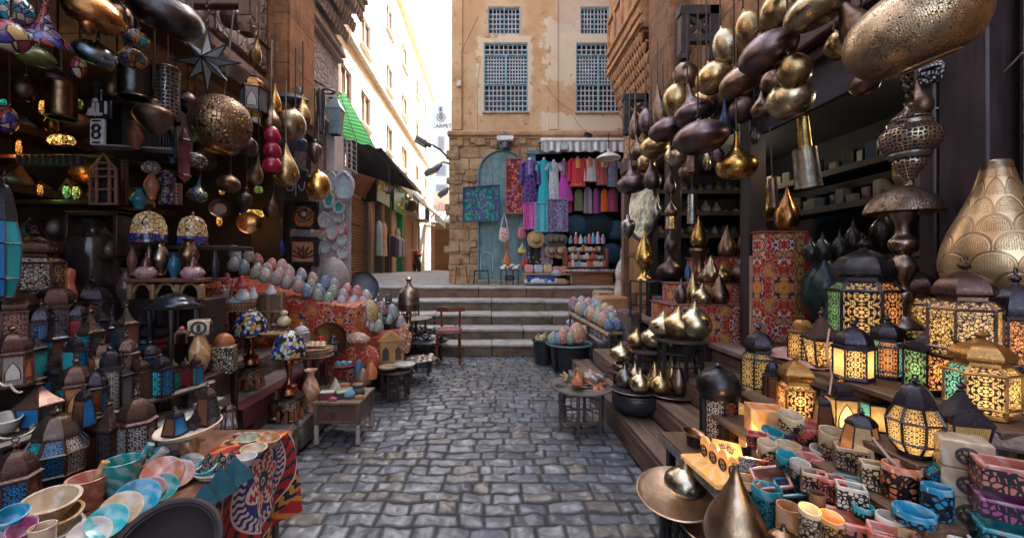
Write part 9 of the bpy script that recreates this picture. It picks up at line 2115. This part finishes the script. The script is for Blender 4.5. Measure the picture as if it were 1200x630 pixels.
# RIGHT: onyx pots and boxes
GO='onyx pots and boxes on the right stand'
OC=dict(amber=(.58,.27,.09),teal=(.03,.30,.36),blue=(.02,.24,.42),cream=(.56,.42,.25),red=(.46,.09,.07),pink=(.50,.17,.13),white=(.56,.52,.47),orange=(.58,.19,.08),purple=(.28,.07,.2),tan=(.42,.28,.18))
OX={k:onyx(v)for k,v in OC.items()};OXG=onyx((.66,.33,.10),.08)
def cup(u,vb,w,hp,c,label,z,slant=0.0,lacek=('net',60.0,.12),tilt=(0,0),oval=1.0,sleeve=.78,glow=0.0):
 loc=G(u,vb,z);d=loc.y;R_=S(w,d,u)/2*1.1;h=S(max(hp*.55,hp-w*.28),d)
 t=thing('onyx_pot',label,'pot',loc,(tilt[0],tilt[1],-.4),GO)
 o_=[(0,0),(R_*.9,0),(R_,h*.12),(R_,h*.92),(R_*.97,h),(R_*.88,h),(R_*.84,h*.92),(R_*.84,h*.2),(0,h*.15)]
 mb=MB();mb.lathe(o_,30,sy=oval)
 if slant:mb.v=[(x,y,zz-slant*(zz/h)*(x*.35-y)*.9)for x,y,zz in mb.v]
 obj('pot_body',mb,OX[c]if not glow else onyx(OC[c],glow),t,smooth=50)
 if lacek:
  zig=1 if lacek[0]=='zig' else 0;hs=h*sleeve
  mb=MB();mb.lathe([(R_*.92,.0),(R_*1.02,h*.11),(R_*1.022,hs)],30,sy=oval)
  if slant:mb.v=[(x,y,zz-slant*(zz/h)*(x*.35-y)*.9)for x,y,zz in mb.v]
  obj('lace_sleeve',mb,lace(OC[c],lacek[1],lacek[2],zig),t,smooth=50)
 return t
def boxy(u,vb,w,hp,c,label,z,dep=None,lacek=(60.0,.12),rz=.35,tilt=(0,0),d=None,rimc=None,solid_=False,glow=0.0,name='onyx_box'):
 loc=G(u,vb,z)if d is None else P(u,vb,d);d=loc.y;W_=S(w,d)*.92;h=S(max(hp*.55,hp-w*.22),d)if not glow else S(hp,d);D_=dep or W_*.8
 t=thing(name,label,'box',loc,(tilt[0],tilt[1],rz),GO)
 m=OX[c]if not glow else onyx(OC[c],glow);th=W_*.09
 mb=MB()
 if solid_:mb.box((0,0,h/2),(W_,D_,h),.004)
 else:
  mb.box((0,0,th/2),(W_,D_,th),.002)
  for s in(-1,1):
   mb.box((s*(W_/2-th/2),0,h/2+th*.0),(th,D_,h),.003);mb.box((0,s*(D_/2-th/2),h/2),(W_-th*1.6,th,h),.003)
 obj('box_body',mb,m,t,smooth=30)
 if lacek:
  mb=MB();e=.0015
  for(a,b_)in(((-W_/2,-D_/2-e),(W_/2,-D_/2-e)),((W_/2+e,-D_/2),(W_/2+e,D_/2)),((W_/2,D_/2+e),(-W_/2,D_/2+e)),((-W_/2-e,D_/2),(-W_/2-e,-D_/2))):
   mb.quad((a[0],a[1],h*.02),(b_[0],b_[1],h*.02),(b_[0],b_[1],h*.86),(a[0],a[1],h*.86),.001)
  obj('lace_sleeve',mb,lace(OC[c],lacek[0],lacek[1]),t,smooth=0)
 return t
def disc(t,x,y,z,rx,axis,mat=None,r0=.0):
 mb=MB();mb.ring((0,0,0),rx,rx*.16,axis,18,5)
 for k in range(4):a=k*pi/2+.4;q=(rx*.5*math.cos(a),rx*.5*math.sin(a));mb.ring(((q[0],0,q[1])if axis=='Y' else(0,q[0],q[1])),rx*.34,rx*.10,axis,10,4)
 obj('medallion',mb,mat or plain((.02,.016,.018),.4),t,(x,y,z))
def hand(t,loc,s,rot):
 mb=MB();e=.0025
 out=[(-.30,-.5),(.30,-.5),(.38,-.1),(.62,.02),(.60,.25),(.40,.16),(.34,.1),(.34,.62),(.18,.66),(.14,.2),(.10,.85),(-.08,.85),(-.12,.2),(-.16,.72),(-.32,.66),(-.36,.1),(-.58,.2),(-.62,.0),(-.38,-.12)]
 mb.prism([(x*s,z*s)for x,z in out],-e,e);obj('hand_motif',mb,lace((.5,.4,.3),90,.14,0,(.03,.02,.02)),t,loc,rot,smooth=0)
t=thing('candle_holder','glowing amber four lobed candle holder with black round medallions','candle holder',G(842,566,.487),(0,0,.0),GO)
A,B=G(822,536,.487),G(868,573,.487);o0=t.location.copy()
dv=(B-A);dv.z=0;Ln=dv.length;ang=math.atan2(dv.y,dv.x);t.rotation_euler=(0,0,ang+pi);t.location=(A+B)/2
mb=MB();mb.box((0,.05,.012),(Ln,.11,.024),.003);mb.box((0,-.0,.045),(Ln,.014,.09),.004)
for i in range(4):mb.lathe([(0,-.007),(Ln*.115,-.007),(Ln*.115,.007),(0,.007)],18,T=Matrix.Translation((Ln*(-.375+.25*i),0,.085))@Matrix.Rotation(pi/2,4,'X'))
obj('holder_body',mb,OXG,t,smooth=30)
for i in range(4):
 for s in(-1,1):disc(t,Ln*(-.375+.25*i),s*.0105,.052,Ln*.085,'Y')
fl=bpy.data.lights.new('flame','POINT');fl.energy=.35;fl.color=(1,.6,.25);fl.shadow_soft_size=.015
t3=thing('candle_box','tall glowing amber box with a black hand motif by the minaret lantern','candle holder',G(870,520,.487),(0,0,-.25),GO)
w_=S(34,t3.location.y);h_=S(46,t3.location.y)
mb=MB();mb.box((0,0,h_/2),(w_,w_*.6,h_),.004);obj('box_body',mb,OXG,t3);hand(t3,(0,-w_*.303,h_*.46),w_*.36,(0,0,0))
t4=thing('hand_tile','glowing cream tile with a hand motif leaning over the candle holder','tile',G(852,528,.56),(.5,.1,-.35),GO)
mb=MB();mb.box((0,0,0),(.12,.10,.02),.003);obj('tile_body',mb,OXG,t4);hand(t4,(0,0,.0125),.05,(-pi/2,0,1.2))
t5=thing('hand_tile','bright lit square tile with faint hand motif beside the dark patterned book','tile',G(878,548,.545),(.1,0,-.3),GO)
mb=MB();mb.box((0,0,0),(.15,.12,.02),.003);obj('tile_body',mb,onyx((.66,.40,.16),.10),t5);hand(t5,(0,0,.0125),.055,(-pi/2,0,1.0))
o=bpy.data.objects.new('flame',fl);C.objects.link(o);o.parent=t5;o.location=(0,.0,.10)
boxy(897,508,40,32,'amber','big square glowing amber box without lace behind the red little box',.657,None,None,-.3,glow=.03)
cup(876,600,28,48,'amber','amber pot with bold black leaf lace at the front corner',.487,0,('net',34.0,.16))
cup(899,612,34,52,'teal','teal pot with fine black lace at the front edge',.487,0,('net',85.0,.10))
cup(924,634,28,50,'amber','amber pot with a black flower at the bottom edge',.487,.1,('zig',46.0,.14),sleeve=.55)
boxy(936,585,40,30,'blue','blue lace box lying tilted across the amber pots',.56,None,(46.0,.15),-.5,(.35,-.35))
boxy(907,572,40,30,'pink','pink and purple box lying tilted over the teal pot',.57,None,(50.0,.12),-.4,(.5,-.3))
t=boxy(884,556,34,26,'tan','dark silver patterned block leaning beside the lit tile',.56,.02,(110.0,.16),-.5,(-.7,0),solid_=True)
for(u,vb,w,h,c,kw,l,z)in((888,524,24,22,'red','b','small red box with dark rosette in front of the square amber box',.655),(905,517,26,20,'teal','p','teal pot with leafy marbling beside the small red box',.665),(921,514,26,20,'blue','p','bright blue pot leaning behind the marbled teal one',.66),(899,536,22,24,'cream','z','small cream pot with dark zigzag below the marbled teal one',.655),(924,533,30,22,'cream','o','cream oval pot between blue and teal pots',.655),(922,549,24,24,'teal','z','turquoise pot with a dark petal in the second row',.655),(927,503,30,26,'cream','z','cream pot with black zigzag in the back row',.745),(946,517,32,30,'red','z','coral red pot with black zigzag in the back row',.70),(947,528,34,18,'pink','n','plain pale pink pot under the coral red one',.66),(976,532,32,36,'cream','z','tall cream pot with black zigzag right of the coral pots',.70),(962,540,26,22,'white','z','white ribbed pot under the tall cream one',.66),(938,559,24,24,'white','z','small white pot with black filigree heart',.655),(948,547,34,22,'pink','o','rose oval pot behind the small white one',.66),(975,554,42,18,'red','l','long red rectangular box in the middle of the pots',.66),(954,578,26,32,'tan','b','tan square box with orange light at its corner',.655),(974,584,28,32,'red','b','orange red square box with dark rosettes',.655),(1000,575,40,24,'teal','l','long teal rectangular box behind the white holder',.66),(997,595,30,34,'white','b','white holder box with pierced sides and grey handle',.655),(1028,592,48,28,'cream','o','cream oval pot with black lace left of the turquoise oval',.655),(1012,606,26,22,'teal','o','small teal oval pot at the middle bottom',.655),(1071,612,52,28,'blue','o','turquoise oval pot in front of the orange rimmed one',.70),(1044,618,36,24,'white','o','white oval pot beside the turquoise oval',.66),(1057,584,48,54,'orange','c','orange rimmed oval pot with dark flower lace',.70),(1098,606,38,48,'blue','c','teal blue rimmed pot under the toppled navy lantern',.70),(1024,572,26,36,'cream','b','cream pierced box behind the orange rimmed pot',.70),(997,549,32,34,'tan','b','brown lace box below the tent lantern',.70),(868,624,0,0,None,None,None,0)):
 if c is None:continue
 if kw=='b':boxy(u,vb,w,h,c,l,z,None,(56.0,.12),-.55)
 elif kw=='l':boxy(u,vb,w,h,c,l,z,S(w,1.4)*.35,(56.0,.10),-.6)
 elif kw=='p':cup(u,vb,w,h,c,l,z,.3,None)
 elif kw=='n':cup(u,vb,w,h,c,l,z,.1,None)
 elif kw=='o':cup(u,vb,w,h,c,l,z,.15,('net',50.0,.13),(0,0),.8,.55)
 elif kw=='c':cup(u,vb,w,h,c,l,z,.0,('net',40.0,.14),(0,0),.85,.82)
 else:cup(u,vb,w,h,c,l,z,.25,('zig',62.0,.12),(0,0),.95,.8)
boxy(1002,652,64,60,'pink','big rose pink open box with black flower lace at the bottom edge',.54,.10,(34.0,.15),-.5)
for(u,vb,w,h,c,l,z,lk)in((1076,650,44,44,'cream','cream marble box with brown medallion at the bottom edge',.66,None),(1106,652,44,44,'white','white marble box at the bottom edge',.67,None),(1046,660,46,48,'pink','pale pink open box at the bottom beside the cream one',.65,None)):
 t=boxy(u,vb,w,h,c,l,z-.06,None,lk,-.6)
 if 'medallion' in l:disc(t,0,-S(w,t.location.y)*.92*.4-.003,S(h,t.location.y)*.5,.025,'Y',plain((.16,.09,.05),.5))
lit1=cup(949,634,26,46,'cream','tall lit cream holder with pierced shell, left of the glowing pair',.60,.2,('net',60.0,.10),glow=.03,sleeve=.86)
lit2=cup(974,640,30,44,'amber','lit amber holder with pierced shell, right of the glowing pair',.60,.2,('net',56.0,.10),glow=.02,sleeve=.86)
for tt in(lit1,lit2):
 l_=bpy.data.lights.new('flame','POINT');l_.energy=.02;l_.color=(1,.62,.25);l_.shadow_soft_size=.012
 o=bpy.data.objects.new('flame',l_);C.objects.link(o);o.parent=tt;o.location=(0,0,.13)
solid('glass_cup',[(0,0),(.02,0),(.022,.06),(.018,.06),(.016,.01),(0,.01)],plain((.08,.05,.04),.1),G(958,600,.66),'brown glass tea light cup in the glowing pair','cup',14,1)
for i,(v0,v1,dx)in enumerate(((515,549,0),(548,583,1.5),(580,620,3))):
 d=1.16;a=P(1132+dx,v1,d);W_=S(44,d);h_=S(v1-v0,d)-.002
 t=thing('marble_box',f'square cream marble box with dark oval medallion, {["top", "middle", "bottom"][i]} of the stack of three','box',a,(0,0,-.6),GO)
 mb=MB();mb.box((0,.03,h_/2),(W_*1.0,W_*.8,h_),.005);obj('box_body',mb,onyx((.48,.36,.24)),t);disc(t,-.0,-W_*.4+.03-.002,h_*.5,h_*.27,'Y',plain((.05,.04,.045),.35))
a=P(1135,622,1.16);mb=MB();mb.box((0,.03,-.10),(.14,.12,.20),.004);tag(obj('block',mb,BLACKWOOD,None,a),'dark support block below the stack of marble boxes','block')
for i,(v0,v1,c,l)in enumerate(((528,572,'pink','coral rimmed black lace box on top of the right corner stack'),(568,604,'purple','violet wrapped lace box in the middle of the right corner stack'),(602,645,'teal','dark teal lace box at the bottom of the right corner stack'))):
 boxy(1182,v1,58,v1-v0-1,c,l,0,None,(46.0,.13),-.6,d=1.08)
boxy(1190,520,40,10,'tan','flat tan board under the dark red paned lantern',0,.2,None,.2,d=1.30,solid_=True)
mb=MB();mb.box((0,0,0),(.20,.09,.055),.02);tag(obj('stone_slab',mb,plain((.22,.16,.14),.9,0,.35,12,.8),None,P(1158,510,1.25),(0,.1,-.35)),'rough grey brown stone slab behind the marble boxes','slab')
t=lantern(1090,524,562,38,'small navy lantern toppled onto the teal blue pot',d=1.22,style='dome',panes=((Bl,'rose'),(T,'rose')),n=4,rot=.5,group=None,tilt=.7)
# RIGHT: trays and gourds at the front
c1=G(793,580,.27);c1=P(793,580,2.02)
round_table(Vector((c1.x,c1.y,0)),.09,c1.z-.03,BLACKWOOD,'black turned stand under the big tilted brass tray','stand',5)
tray(c1,S(96,2.02,793)/2*1.02,brass((.78,.55,.38),.42,.7),'big round brass tray tilted towards the alley with a pewter lamp',(.2,-.1))
gourd(803,582,52,46,'onion',brass((.46,.42,.33),.24,.3),'large engraved pewter onion lamp on the big brass tray',d=1.95)
tray(P(836,622,1.9),S(92,1.9,836)/2,brass((.74,.52,.36),.42,.7),'second round brass tray lower down in front of the bottle gourd',(.10,.10))
round_table(Vector((P(836,622,1.9).x,1.9,0)),.1,P(836,622,1.9).z-.02,BLACKWOOD,'black stand under the second brass tray','stand',5)
gourd(862,655,78,112,'flame',brass((.55,.40,.27),.3,.5),'tall ribbed bronze bottle gourd at the bottom of the frame',d=1.42,feet=False)
gp=P(862,655,1.42);solid('pedestal',[(0,0),(.09,0),(.08,gp.z-.002),(0,gp.z-.001)],BLACKWOOD,(gp.x,gp.y,0),'dark pedestal under the bronze bottle gourd','pedestal',16,1)
cb_=P(812,508,2.15);bowl(814,512,34,12,brass((.46,.24,.14),.3),'small copper dish at the left of the minaret lantern',d=2.12,tilt=(.1,.2))
solid('pedestal',[(0,0),(.05,0),(.03,.05),(.04,P(814,512,2.12).z-.382),(0,P(814,512,2.12).z-.381)],BLACKWOOD,(P(814,512,2.12).x,2.12,.381),'dark stand below the small copper dish','pedestal',12,1)
gourd(918,640,38,26,'onion',brass((.32,.2,.13),.3),'brown ribbed onion lamp peeking at the bottom edge',d=1.22,feet=False)
lt1=MB();lt1.quad((.943,1.0,.44),(.943,2.3,.44),(.946,2.3,.476),(.946,1.0,.476),.004,16,2,lambda s,q:.005*math.sin(s*50)*(1-q));tag(obj('plastic_sheet',lt1,plain((.16,.15,.155),.25)),'crumpled clear plastic edging along the front of the onyx stand','sheet')
cl=MB();cl.quad((1.50,1.9,.935),(1.50,2.4,.935),(1.72,2.4,.935),(1.72,1.9,.935),.004,10,5,lambda s,q:.006*math.sin(s*14+q*9));tag(obj('cloth',cl,cloth((.42,.22,.19),(.5,.4,.38),20,'dots')),'pink crumpled cloth under the far lit lanterns','cloth')
